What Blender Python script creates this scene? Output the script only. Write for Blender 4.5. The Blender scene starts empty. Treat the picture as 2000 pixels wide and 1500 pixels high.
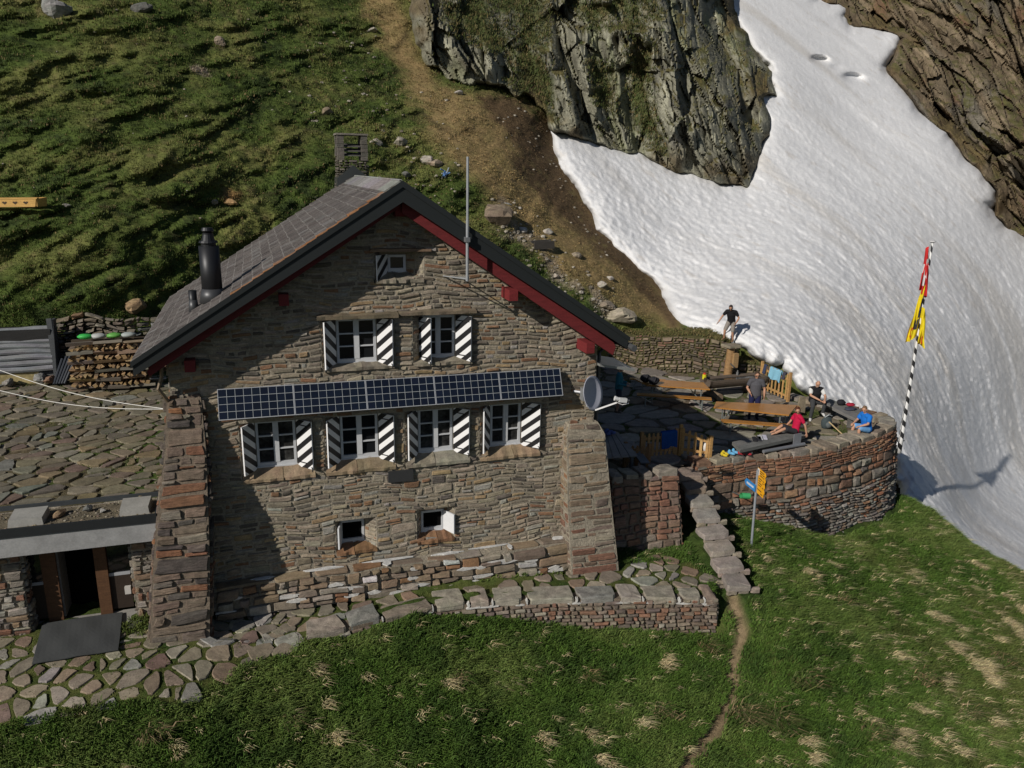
import bpy, bmesh, math, random
import numpy as np
from mathutils import Vector, Matrix, Euler
R = math.radians
random.seed(7); rng = np.random.default_rng(7)
scene = bpy.context.scene
COL = scene.collection

# ------------------------------------------------------------------ camera, sky, sun, exposure
F, W2, H2 = 1525.0, 1000.0, 750.0                  # focal length and centre in photo pixels (2000 x 1500)
YAW, PITCH, ROLL = R(18.2467), R(15.2928), R(-1.1441)
CAM = np.array([0.0, -17.0, 8.4])
_f = np.array([math.sin(YAW)*math.cos(PITCH), math.cos(YAW)*math.cos(PITCH), -math.sin(PITCH)])
_r = np.array([math.cos(YAW), -math.sin(YAW), 0.0]); _d = np.cross(_f, _r)
_r2 = math.cos(ROLL)*_r + math.sin(ROLL)*_d; _d2 = np.cross(_f, _r2)
cam = bpy.data.cameras.new('camera'); camo = bpy.data.objects.new('camera', cam); COL.objects.link(camo)
cam.sensor_width = 36; cam.lens = F/2000*36; cam.clip_start = 0.1; cam.clip_end = 1000
camo.matrix_world = Matrix(((_r2[0], -_d2[0], -_f[0], CAM[0]), (_r2[1], -_d2[1], -_f[1], CAM[1]),
                            (_r2[2], -_d2[2], -_f[2], CAM[2]), (0, 0, 0, 1)))
scene.camera = camo
SUN = Vector((-1.78, -1.0, 1.21)).normalized()      # towards the sun
world = bpy.data.worlds.new('World'); scene.world = world; world.use_nodes = True
_nt = world.node_tree; _sky = _nt.nodes.new('ShaderNodeTexSky'); _sky.sky_type = 'NISHITA'; _sky.sun_disc = False
_sky.sun_elevation = math.asin(SUN.z); _sky.sun_rotation = math.atan2(SUN.x, SUN.y); _sky.altitude = 2000
_nt.links.new(_sky.outputs[0], _nt.nodes['Background'].inputs[0]); _nt.nodes['Background'].inputs[1].default_value = 0.05
_sl = bpy.data.lights.new('sun', 'SUN'); _sl.energy = 4.6; _sl.angle = R(0.5); _sl.color = (1.0, 0.94, 0.85)
_so = bpy.data.objects.new('sun', _sl); COL.objects.link(_so); _so.rotation_euler = SUN.to_track_quat('Z', 'Y').to_euler()
scene.view_settings.view_transform = 'Standard'; scene.view_settings.look = 'None'
scene.view_settings.exposure = -0.1; scene.view_settings.gamma = 1.0

# ------------------------------------------------------------------ helpers
def ray(x, y): return (x-W2)/F*_r2 + (y-H2)/F*_d2 + _f
def at(x, y, ax, val):                              # point where a photo sight line meets a plane x/y/z = val
    v = ray(x, y); return Vector(CAM + v*((val-CAM[ax])/v[ax]))
def dist(x, y, d): return Vector(CAM + ray(x, y)*d)
def tag(o, label=None, cat=None, group=None, kind=None):
    if label: o['label'] = label
    if cat: o['category'] = cat
    if group: o['group'] = group
    if kind: o['kind'] = kind
    return o
def empty(name, loc, label=None, cat=None, group=None, rz=0):
    o = bpy.data.objects.new(name, None); COL.objects.link(o); o.location = loc; o.rotation_euler = (0, 0, rz)
    o.empty_display_size = .1
    return tag(o, label, cat, group)
def copy_tree(o, parent=None):
    c = o.copy(); COL.objects.link(c)
    if parent: c.parent = parent; c.matrix_parent_inverse = o.matrix_parent_inverse.copy()
    for ch in list(o.children): copy_tree(ch, c)
    return c
def U(a, b): return random.uniform(a, b)
def jit(c, a=.12):
    k = 1+U(-a, a); return tuple(max(.002, x*k*(1+U(-a, a)*.3)) for x in c[:3])

def _hash(ix, iy, iz, seed):
    h = (ix.astype(np.int64)*374761393 + iy.astype(np.int64)*668265263 + iz.astype(np.int64)*2147483647 + seed*974711) & 0xffffffff
    h = ((h ^ (h >> 13))*1274126177) & 0xffffffff
    h = ((h ^ (h >> 16))*2246822519) & 0xffffffff
    return ((h ^ (h >> 15)) & 0xffffff)/float(0xffffff)
def vnoise(x, y, z=None, seed=0):
    if z is None: z = np.zeros_like(x)
    i, j, k = np.floor(x), np.floor(y), np.floor(z); a, b, c = x-i, y-j, z-k
    a, b, c = a*a*(3-2*a), b*b*(3-2*b), c*c*(3-2*c)
    r = 0
    for di in (0, 1):
        for dj in (0, 1):
            for dk in ((0, 1) if np.any(c) else (0,)):
                w = (a if di else 1-a)*(b if dj else 1-b)*(c if dk else 1-c)
                r = r + w*_hash(i+di, j+dj, k+dk, seed)
    return r*2-1
def fbm(x, y, z=None, o=4, seed=0):
    r = 0; s = 1; t = 0
    for q in range(o):
        f = 2.03**q
        r = r + s*vnoise(x*f, y*f, None if z is None else z*f, seed+q*17); t += s; s *= .5
    return r/t
def worley(x, y, seed=0, tilt=0.0):                          # random value per cell, distance to the cell border
    i, j = np.floor(x), np.floor(y); d1 = np.full(x.shape, 9.); d2 = np.full(x.shape, 9.); v = np.zeros(x.shape); z = np.zeros_like(x)
    for a in (-1, 0, 1):
        for b in (-1, 0, 1):
            px = i+a+_hash(i+a, j+b, z, seed); py = j+b+_hash(i+a, j+b, z, seed+5)
            d = np.hypot(px-x, py-y); n = d < d1
            t_ = (x-px)*(_hash(i+a, j+b, z, seed+12)-.5)+(y-py)*(_hash(i+a, j+b, z, seed+15)-.5)
            d2 = np.where(n, d1, np.minimum(d2, d)); v = np.where(n, _hash(i+a, j+b, z, seed+9)+tilt*t_, v); d1 = np.where(n, d, d1)
    return v, d2-d1
class RBF:                                          # thin plate through given points
    def __init__(s, pts, vals, sc=1.0):
        s.p = np.array(pts, float)/sc; s.sc = sc; n = len(s.p)
        K = s.k(s.p); P = np.c_[np.ones(n), s.p]
        A = np.zeros((n+3, n+3)); A[:n, :n] = K+np.eye(n)*1e-4; A[:n, n:] = P; A[n:, :n] = P.T
        s.w = np.linalg.solve(A, np.r_[np.array(vals, float), 0, 0, 0])
    def k(s, q):
        d = ((q[:, None, :]-s.p[None])**2).sum(-1); return .5*d*np.log(d+1e-12)
    def __call__(s, x, y):
        x = np.asarray(x, float); sh = x.shape; q = np.c_[x.ravel(), np.asarray(y, float).ravel()]/s.sc
        out = np.empty(len(q))
        for a in range(0, len(q), 60000):
            b = q[a:a+60000]; out[a:a+60000] = s.k(b)@s.w[:-3] + s.w[-3] + b@s.w[-2:]
        return out.reshape(sh)
def sdist(x, y, poly):                              # signed distance to a polygon, positive inside
    x = np.asarray(x, float); y = np.asarray(y, float)
    d = np.full(x.shape, 1e9); ins = np.zeros(x.shape, bool); n = len(poly)
    for i in range(n):
        ax, ay = poly[i]; bx, by = poly[(i+1) % n]; ex, ey = bx-ax, by-ay
        t = np.clip(((x-ax)*ex+(y-ay)*ey)/(ex*ex+ey*ey+1e-12), 0, 1)
        d = np.minimum(d, np.hypot(x-ax-t*ex, y-ay-t*ey))
        c = ((ay > y) != (by > y)); 
        with np.errstate(divide='ignore', invalid='ignore'):
            ins ^= c & (x < (bx-ax)*(y-ay)/((by-ay) if by != ay else 1e-9)+ax)
    return np.where(ins, d, -d)
def ss(a, b, x):
    t = np.clip((x-a)/(b-a), 0, 1); return t*t*(3-2*t)
def mix(a, b, t): return a*(1-t[..., None])+np.asarray(b)*t[..., None]
def linedist(x, y, pts):
    d = np.full(np.shape(x), 1e9); s = np.zeros(np.shape(x))
    for (ax, ay), (bx, by) in zip(pts[:-1], pts[1:]):
        ex, ey = bx-ax, by-ay; t = np.clip(((x-ax)*ex+(y-ay)*ey)/(ex*ex+ey*ey), 0, 1)
        q = np.hypot(x-ax-t*ex, y-ay-t*ey); m = q < d; d = np.where(m, q, d)
        s = np.where(m, np.sign(ex*(y-ay)-ey*(x-ax)), s)
    return d, s

# ------------------------------------------------------------------ materials
MATS = {}
def mat(name, col=(.5, .5, .5), rough=.85, attr=False, n=(), bump=(), spec=.3, metal=0.0, coat=0.0):
    """n: (scale, amount) value noises; bump: (scale, strength, distance) noises; scales may be 3-tuples (stretched)"""
    if name in MATS: return MATS[name]
    m = bpy.data.materials.new(name); m.use_nodes = True; nt = m.node_tree; L = nt.links.new
    p = nt.nodes['Principled BSDF']; p.inputs['Roughness'].default_value = rough; p.inputs['Specular IOR Level'].default_value = spec
    p.inputs['Metallic'].default_value = metal; p.inputs['Coat Weight'].default_value = coat
    tc = nt.nodes.new('ShaderNodeTexCoord')
    def noise(sc, det=5):
        t = nt.nodes.new('ShaderNodeTexNoise'); t.inputs['Detail'].default_value = det; t.inputs['Roughness'].default_value = .6
        if isinstance(sc, tuple):
            mp = nt.nodes.new('ShaderNodeMapping'); mp.inputs['Scale'].default_value = sc; L(tc.outputs['Object'], mp.inputs[0]); L(mp.outputs[0], t.inputs[0]); t.inputs['Scale'].default_value = 1
        else:
            L(tc.outputs['Object'], t.inputs[0]); t.inputs['Scale'].default_value = sc
        return t
    if attr:
        a = nt.nodes.new('ShaderNodeAttribute'); a.attribute_name = 'Col'; cur = a.outputs['Color']
    else:
        a = nt.nodes.new('ShaderNodeRGB'); a.outputs[0].default_value = (*col, 1); cur = a.outputs[0]
    for sc, am in n:
        t = noise(sc); mr = nt.nodes.new('ShaderNodeMapRange'); mr.inputs[1].default_value = .25; mr.inputs[2].default_value = .75
        mr.inputs[3].default_value = 1-am; mr.inputs[4].default_value = 1+am; L(t.outputs[0], mr.inputs[0])
        v = nt.nodes.new('ShaderNodeVectorMath'); v.operation = 'SCALE'; L(cur, v.inputs[0]); L(mr.outputs[0], v.inputs['Scale']); cur = v.outputs[0]
    L(cur, p.inputs['Base Color']); prev = None
    for sc, st, di in bump:
        t = noise(sc, 8); b = nt.nodes.new('ShaderNodeBump'); b.inputs['Strength'].default_value = st; b.inputs['Distance'].default_value = di
        L(t.outputs[0], b.inputs['Height'])
        if prev: L(prev, b.inputs['Normal'])
        prev = b.outputs[0]
    if prev: L(prev, p.inputs['Normal'])
    MATS[name] = m; return m
stoneM = mat('rubble_stone', attr=True, n=((6, .3), ((5, 5, 38), .38), (55, .3)), bump=(((5, 5, 34), .6, .03), (16, .5, .02), (75, .5, .01)), rough=.9)
slabM = mat('flag_stone', attr=True, n=((5, .3), (35, .3)), bump=((9, .5, .02), (60, .5, .008)), rough=.85)
mortarM = mat('mortar', (.25, .22, .172), n=((2.5, .35), (22, .4)), bump=((18, .9, .03), (80, .6, .01)), rough=.95)
earthM = mat('earth_and_turf', attr=True, n=((6, .35), (40, .45)), bump=((8, .6, .06), (45, .8, .03)), rough=1, spec=.1)
rockM = mat('schist', attr=True, n=((1.2, .35), (9, .4), (50, .3)), bump=((3, .7, .12), (16, .8, .04)), rough=.9, spec=.25)
grassM = mat('grass_blades', attr=True, rough=.7, spec=.2)
snowM = mat('old_snow', attr=True, n=((.8, .04), (7, .06)), bump=((5, .45, .06), (18, .4, .03)), rough=.6, spec=.3)
woodM = mat('wood', attr=True, n=(((4, 4, 30), .25), (30, .2)), bump=((40, .3, .006),), rough=.7)
paintM = mat('paint', attr=True, n=((12, .06),), rough=.5)
metalM = mat('dull_metal', attr=True, n=((8, .1),), rough=.45, metal=.4, spec=.5)
slateM = mat('slate', attr=True, n=((3, .25), ((30, 4, 30), .35)), bump=((40, .4, .006),), rough=.75)
def add_streaks(m, sc, lo, hi, col):
    nt = m.node_tree; L = nt.links.new; p = nt.nodes['Principled BSDF']; old = p.inputs['Base Color'].links[0].from_socket
    tc = nt.nodes.new('ShaderNodeTexCoord'); mp = nt.nodes.new('ShaderNodeMapping'); mp.inputs['Scale'].default_value = sc; t = nt.nodes.new('ShaderNodeTexNoise'); t.inputs['Scale'].default_value = 1; t.inputs['Detail'].default_value = 6
    L(tc.outputs['Object'], mp.inputs[0]); L(mp.outputs[0], t.inputs[0]); r = nt.nodes.new('ShaderNodeMapRange'); r.inputs[1].default_value = lo; r.inputs[2].default_value = hi; r.inputs[4].default_value = .8; L(t.outputs[0], r.inputs[0])
    mx = nt.nodes.new('ShaderNodeMix'); mx.data_type = 'RGBA'; L(r.outputs[0], mx.inputs[0]); L(old, mx.inputs[6]); mx.inputs[7].default_value = (*col, 1); L(mx.outputs[2], p.inputs['Base Color'])
add_streaks(slateM, (2.2, 26, 2.2), .53, .72, (.27, .26, .25))
clothM = mat('cloth', attr=True, n=((25, .12),), bump=((30, .3, .01),), rough=.9, spec=.1)
skinM = mat('skin', (.42, .23, .15), n=((20, .1),), rough=.55)
darkM = mat('dark_opening', (.006, .006, .006), rough=1, spec=0)
glassM2 = mat('window_glass_reflection_and_curtain', (.035, .035, .034), n=((3.5, .9), (11, .6)), rough=.06, spec=.6)  # pale noise in the base colour paints reflections along with curtain and interior tones
glassM = mat('window_glass', (.012, .013, .015), rough=.06, spec=.6)

# ------------------------------------------------------------------ mesh building
def np_mesh(name, V, faces, cols=None, m=None, parent=None, smooth=False):
    me = bpy.data.meshes.new(name); V = np.ascontiguousarray(V, np.float32)
    faces = [np.asarray(f, np.int32) for f in (faces if isinstance(faces, list) else [faces]) if len(f)]
    me.vertices.add(len(V)); me.vertices.foreach_set('co', V.ravel())
    li = np.concatenate([f.ravel() for f in faces]); tot = np.concatenate([np.full(len(f), f.shape[1], np.int32) for f in faces])
    me.loops.add(len(li)); me.loops.foreach_set('vertex_index', li); me.polygons.add(len(tot))
    st = np.zeros(len(tot), np.int32); st[1:] = np.cumsum(tot)[:-1]; me.polygons.foreach_set('loop_start', st)
    me.polygons.foreach_set('use_smooth', np.full(len(tot), smooth)); me.update(calc_edges=True)
    if cols is not None:
        a = me.color_attributes.new('Col', 'FLOAT_COLOR', 'POINT'); a.data.foreach_set('color', np.c_[cols, np.ones(len(V))].astype(np.float32).ravel())
    if m: me.materials.append(m)
    o = bpy.data.objects.new(name, me); COL.objects.link(o)
    if parent: o.parent = parent; o.matrix_parent_inverse = parent_inv(parent)
    return o
def wmat(o):
    M = Matrix.LocRotScale(o.location, o.rotation_euler, o.scale)
    return wmat(o.parent) @ o.matrix_parent_inverse @ M if o.parent else M
def parent_inv(p): return wmat(p).inverted()        # geometry is given in world coordinates: undo the parents' transforms
def ident(nx, ny):
    a = np.arange(nx*ny).reshape(ny, nx); return np.stack([a[:-1, :-1], a[:-1, 1:], a[1:, 1:], a[1:, :-1]], -1).reshape(-1, 4)
class MB:
    def __init__(s): s.v, s.f, s.c, s.X = [], [], [], None
    def add(s, vs, fs, col, cols=None):
        o = len(s.v); X = s.X
        s.v += [(X @ Vector(p)) if X else Vector(p) for p in vs]; s.f += [tuple(i+o for i in f) for f in fs]
        s.c += list(cols) if cols else [col]*len(vs)
    def hexa(s, b, t, col):                         # bottom and top quads
        s.add(list(b)+list(t), [(3, 2, 1, 0), (4, 5, 6, 7), (0, 1, 5, 4), (1, 2, 6, 5), (2, 3, 7, 6), (3, 0, 4, 7)], col)
    def box(s, lo, hi, col, M=None):
        x0, y0, z0 = lo; x1, y1, z1 = hi
        vs = [Vector(p) for p in ((x0, y0, z0), (x1, y0, z0), (x1, y1, z0), (x0, y1, z0), (x0, y0, z1), (x1, y0, z1), (x1, y1, z1), (x0, y1, z1))]
        if M: vs = [M @ p for p in vs]
        s.hexa(vs[:4], vs[4:], col)
    def bar(s, a, b, w, h, col, up=(0, 0, 1)):      # beam from a to b, w across, h along 'up'
        a, b = Vector(a), Vector(b); t = (b-a).normalized(); sd = t.cross(Vector(up)).normalized(); n = sd.cross(t).normalized()
        q = [sd*(-w/2)+n*(-h/2), sd*(w/2)+n*(-h/2), sd*(w/2)+n*(h/2), sd*(-w/2)+n*(h/2)]
        s.hexa([a+p for p in q], [b+p for p in q], col)
    def tube(s, pts, r, col, n=8, cap=True, rs=None):
        pts = [Vector(p) for p in pts]; rings = []; ref = None
        for i, p in enumerate(pts):
            t = (pts[min(i+1, len(pts)-1)]-pts[max(i-1, 0)]).normalized()
            if ref is None: ref = Vector((0, 0, 1)) if abs(t.z) < .9 else Vector((1, 0, 0))
            a = t.cross(ref).normalized(); b = t.cross(a).normalized(); rr = rs[i] if rs else r; ref = a.cross(t)
            rings.append([p+(a*math.cos(2*math.pi*k/n)+b*math.sin(2*math.pi*k/n))*rr for k in range(n)])
        vs = [q for g in rings for q in g]; fs = []
        for i in range(len(pts)-1):
            for k in range(n): fs.append((i*n+k, i*n+(k+1) % n, (i+1)*n+(k+1) % n, (i+1)*n+k))
        if cap: fs += [tuple(range(n))[::-1], tuple((len(pts)-1)*n+k for k in range(n))]
        s.add(vs, fs, col)
    def prism(s, poly, ext, col):                   # 3-D polygon extruded by a vector
        ext = Vector(ext); p = [Vector(q) for q in poly]; n = len(p)
        s.add(p+[q+ext for q in p], [tuple(range(n))[::-1], tuple(range(n, 2*n))]+[(i, (i+1) % n, (i+1) % n+n, i+n) for i in range(n)], col)
    def ball(s, c, r, col, n=8, sc=(1, 1, 1), rough=0):
        c = Vector(c); vs = [c+Vector((0, 0, -r*sc[2]))]; fs = []; m = max(3, n//2)
        for i in range(1, m):
            th = math.pi*i/m
            for k in range(n):
                ph = 2*math.pi*k/n; q = 1+U(-rough, rough)
                vs.append(c+Vector((math.sin(th)*math.cos(ph)*r*sc[0]*q, math.sin(th)*math.sin(ph)*r*sc[1]*q, -math.cos(th)*r*sc[2]*q)))
        vs.append(c+Vector((0, 0, r*sc[2]))); e = len(vs)-1
        for k in range(n):
            fs.append((0, 1+(k+1) % n, 1+k)); fs.append((e, 1+(m-2)*n+k, 1+(m-2)*n+(k+1) % n))
            for i in range(m-2): fs.append((1+i*n+k, 1+i*n+(k+1) % n, 1+(i+1)*n+(k+1) % n, 1+(i+1)*n+k))
        s.add(vs, fs, col)
    def stone(s, f, ua, ub, va, vb, col, depth, n=10, base=-.03, pw=.42, jt=.09, rot=0.0, bev=.011):
        """a broken block: uneven quadrilateral outline with chipped edges, narrow bevel, roughly flat tilted face"""
        cu, cv, hu, hv = (ua+ub)/2, (va+vb)/2, (ub-ua)/2, (vb-va)/2; out = []; m = min(hu, hv)
        cn = [(sx*(hu-U(0, 2.2)*jt*m*1.6), sy*(hv-U(0, 2.2)*jt*m)) for sx, sy in ((-1, -1), (1, -1), (1, 1), (-1, 1))]
        for i in range(4):
            p, q = cn[i], cn[(i+1) % 4]; L_ = math.hypot(q[0]-p[0], q[1]-p[1]); nx, ny = (q[1]-p[1])/L_, -(q[0]-p[0])/L_; k = 3 if L_ > 3*m else 2
            for j in range(k):
                t = (j+(U(.06, .2) if j == 0 else U(-.12, .12)))/k; e = U(-.16, .05)*m*jt*6 if j else U(-.12, .0)*m*jt*6
                out.append((p[0]+(q[0]-p[0])*t+nx*e, p[1]+(q[1]-p[1])*t+ny*e+rot*(p[0]+(q[0]-p[0])*t)))
            if U(0, 1) < .7: t = U(.86, .96); out.append((p[0]+(q[0]-p[0])*t, p[1]+(q[1]-p[1])*t+rot*(p[0]+(q[0]-p[0])*t)))
        n = len(out); tl = U(-.5, .5), U(-.6, .6); vs = []; cs = []; ku, kv = max(.55, 1-bev*U(.6, 1.8)/hu), max(.55, 1-bev*U(.6, 1.8)/hv); ri = [U(-.12, .12) for _ in out]
        for r_, (su, sv, w) in enumerate(((1, 1, base), (.995, .995, depth*.55), (ku, kv, depth))):
            for i, (a, b) in enumerate(out):
                ww = w*(1+(tl[0]*a/hu+tl[1]*b/hv)*.5+ri[i]) if w > 0 else w
                vs.append(f(cu+a*su, cv+b*sv, ww)); cs.append(jit(col, .09))
        c0 = (U(-.35, .35), U(-.35, .35)); c1 = (c0[0]+U(-.5, .5)*.6, c0[1]*.2)
        vs.append(f(cu+c0[0]*hu, cv+c0[1]*hv, depth*(1.02+(tl[0]*c0[0]+tl[1]*c0[1])*.5+U(-.12, .3)))); cs.append(jit(col, .1)); fs = []
        for k in range(n):
            k2 = (k+1) % n
            fs += [(k, k2, n+k2, n+k), (n+k, n+k2, 2*n+k2, 2*n+k), (2*n+k, 2*n+k2, 3*n)]
        s.add(vs, fs, None, cs)
    def build(s, name, m, parent=None, smooth=False):
        me = bpy.data.meshes.new(name); me.from_pydata([tuple(p) for p in s.v], [], s.f)
        a = me.color_attributes.new('Col', 'FLOAT_COLOR', 'POINT'); a.data.foreach_set('color', [q for c in s.c for q in (c[0], c[1], c[2], 1.)])
        me.materials.append(m)
        if smooth: me.polygons.foreach_set('use_smooth', [True]*len(me.polygons))
        bm = bmesh.new(); bm.from_mesh(me); bmesh.ops.recalc_face_normals(bm, faces=bm.faces); bm.to_mesh(me); bm.free()
        o = bpy.data.objects.new(name, me); COL.objects.link(o)
        if parent: o.parent = parent; o.matrix_parent_inverse = parent_inv(parent)
        return o
def masonry(mb, f, v0, v1, ivals, pal, hr=(.09, .17), lr=(.2, .55), depth=(.02, .05), gap=.014, wob=.02, n=10, bev=.011):
    """uncoursed rubble: bands cut into blocks, blocks split again and again into stones of uneven size"""
    k1 = U(0, 6); v = v0
    g = lambda u, vv, w: f(u, vv+wob*math.sin(u*1.9+k1+vv*2)+wob*.6*math.sin(u*4.3+vv*3), w)
    def split(u0, u1, a, b):
        w, h = u1-u0, b-a
        if h > hr[1]*1.15 or (h > hr[0]*2 and U(0, 1) < .5): m_ = a+h*U(.3, .7); split(u0, u1, a, m_); split(u0, u1, m_, b); return
        lim = lr[1]*U(.55, 1.1)*(.55+.6*h/hr[1])
        if w > lim and w > lr[0]*1.2: m_ = u0+w*U(.3, .7) if w < 2*lim else u0+lim; split(u0, m_, a, b); split(m_, u1, a, b); return
        q = U(.4, 1.5)*gap; mb.stone(g, u0+q, u1-q, a+gap*U(.4, 1.2), b-gap*U(.4, 1.2), jit(pal((u0+u1)/2, (a+b)/2)), U(*depth), n, -.03, U(.3, .62), U(.08, .2), U(-.05, .05), bev)
    while v < v1-.02:
        h = min(hr[1]*U(1.3, 2.6), v1-v)
        if v1-(v+h) < hr[0]: h = v1-v
        iv = ivals(v+h/2); k = max(1, round(h/.1)); al = [ivals(v+h*(j+.5)/k) for j in range(k)]
        if all(len(q) == len(iv) and all(abs(p[0]-r_[0])+abs(p[1]-r_[1]) < .02 for p, r_ in zip(q, iv)) for q in al): rows = [(v, v+h, iv)]
        else: rows = [(v+h*j/k, v+h*(j+1)/k, q) for j, q in enumerate(al)]
        for (a, b, q) in rows:
            for (u0, u1) in q:
                u = u0
                while u < u1-.02:
                    l = lr[1]*U(.8, 2.0)
                    if u+l > u1-lr[0]: l = u1-u
                    split(u, u+l, a, b); u += l
        v += h
def clip(poly, a, b, c):                            # keep a*x+b*y <= c
    out = []
    for i in range(len(poly)):
        p, q = poly[i], poly[(i+1) % len(poly)]; dp, dq = a*p[0]+b*p[1]-c, a*q[0]+b*q[1]-c
        if dp <= 0: out.append(p)
        if dp*dq < 0:
            t = dp/(dp-dq); out.append((p[0]+(q[0]-p[0])*t, p[1]+(q[1]-p[1])*t))
    return out
def inpoly(x, y, poly):
    ins = False; j = len(poly)-1
    for i in range(len(poly)):
        if (poly[i][1] > y) != (poly[j][1] > y) and x < (poly[j][0]-poly[i][0])*(y-poly[i][1])/(poly[j][1]-poly[i][1])+poly[i][0]: ins = not ins
        j = i
    return ins
def flags(mb, poly, size, zf, pal, gap=.03, th=.05, keep=1.0, asp=1.0, rot=0, shrink=0.0, inset=.05):
    """irregular paving slabs over a polygon: shrunk Voronoi cells with bevelled rims"""
    ca, sa = math.cos(rot), math.sin(rot)
    fw = lambda p: ((p[0]*ca+p[1]*sa)/asp, -p[0]*sa+p[1]*ca); bw = lambda p: (p[0]*asp*ca-p[1]*sa, p[0]*asp*sa+p[1]*ca)
    q = [fw(p) for p in poly]; x0, x1 = min(p[0] for p in q), max(p[0] for p in q); y0, y1 = min(p[1] for p in q), max(p[1] for p in q)
    seeds = []; j = -1; y = y0-size
    while y < y1+size:
        x = x0-size+(j % 2)*size/2
        while x < x1+size: (seeds.append((x+U(-.55, .55)*size, y+U(-.55, .55)*size)) if U(0, 1) > .13 else None); x += size*U(.75, 1.2)
        y += size*.9; j += 1
    for s in seeds:
        if not inpoly(*s, q) or U(0, 1) > keep: continue
        g = gap*U(.6, 1.8)+shrink*U(0, 1)
        cell = [(s[0]+size*1.05*math.cos(R(k*36+9)), s[1]+size*1.05*math.sin(R(k*36+9))) for k in range(10)]
        for t in seeds:
            dx, dy = t[0]-s[0], t[1]-s[1]; d = math.hypot(dx, dy)
            if 0 < d < size*3.2: cell = clip(cell, dx/d, dy/d, (dx*(s[0]+t[0])/2+dy*(s[1]+t[1])/2)/d-g)
        cell = [p for i_, p in enumerate(cell) if math.hypot(p[0]-cell[i_-1][0], p[1]-cell[i_-1][1]) > size*.06]
        if len(cell) < 3 or (max(p[0] for p in cell)-min(p[0] for p in cell)) < size*.25: continue
        out = []                                     # roughen: cut corners, jitter
        for i in range(len(cell)):
            p, r_ = cell[i], cell[(i+1) % len(cell)]
            for t in (.18, .5, .82): out.append((p[0]+(r_[0]-p[0])*t+U(-.04, .04)*size, p[1]+(r_[1]-p[1])*t+U(-.04, .04)*size))
        cx = sum(p[0] for p in out)/len(out); cy = sum(p[1] for p in out)/len(out); n = len(out); c = jit(pal(*bw((cx, cy))), .15)
        tx, ty, dz = U(-.03, .03), U(-.03, .03), U(-.012, .015); vs = []; cs = []
        for sc, w in ((1.0, -.04), (1.0, th*.6), (1-inset, th)):
            for p in out:
                a = cx+(p[0]-cx)*sc, cy+(p[1]-cy)*sc; b = bw(a); vs.append((b[0], b[1], zf(*b)+w+(dz+tx*(a[0]-cx)+ty*(a[1]-cy) if w > 0 else 0))); cs.append(jit(c, .08))
        b = bw((cx, cy)); vs.append((b[0], b[1], zf(*b)+th+dz)); cs.append(c); fs = []
        for k in range(n):
            k2 = (k+1) % n; fs += [(k, k2, n+k2, n+k), (n+k, n+k2, 2*n+k2, 2*n+k), (2*n+k, 2*n+k2, 3*n)]
        mb.add(vs, fs, None, cs)
def pick(*cw):
    t = U(0, sum(w for _, w in cw))
    for c, w in cw:
        t -= w
        if t <= 0: return c
    return cw[-1][0]

# ------------------------------------------------------------------ terrain: hillside, cliffs, snow, meadow
SNOW = [(1405, -80), (1421, 0), (1430, 30), (1451, 57), (1472, 99), (1499, 126), (1508, 168), (1515, 188), (1494, 187), (1475, 181), (1484, 210), (1497, 234), (1496, 264), (1481, 279), (1472, 315), (1457, 360),
        (1416, 356), (1380, 340), (1348, 330), (1324, 332), (1288, 312), (1252, 294), (1216, 296), (1180, 280), (1120, 260), (1072, 253), (1088, 296), (1100, 320), (1120, 352), (1136, 372), (1152, 408),
        (1164, 424), (1166, 448), (1196, 476), (1200, 488), (1244, 524), (1284, 556), (1304, 600), (1320, 626), (1340, 642), (1360, 649), (1406, 655), (1436, 669), (1463, 682), (1486, 700), (1504, 714), (1527, 714),
        (1540, 733), (1554, 742), (1570, 762), (1600, 785), (1640, 800), (1690, 835), (1740, 880), (1765, 960), (1772, 1010), (1850, 1070), (1950, 1150), (2050, 1220), (2200, 1330), (2900, 1600),
        (2900, 700), (2200, 540), (2000, 465), (1964, 447), (1940, 423), (1932, 404), (1943, 396), (1944, 372), (1910, 333), (1880, 309), (1844, 258), (1796, 222), (1760, 171), (1733, 144), (1728, 129), (1754, 93), (1757, 70),
        (1730, 66), (1700, 54), (1661, 50), (1640, 34), (1649, 18), (1625, 9), (1598, 0), (1560, -80)]
_sd = {(1440, 672): 33, (1540, 728): 32.2, (1606, 781): 32.4, (1704, 805): 34, (1740, 812): 35, (1788, 972): 32, (1850, 968): 34.8, (1900, 958): 39.5, (2000, 1117): 31.5, (2000, 960): 44.5, (2300, 1300): 31, (1600, 500): 43, (1900, 700): 45, (2400, 900): 58, (2400, 600): 57,
       (1300, 590): 38, (1170, 440): 42, (1085, 270): 48, (1250, 297): 50, (1450, 358): 50, (1505, 188): 58, (1430, 20): 68, (1650, 20): 76, (1757, 75): 73, (1730, 144): 68, (1844, 258): 62, (1944, 385): 58, (2000, 465): 57, (1700, 300): 57, (1500, -80): 80}
snowD = RBF(list(_sd), [math.log(v) for v in _sd.values()], 1000)
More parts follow.
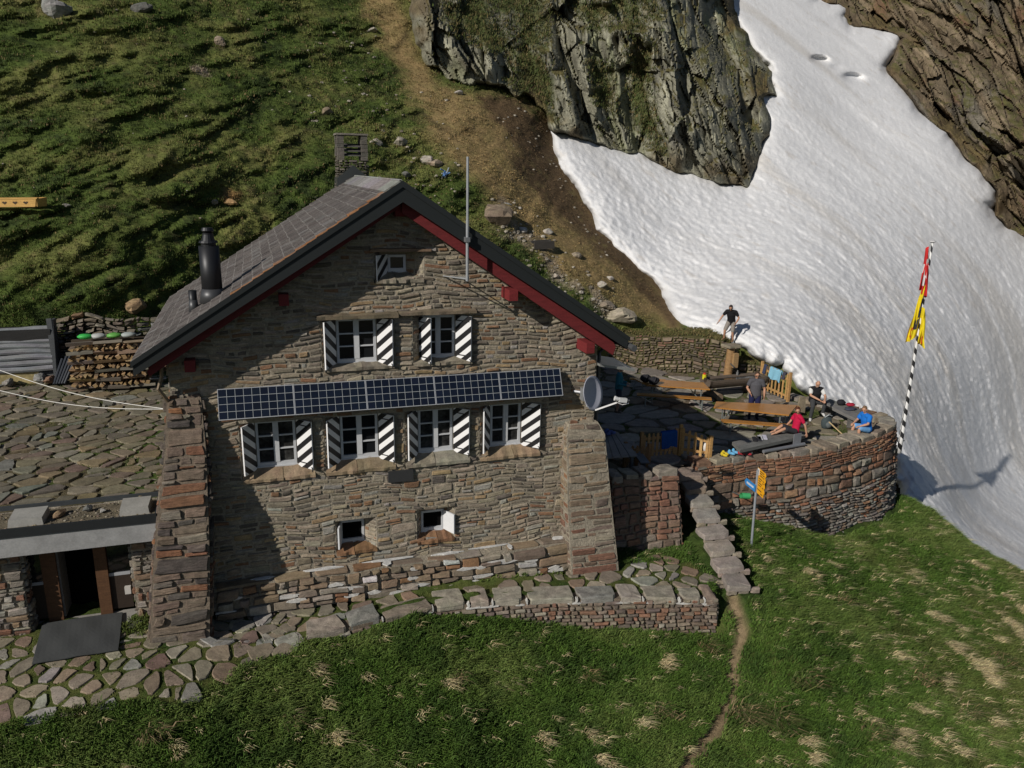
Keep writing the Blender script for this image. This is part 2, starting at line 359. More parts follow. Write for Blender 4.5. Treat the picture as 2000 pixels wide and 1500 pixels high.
_hd = {(0, 600): 24.0, (-500, 600): 22, (0, 400): 27.2, (-500, 200): 30, (-500, -300): 46, (0, 200): 31.5, (0, 0): 37, (0, -300): 52, (150, 605): 24.6, (150, 750): 24.6, (60, 745): 24.4, (0, 700): 24.5, (-150, 690): 24.2, (-300, 760): 23.6, (300, 745): 25.5, (300, 580): 25.9, (500, 400): 31.3,
       (500, 200): 36.9, (500, 0): 45, (750, 300): 37.2, (750, 0): 51, (700, 600): 31, (700, 760): 29, (900, 200): 44, (1000, 350): 40, (1150, 560): 35.2, (1250, 643): 35.4, (1250, 700): 36.6, (1300, 780): 34, (1340, 655): 34.6, (1430, 668): 33.9, (1430, 728): 34.6,
       (830, 130): 47, (850, -60): 54, (1000, 200): 47.1, (930, 170): 46.4, (1040, 225): 47.3, (1200, 200): 54, (1100, 0): 58, (1300, -100): 66, (1350, 250): 55, (1900, 100): 74, (2000, 300): 58, (2400, 200): 50, (2100, -200): 80, (1800, -150): 90, (2500, -200): 62}
for k, v in _sd.items():
    if k not in ((1250, 297), (1450, 358)): _hd[k] = v*1.012+.3
hillD = RBF(list(_hd), [math.log(v) for v in _hd.values()], 1000)
def rays(px, py): return ((px-W2)/F)[..., None]*_r2 + ((py-H2)/F)[..., None]*_d2 + _f
def facing(P):                                      # unit normals of a grid of points
    gx = np.gradient(P, axis=1); gy = np.gradient(P, axis=0); n = np.cross(gy, gx); n /= np.linalg.norm(n, axis=-1)[..., None]+1e-9
    return n*np.sign((n*(CAM-P)).sum(-1))[..., None]
STRAW = [(760, -80), (815, 60), (850, 170), (960, 195), (1060, 250), (1110, 350), (1165, 440), (1240, 530), (1300, 600), (1320, 640), (1230, 620), (1150, 575), (1050, 520), (960, 400), (900, 330), (840, 260), (790, 180), (740, 60), (700, -80)]
DIRT = [(930, 195), (1010, 200), (1075, 250), (1100, 330), (1150, 420), (1195, 490), (1290, 580), (1315, 640), (1270, 600), (1200, 520), (1120, 455), (1050, 370), (1000, 290), (950, 230)]
LEDGES = [[(800, 60), (760, 95), (700, 160), (640, 205), (600, 240), (540, 275), (470, 320), (395, 365), (350, 378)], [(780, 130), (700, 175), (655, 225), (590, 262), (520, 310), (430, 355)],
          [(560, 60), (470, 80), (400, 95), (376, 118), (395, 130)], [(620, 330), (520, 380), (440, 395), (330, 390), (230, 385)], [(330, 255), (250, 285), (160, 280)], [(640, 560), (500, 545), (330, 560)],
          [(520, 190), (470, 225), (380, 270), (330, 300), (300, 345)], [(240, 470), (170, 500), (90, 520)], [(300, 150), (200, 175), (90, 160), (0, 150)], [(880, 260), (830, 215), (770, 230), (730, 290)]]
def hill_relief(px, py, P):                         # metres towards the camera
    x, y, z = P[..., 0], P[..., 1], P[..., 2]
    r = .32*fbm(x*.42, y*.42, z*.42, 4, 3)+.42*np.abs(fbm(x*.95, y*.95, z*.95, 3, 8))+.2*fbm(x*2.3, y*2.3, z*2.3, 2, 9)
    u = x*.8+z*.3; w = z*1.0-.42*x
    tt = fbm(u*.45, w*1.5, o=3, seed=31); r += .2*ss(-.22, -.1, tt)+.22*ss(-.02, .1, tt)+.2*ss(.2, .3, tt)
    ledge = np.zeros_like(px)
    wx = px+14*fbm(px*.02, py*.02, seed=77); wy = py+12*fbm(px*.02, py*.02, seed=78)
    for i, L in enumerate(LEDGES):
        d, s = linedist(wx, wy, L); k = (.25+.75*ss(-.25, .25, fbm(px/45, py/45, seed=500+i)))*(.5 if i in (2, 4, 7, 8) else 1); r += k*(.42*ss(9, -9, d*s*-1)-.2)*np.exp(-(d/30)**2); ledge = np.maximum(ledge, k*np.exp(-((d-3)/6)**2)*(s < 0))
    r = (r-.55)*(.18+.82*ss(655, 560, py))*(1-.62*ss(-40, 20, sdist(px, py, STRAW)))
    return r, ledge
def hill_color(px, py, P, ledge):
    x, y, z = P[..., 0], P[..., 1], P[..., 2]
    n1 = fbm(x*.5, y*.5, z*.5, 4, 41); n2 = fbm(x*2.2, y*2.2, z*2.2, 3, 43); n3 = fbm(x*.16, y*.16, o=3, seed=47)
    c = mix(np.broadcast_to(np.array([.06, .086, .02]), px.shape+(3,)), [.115, .125, .038], ss(-.25, .35, n1+.4*n2))
    c = mix(c, [.028, .042, .014], ss(.12, .5, n2-.6*n1)*.8)
    c = mix(c, [.2, .155, .075], ss(.18, .5, n2*.6+n1*.4+.1*n3)*.55)
    wx = px+28*n1+16*n2; wy = py+28*n3+10*n2
    st = ss(-18, 26, sdist(wx, wy, STRAW)); dt = ss(-8, 12, sdist(wx, wy, DIRT))
    se = ss(75, 12, -sdist(wx, wy, SNOW))*ss(1345, 1310, px); st = np.maximum(st, se*.8); dt = np.maximum(dt, ss(34, 8, -sdist(wx, wy, SNOW))*ss(1345, 1310, px))
    c = mix(c, [.25, .18, .085], st*(.75+.25*ss(-.3, .2, n2))); c = mix(c, [.13, .1, .045], st*ss(.1, .5, n1)*.5)
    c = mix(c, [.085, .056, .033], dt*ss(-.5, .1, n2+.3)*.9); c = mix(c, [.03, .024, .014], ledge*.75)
    # stony path beside the hut and bare earth scars
    d, _ = linedist(wx, wy, [(985, 400), (1000, 450), (1060, 490), (1080, 540), (1150, 575), (1190, 620)]); c = mix(c, [.24, .2, .15], ss(26, 6, d)*ss(-.35, .1, n2)*.8)
    d, _ = linedist(wx, wy, [(440, 392), (468, 388)]); c = mix(c, [.2, .12, .05], ss(16, 4, d)*.9)
    d, _ = linedist(wx, wy, [(380, 125), (400, 133)]); c = mix(c, [.24, .2, .15], ss(9, 3, d))
    return np.clip(c, .004, 1), st, dt
CLIFF = [(804, -90), (812, 60), (838, 125), (880, 150), (930, 165), (965, 158), (985, 175), (1040, 190), (1062, 215), (1085, 250), (1120, 262), (1180, 285), (1216, 300), (1252, 298), (1290, 318), (1324, 338), (1348, 336), (1400, 355), (1460, 366), (1478, 318), (1488, 282),
         (1500, 264), (1500, 234), (1488, 210), (1480, 185), (1512, 186), (1506, 150), (1470, 105), (1440, 50), (1420, 0), (1405, -90)]
RCLIFF = [(1590, -90), (1605, 5), (1650, 14), (1645, 38), (1665, 48), (1735, 62), (1762, 72), (1758, 98), (1735, 132), (1740, 148), (1765, 172), (1800, 220), (1850, 258), (1885, 308), (1915, 333), (1950, 372), (1946, 398), (1946, 424), (1970, 447), (2006, 465), (2300, 580), (2600, 640), (2600, -90)]
def face_grid(x0, x1, y0, y1, st):
    return np.meshgrid(np.arange(x0, x1+1, st, float), np.arange(y0, y1+1, st, float))

# hillside
px, py = face_grid(-520, 2500, -300, 796, 4)
px = px+0.0
D0 = np.exp(hillD(px, py)); P0 = CAM+rays(px, py)*D0[..., None]
rel, ledge = hill_relief(px, py, P0)
fade = ss(-10, 60, -sdist(px, py, SNOW))*.8+.2
Dh = D0-rel*fade*1.0
back = np.maximum(ss(0, 22, sdist(px, py, CLIFF)), ss(-40, -4, sdist(px, py, RCLIFF))); Dh = Dh+back*4
back2 = ss(5, 30, sdist(px, py, SNOW)); Dh = Dh+back2*2.0
HP = CAM+rays(px, py)*Dh[..., None]
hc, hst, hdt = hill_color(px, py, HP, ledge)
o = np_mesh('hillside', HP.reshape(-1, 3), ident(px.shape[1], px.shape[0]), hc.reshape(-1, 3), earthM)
tag(o, 'steep grassy mountainside rising behind the stone hut', kind='structure')

# the two rock faces: slabs of schist standing on edge
def cliff(name, poly, ctrl, box, ang, cell, amp, pal, label, seed, mossy):
    fld = RBF(list(ctrl), [math.log(v) for v in ctrl.values()], 1000)
    px, py = face_grid(*box, 2.5)
    sd = sdist(px+7*vnoise(px/23, py/23, seed=seed), py+7*vnoise(px/19, py/31, seed=seed+1), poly)
    sd = sd+(3 if mossy else 16); ca, sa = math.cos(ang), math.sin(ang); wv = fbm(px/120, py/120, seed=seed+2)
    s = px*ca-py*sa+(18 if mossy else 9)*wv; t = px*sa+py*ca
    v0, e0 = worley(s/(cell*2.1), t/(cell*4.5), seed+40, 2.6); v1, e1 = worley(s/cell, t/(cell*3.6), seed, 1.7); v2, e2 = worley(s/(cell*.42)+5, t/(cell*1.5), seed+3, 1.5); v3, e3 = worley(s/(cell*.17), t/(cell*.5), seed+4, 1.3)
    big = fbm(s/(cell*3.2), t/(cell*7), o=3, seed=seed+6)
    gr = np.zeros_like(px)
    for g_ in GRASSY if mossy else []: gr = np.maximum(gr, ss(-12, 12, sdist(px+16*wv+10*vnoise(px/9, py/14, seed=3), py+12*vnoise(px/17, py/15, seed=4), g_)))
    saw = (s/(cell*.8)+.6*wv) % 1.0
    rel = amp*((.45 if mossy else .8)*big+1.15*(v0-.5)+(1.6 if mossy else .9)*(v1-.5)+.7*(v2-.5)+.3*(v3-.5)) - amp*.6*np.exp(-e1/.07)*ss(.3, .7, vnoise(s/60, t/90, seed=seed+8)*.5+.5) - amp*.15*np.exp(-e2/.1)
    if not mossy: rel = .75*rel+.7*(saw-.5)*ss(-.3, .2, fbm(s/90, t/200, seed=seed+30))
    for G_, w_, k_ in GULLY if mossy else []: dd, sg = linedist(px+12*wv, py, G_); rel = rel-k_*np.exp(-(dd/w_)**2)
    rel = rel*(1-.75*gr)-.5*gr
    D = np.exp(fld(px, py)); k = ss(-3, 30, sd) if mossy else ss(-25, 8, sd)
    D = D-rel*(.15+.85*k)+(1-ss(-14, 5, sd))*5
    P = CAM+rays(px, py)*D[..., None]; P[..., 2] += .1*amp*fbm(P[..., 0]*2, P[..., 1]*2, P[..., 2]*2, 3, seed)
    N = facing(P); n1 = fbm(px/40, py/40, o=4, seed=seed+11); n2 = fbm(s/14, t/60, o=3, seed=seed+13)
    c = np.broadcast_to(np.array(pal[0]), px.shape+(3,))
    c = mix(c, pal[1], ss(-.3, .35, n2)); c = mix(c, pal[2], ss(.1, .5, n1)*.8); c = mix(c, pal[3], ss(.15, .45, fbm(s/30, t/150, o=3, seed=seed+15))*.7)
    c = c*np.clip(.78+.4*v2[..., None], .5, 1.3)
    c = mix(c, [.06, .078, .022], gr*ss(-.5, .1, n1)*.95); c = mix(c, [.14, .105, .045], gr*ss(.0, .4, n2)*.6)
    if not mossy:
        L1 = fbm(s/70, t/260, o=4, seed=seed+21); L2 = fbm(px/90, py/90, o=3, seed=seed+23); c = mix(c, [.17, .075, .03], ss(.05, .35, L1)*.55); c = mix(c, [.2, .145, .07], ss(.1, .4, -L1)*.7); c = mix(c, [.15, .15, .085], ss(.1, .4, L2)*.7*ss(1700, 1950, px)); c = mix(c, [.05, .04, .028], ss(.3, .55, fbm(s/22, t/140, o=3, seed=seed+25))*.8); c = mix(c, [.05, .075, .02], ss(25, -10, py-.25*(px-1900)+fbm(px/30, py/30, seed=8)*30)*ss(1880, 1940, px)); c = c*np.clip(.75+.5*v3[..., None], .4, 1.4)
    if mossy:
        sm = N[..., 2]+.25*n1+.2*big-.14
        c = mix(c, [.075, .075, .025], ss(.5, .75, sm)); c = mix(c, [.13, .1, .04], ss(.62, .9, sm+.2*n2)*.5)
        c = mix(c, [.1, .072, .035], ss(60, 15, sd)*ss(.0, .5, n1+.2)*.7)
    m = sd > -24; idx = ident(px.shape[1], px.shape[0]); keep = m.ravel()[idx].all(1)
    o = np_mesh(name, P.reshape(-1, 3), idx[keep], np.clip(c, .004, 1).reshape(-1, 3), rockM); tag(o, label, kind='structure'); return o
GRASSY = [[(870, 10), (1000, -20), (1075, 20), (1060, 90), (960, 100), (890, 70)], [(985, 95), (1060, 110), (1075, 200), (1010, 190)], [(1120, 10), (1250, -10), (1290, 30), (1235, 60), (1150, 50)], [(1225, 60), (1275, 90), (1262, 160), (1300, 300), (1262, 280), (1228, 180)], [(1150, 120), (1190, 130), (1200, 220), (1165, 200)], [(985, 160), (1070, 190), (1085, 245), (1000, 200)], [(1480, 20), (1500, 120), (1470, 110), (1430, 10)]]
GULLY = [([(1085, 30), (1105, 120), (1145, 230), (1160, 280)], 13, 1.7), ([(1205, 80), (1225, 180), (1250, 290)], 12, 1.5), ([(975, 60), (985, 150)], 14, 1.5), ([(1370, -20), (1400, 60), (1440, 150), (1470, 230)], 20, 2.6), ([(1335, 130), (1350, 240)], 10, 1.2), ([(1285, 250), (1300, 320)], 9, 1.0)]
cliff('rock_face', CLIFF, {(805, 0): 49, (838, 130): 46.2, (900, 80): 47, (930, 165): 46.2, (1000, 30): 50.5, (1000, 180): 47, (1085, 250): 47.2, (1180, 285): 48.6, (1150, 120): 51, (1250, 297): 49, (1250, 150): 51.5, (1348, 336): 49, (1330, 60): 53, (1450, 362): 49.2, (1405, 180): 50, (1440, 270): 49.6,
      (1490, 270): 53, (1500, 160): 58, (1440, 50): 63, (1100, -90): 57, (830, -90): 52, (1330, -90): 58, (1420, -60): 68}, (770, 1540, -84, 400), R(17), 46, 1.15,
      ((.165, .16, .12), (.235, .23, .175), (.115, .11, .095), (.185, .195, .115)), 'grey green rock face of upright slabs between grass strip and snow', 5, True)
cliff('rock_face', RCLIFF, {(1600, 0): 77, (1660, 48): 75, (1757, 75): 72.4, (1733, 140): 67.8, (1850, 258): 61.6, (1944, 380): 57.6, (2006, 465): 56.6, (2300, 580): 53, (1850, 0): 72, (1900, 150): 65.5, (2000, 250): 59.5, (2000, 60): 66, (2300, 100): 58, (2300, 350): 53, (1800, -90): 80, (2200, -90): 67, (2600, 300): 48, (2600, 640): 48},
      (1570, 2560, -84, 640), R(38), 60, 1.7, ((.118, .09, .058), (.155, .122, .08), (.11, .06, .034), (.11, .105, .09)), 'rust brown rock slope with slanting layers right of the snow', 21, True)

# snow
px, py = face_grid(1040, 2800, -82, 1330, 2.7)
sdx = px+9*fbm(px/26, py/26, o=3, seed=91); sdy = py+7*fbm(px/26+9, py/26, o=3, seed=92)
sd = sdist(sdx, sdy, SNOW); D = np.exp(snowD(px, py)); P0 = CAM+rays(px, py)*D[..., None]
x, y, z = P0[..., 0], P0[..., 1], P0[..., 2]
sdm = sd*D/F
_i = (250, 205); _A = P0[_i[0]+22, _i[1]+22]-P0[_i]; _A = _A/np.linalg.norm(_A); _n = np.cross(P0[_i[0]+22, _i[1]]-P0[_i], P0[_i[0], _i[1]+22]-P0[_i]); _n /= np.linalg.norm(_n); _B = np.cross(_n, _A)
al = P0@_A; ac = P0@_B                               # along and across the fall line
al, ac = al+.5*fbm(ac*.3, al*.1, seed=151), ac+.35*vnoise(al*.25, ac*.6, seed=150)
cups = fbm(ac*2.3, al*1.15, o=2, seed=101); cup2 = fbm(ac*5.5, al*3.0, o=3, seed=107)
rill = fbm(ac*.42, al*.045, o=4, seed=111)
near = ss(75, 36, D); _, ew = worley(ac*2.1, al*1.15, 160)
h = .1*np.sqrt(np.abs(cups))*(.4+.6*near)+.08*(1-ss(0, .35, ew))*(.4+.6*near)+.085*cup2*(.5+.5*near)+.2*rill+.3*fbm(x*.1, y*.1, o=2, seed=120)
th = 1.05*(1-np.exp(-np.clip(sdm, 0, 9)/.5))-.5*np.exp(-np.clip(sdm, 0, 9)/.12)
for hx, hy, hr_, k in ((1602, 116, 17, 1.3), (1668, 152, 21, 1.1), (1634, 131, 12, .3)):
    h -= k*np.exp(-(((px-hx)/hr_)**2+((py-hy-(px-hx)*.12)/(hr_*.42))**2)**2)
Ds = D-(th*.85+h*ss(0, .5, sdm))+ss(0, -10, sd)*2.2
SP = CAM+rays(px, py)*Ds[..., None]
dn = fbm(ac*.35, al*.05, o=4, seed=131)
c = mix(np.broadcast_to(np.array([.64, .645, .66]), px.shape+(3,)), [.5, .475, .44], ss(.05, .5, dn)*.55)
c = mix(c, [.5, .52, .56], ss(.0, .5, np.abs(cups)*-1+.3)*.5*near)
c = mix(c, [.42, .37, .31], ss(.3, .75, fbm(ac*2.6, al*.8, o=3, seed=137))*.35)
m = sd > -9; idx = ident(px.shape[1], px.shape[0]); keep = m.ravel()[idx].all(1)
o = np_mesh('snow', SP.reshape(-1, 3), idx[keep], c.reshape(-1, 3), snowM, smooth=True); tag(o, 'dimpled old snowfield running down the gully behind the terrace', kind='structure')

# meadow round the hut
_mz = [(-1.5, -.2, -1.32), (-4.5, .3, -1.2), (-8, .3, -1.25), (-5, -1.5, -1.33), (-2.3, -1.2, -1.3), (-2.3, -3.2, -1.42), (-5, -2.7, -1.5), (-9, -2.5, -1.6), (-5, -4, -2.0), (-2, -4.6, -2.25), (-9, -6, -2.9),
       (.3, -1.3, -1.44), (.3, -2.2, -1.75), (1.6, -1.6, -1.6), (3.2, -1.4, -1.6), (5.3, -1.6, -1.95), (7.8, -2.2, -2.28), (10.2, -2.75, -2.42), (5.3, -2.4, -2.3), (11, -2.4, -1.75), (11.3, -3.2, -2.15), (12.0, -2, -1.9), (3, .5, -1.4), (7, .5, -1.7),
       (12.6, -.3, -1.62), (11.7, .8, -1.4), (13, 2, -1.65), (15.1, 2.3, -2.2), (17.3, 2.4, -2.85), (20, 3.0, -2.85), (22.2, 3.7, -3.0), (24.6, .9, -4.75), (26, -.8, -6.2), (24.6, 2.6, -5.0), (21, 0, -3.9), (17, 0, -2.95), (20, -4, -5.0), (15, -4, -3.5), (10, -6, -3.7),
       (4, -5, -3.0), (0, -5, -2.6), (4, -9, -4.8), (-6, -9, -4.2), (14, -9, -5.6), (24, -8, -8), (9.5, .5, -1.6), (8, 4, -1.6), (0, 4, -1.5), (-9, 4, -1.3), (14, 5, -2.5), (20, 6, -3.0), (30, 4, -9)]
_mR = RBF([(a, b) for a, b, _ in _mz], [c for _, _, c in _mz], 10)
PLANT = [(.45, -1.5), (1.6, -1.42), (3.2, -1.22), (5.3, -1.42), (7.8, -1.95), (10.15, -2.55)]      # front edge of the low wall
UPPER = [(-.3, -1.35), (.45, -1.3), (1.6, -1.22), (3.2, -1.02), (5.3, -1.2), (7.8, -1.7), (10.1, -2.3), (10.55, -1.9), (10.75, -1.0), (11.0, .2), (11.2, 1.0), (9.4, 1.2), (8, .3), (-1.4, .3), (-1.4, -1.2)]
def topz(x): return np.interp(x, [-1.4, .45, 3.2, 7.8, 10.2], [-1.4, -1.42, -1.3, -1.4, -1.5])
def meadowZ(x, y):
    u = ss(-.12, .06, sdist(x, y, UPPER)); return _mR(x, y)*(1-u)+(topz(x)-.07)*u
def on_meadow(px, py):
    z = -2.0
    for _ in range(25): p = at(px, py, 2, z); z += .6*(float(meadowZ(np.array([p.x]), np.array([p.y]))[0])-z)
    return p
TRAIL = [tuple(on_meadow(*q)[:2]) for q in ((1432, 1165), (1442, 1195), (1452, 1232), (1438, 1270), (1428, 1310), (1432, 1350), (1415, 1395), (1388, 1435), (1350, 1480), (1315, 1530), (1270, 1600))]
PATHP = [(-1.3, -.35), (7.3, -.5), (9.3, -.4), (10.5, -.6), (10.6, -1.6), (10.0, -2.1), (7.8, -1.55), (5.3, -1.05), (3.2, -.85), (1.0, -1.1), (-.3, -1.9), (-1.3, -1.5)]
YARD = [tuple(on_meadow(*q)[:2]) for q in ((-300, 1225), (0, 1225), (60, 1225), (150, 1225), (285, 1240), (400, 1235), (425, 1195), (480, 1180), (560, 1195), (600, 1250), (560, 1285), (470, 1305), (430, 1335), (340, 1385), (230, 1380), (100, 1405), (0, 1430), (-300, 1440))]
px, py = np.meshgrid(np.arange(-13, 30.01, .1), np.arange(-12, 4.3, .1)); Z = meadowZ(px, py)
td, _ = linedist(px, py, TRAIL); pin = np.maximum(ss(-.1, .15, sdist(px, py, PATHP)), ss(-.3, .1, sdist(px, py, YARD))); tr = ss(.24, .08, td+.12*fbm(px*2, py*2, seed=4))
free = (1-pin)*(1-tr)
def meadow_bumps(x, y, free): return (.16*fbm(x*.7, y*.7, o=3, seed=201)+.13*np.abs(fbm(x*2.1, y*2.1, o=2, seed=205)))*free
Z = Z+meadow_bumps(px, py, free)-.1*tr+.02*fbm(px*3, py*3, seed=9)
n1 = fbm(px*.8, py*.8, seed=211); n2 = fbm(px*4, py*4, seed=213)
c = mix(np.broadcast_to(np.array([.035, .06, .014]), px.shape+(3,)), [.065, .085, .022], ss(-.3, .4, n1+.3*n2))
c = mix(c, [.085, .095, .028], pin*ss(-.4, .3, n2)); c = mix(c, [.2, .15, .09], tr*ss(-.6, .0, n2+.2))
o = np_mesh('meadow', np.stack([px, py, Z], -1).reshape(-1, 3), ident(px.shape[1], px.shape[0]), c.reshape(-1, 3), earthM); tag(o, 'green alpine meadow sloping away below the hut', kind='structure')
def mz(x, y): return float(meadowZ(np.array([x]), np.array([y]))[0])

# ------------------------------------------------------------------ the stone hut
XL, XR, EZ, AX, AZ, YB = -1.87, 7.77, 4.55, 2.95, 7.80, 7.0        # wall corners, eave height at the wall, apex, depth
SLOPE = (AZ-EZ)/(AX-XL)
hut = empty('stone_hut', (2.95, 3.2, -1.3), 'rubble stone mountain hut with slate gable roof and black and white striped shutters', 'hut')
PENT = [(XL, -1.4), (XR, -1.4), (XR, EZ), (AX, AZ), (XL, EZ)]
def wallpal(u, v):
    c = pick(((.225, .19, .14), 5), ((.275, .235, .178), 4), ((.175, .147, .113), 3), ((.265, .19, .11), 1.7), ((.195, .112, .066), 1.5), ((.11, .094, .078), 2), ((.24, .228, .2), 1.5))
    return c
def pxz(x, y, yy=0.0):
    p = at(x, y, 1, yy); return p.x, p.z
# openings: front rectangle (x0,x1,z0,z1) at the wall face, window rectangle set back inside it
def hole(fl, fr, ft, fb, bl, br, bt, bb, dep):
    """photo columns/rows of the front opening and of the window; each taken at its middle"""
    ym, xm = (ft+fb)/2, (fl+fr)/2; a = pxz(fl, ym)[0], pxz(fr, ym)[0], pxz(xm, fb)[1], pxz(xm, ft)[1]
    ym, xm = (bt+bb)/2, (bl+br)/2; b = pxz(bl, ym, dep)[0], pxz(br, ym, dep)[0], pxz(xm, bb, dep)[1], pxz(xm, bt, dep)[1]
    return a, b, dep
HOLES = [hole(467, 613, 792, 912, 499, 577, 790, 901, .26), hole(632, 772, 780, 893, 664, 737, 779, 886, .26), hole(790, 918, 770, 878, 816, 883, 768, 872, .26), hole(937, 1056, 760, 866, 957, 1016, 757, 861, .26),
         hole(627, 770, 622, 716, 657, 734, 621, 706, .26), hole(806, 922, 612, 706, 822, 887, 615, 697, .26), hole(732, 828, 490, 546, 757, 792, 497, 530, .34),
         hole(655, 736, 1014, 1074, 664, 711, 1014, 1056, .30), hole(814, 888, 992, 1053, 822, 866, 995, 1034, .30)]
for i in (0, 1, 2, 3):                               # windows of a storey line up
    a, b, d = HOLES[i]; HOLES[i] = (a[0], a[1], 1.72, 3.02), (b[0], b[1], 1.92, 2.98), d
wb = MB(); xs = sorted({XL, XR, AX, *[h[0][k] for h in HOLES for k in (0, 1)]}); zs = sorted({-1.4, AZ, EZ, *[h[0][k] for h in HOLES for k in (2, 3)]})
for i in range(len(xs)-1):
    for j in range(len(zs)-1):
        xm, zm = (xs[i]+xs[i+1])/2, (zs[j]+zs[j+1])/2
        if any(h[0][0] < xm < h[0][1] and h[0][2] < zm < h[0][3] for h in HOLES): continue
        q = [(xs[i], zs[j]), (xs[i+1], zs[j]), (xs[i+1], zs[j+1]), (xs[i], zs[j+1])]
        q = clip(q, SLOPE, 1, SLOPE*AX+AZ); q = clip(q, -SLOPE, 1, AZ-SLOPE*AX)
        if len(q) > 2: wb.add([(p[0], 0, p[1]) for p in q], [tuple(range(len(q)))], (.2, .2, .2))
for a, b, d in HOLES:
    A = [(a[0], 0, a[2]), (a[1], 0, a[2]), (a[1], 0, a[3]), (a[0], 0, a[3])]; B = [(b[0], d, b[2]), (b[1], d, b[2]), (b[1], d, b[3]), (b[0], d, b[3])]
    wb.add(A+B, [(k, (k+1) % 4, (k+1) % 4+4, k+4) for k in range(4)], (.2, .2, .2))
    wb.add([(b[0], d+.5, b[2]), (b[1], d+.5, b[2]), (b[1], d+.5, b[3]), (b[0], d+.5, b[3])]+B, [(k+4, (k+1) % 4+4, (k+1) % 4, k) for k in range(4)], (.2, .2, .2))
for q in ([(XL, 0, -1.4), (XL, YB, -1.4), (XL, YB, EZ), (XL, 0, EZ)], [(XR, 0, -1.4), (XR, YB, -1.4), (XR, YB, EZ), (XR, 0, EZ)], [(XL, YB, -1.4), (XR, YB, -1.4), (XR, YB, EZ), (AX, YB, AZ), (XL, YB, EZ)]): wb.add(q, [tuple(range(len(q)))], (.2, .2, .2))
wall = wb.build('wall', mortarM, hut)
def ivalF(v):
    u0, u1 = XL, XR
    if v > EZ: k = (AZ-v)/SLOPE; u0, u1 = AX-k, AX+k
    iv = [(u0, u1)]
    for a, b, d in HOLES:
        if a[2]-.03 < v < a[3]+.03:
            n = []
            for p, q in iv:
                if a[0] > p: n.append((p, min(q, a[0])))
                if a[1] < q: n.append((max(p, a[1]), q))
                if a[0] >= q or a[1] <= p: n = n if (p, q) in n else n
            iv = [(p, q) for p, q in n if q-p > .04]
    return iv
sb = MB(); masonry(sb, lambda u, v, w: (u, -w, v), -.72, AZ, ivalF, wallpal, hr=(.07, .23), lr=(.16, .72), depth=(.006, .036), gap=.014, wob=.045)
for s_, (x_, sg) in enumerate(((XL, -1), (XR, 1))): masonry(sb, (lambda x_, sg: lambda u, v, w: (x_+sg*w, u, v))(x_, sg), -1.2, EZ, lambda v: [(0.02, YB)], wallpal, depth=(.012, .04))
# splayed jambs of the small openings in stone
for a, b, d in HOLES:
    for (xa, xb) in ((a[0], b[0]), (a[1], b[1])):
        L_ = math.hypot(xb-xa, d); tx, ty = (xb-xa)/L_, d/L_; nx = ty if xa == a[0] else -ty; ny = -tx if xa == a[0] else tx
        masonry(sb, lambda u, v, w: (xa+tx*u+nx*w, ty*u+ny*w, v), a[2]+.02, a[3]-.02, lambda v: [(.0, L_-.02)], wallpal, hr=(.08, .14), lr=(.2, .4), depth=(.008, .02), wob=.0)
sb.build('masonry', stoneM, wall)
# plinth, lintels, sills, plaque
pb = MB()
def pltop(x): return -.66+.05*math.sin(x*1.7)
def plpal(u, v): return pick(((.2, .15, .1), 3), ((.16, .13, .1), 3), ((.26, .23, .19), 2), ((.2, .11, .06), 1), ((.4, .395, .38), .3))
masonry(pb, lambda u, v, w: (u, -.30-.05*(u+1.4)/8-w-.06*(-.66-v), v), -1.42, -.7, lambda v: [(-1.36, 7.15)], plpal, hr=(.12, .3), lr=(.3, .9), depth=(.03, .09))
masonry(pb, lambda u, v, w: (u, -v, -.67+.02*math.sin(u*1.3)+w), -.02, .36, lambda v: [(-1.36, 7.15)], plpal, hr=(.36, .37), lr=(.5, 1.3), depth=(.01, .03), gap=.012)
pl = pb.build('plinth', slabM, hut)
cb = MB(); cb.hexa([(-1.36, -.30, -1.45), (7.15, -.36, -1.45), (7.15, .0, -1.45), (-1.36, .0, -1.45)], [(-1.36, -.27, -.68), (7.15, -.33, -.68), (7.15, -.005, -.66), (-1.36, -.005, -.66)], (.3, .3, .3)); cb.build('plinth_core', mortarM, pl)
wp = MB()
for (xa, xb, ya, yb) in ((-.55, -.05, -.2, -.06), (.55, 1.5, -.17, -.05), (2.0, 3.2, -.12, -.02), (2.4, 2.62, -.34, -.1), (3.6, 4.4, -.15, -.03), (4.6, 5.6, -.1, -.01), (6.7, 7.1, -.2, -.02), (5.5, 5.62, -.34, -.1)):
    wp = MB(); n_ = 14; wp.prism([((xa+xb)/2+(xb-xa)/2*math.cos(2*math.pi*k/n_)*U(.7, 1.15), (ya+yb)/2+(yb-ya)/2*math.sin(2*math.pi*k/n_)*U(.6, 1.3), -.645+.02*math.sin(xa*1.3)) for k in range(n_)], (0, 0, .022), (.5, .5, .49)); wp.build('pale_mortar_patch', slabM, pl)
wp = MB()
for i in range(26):
    xa = U(-1.3, 7); za = U(-1.35, -.8); w_ = U(.1, .4); n_ = 9; yv = -.36-.05*(xa+1.4)/8-.06*(-.66-za)
    wp.prism([(xa+w_*math.cos(2*math.pi*k/n_)*U(.6, 1.1), yv, za+.05*math.sin(2*math.pi*k/n_)*U(.5, 1.3)) for k in range(n_)], (0, .03, 0), (.47, .46, .44))
o = wp.build('pale_pointing', slabM, pl); o['kind'] = 'stuff'
pq = MB(); x_, z_ = pxz(758, 941); x2, z2 = pxz(806, 915); pq.box((x_, -.075, z_), (x2, -.01, z2), (.035, .036, .038)); pq.build('plaque', paintM, hut)
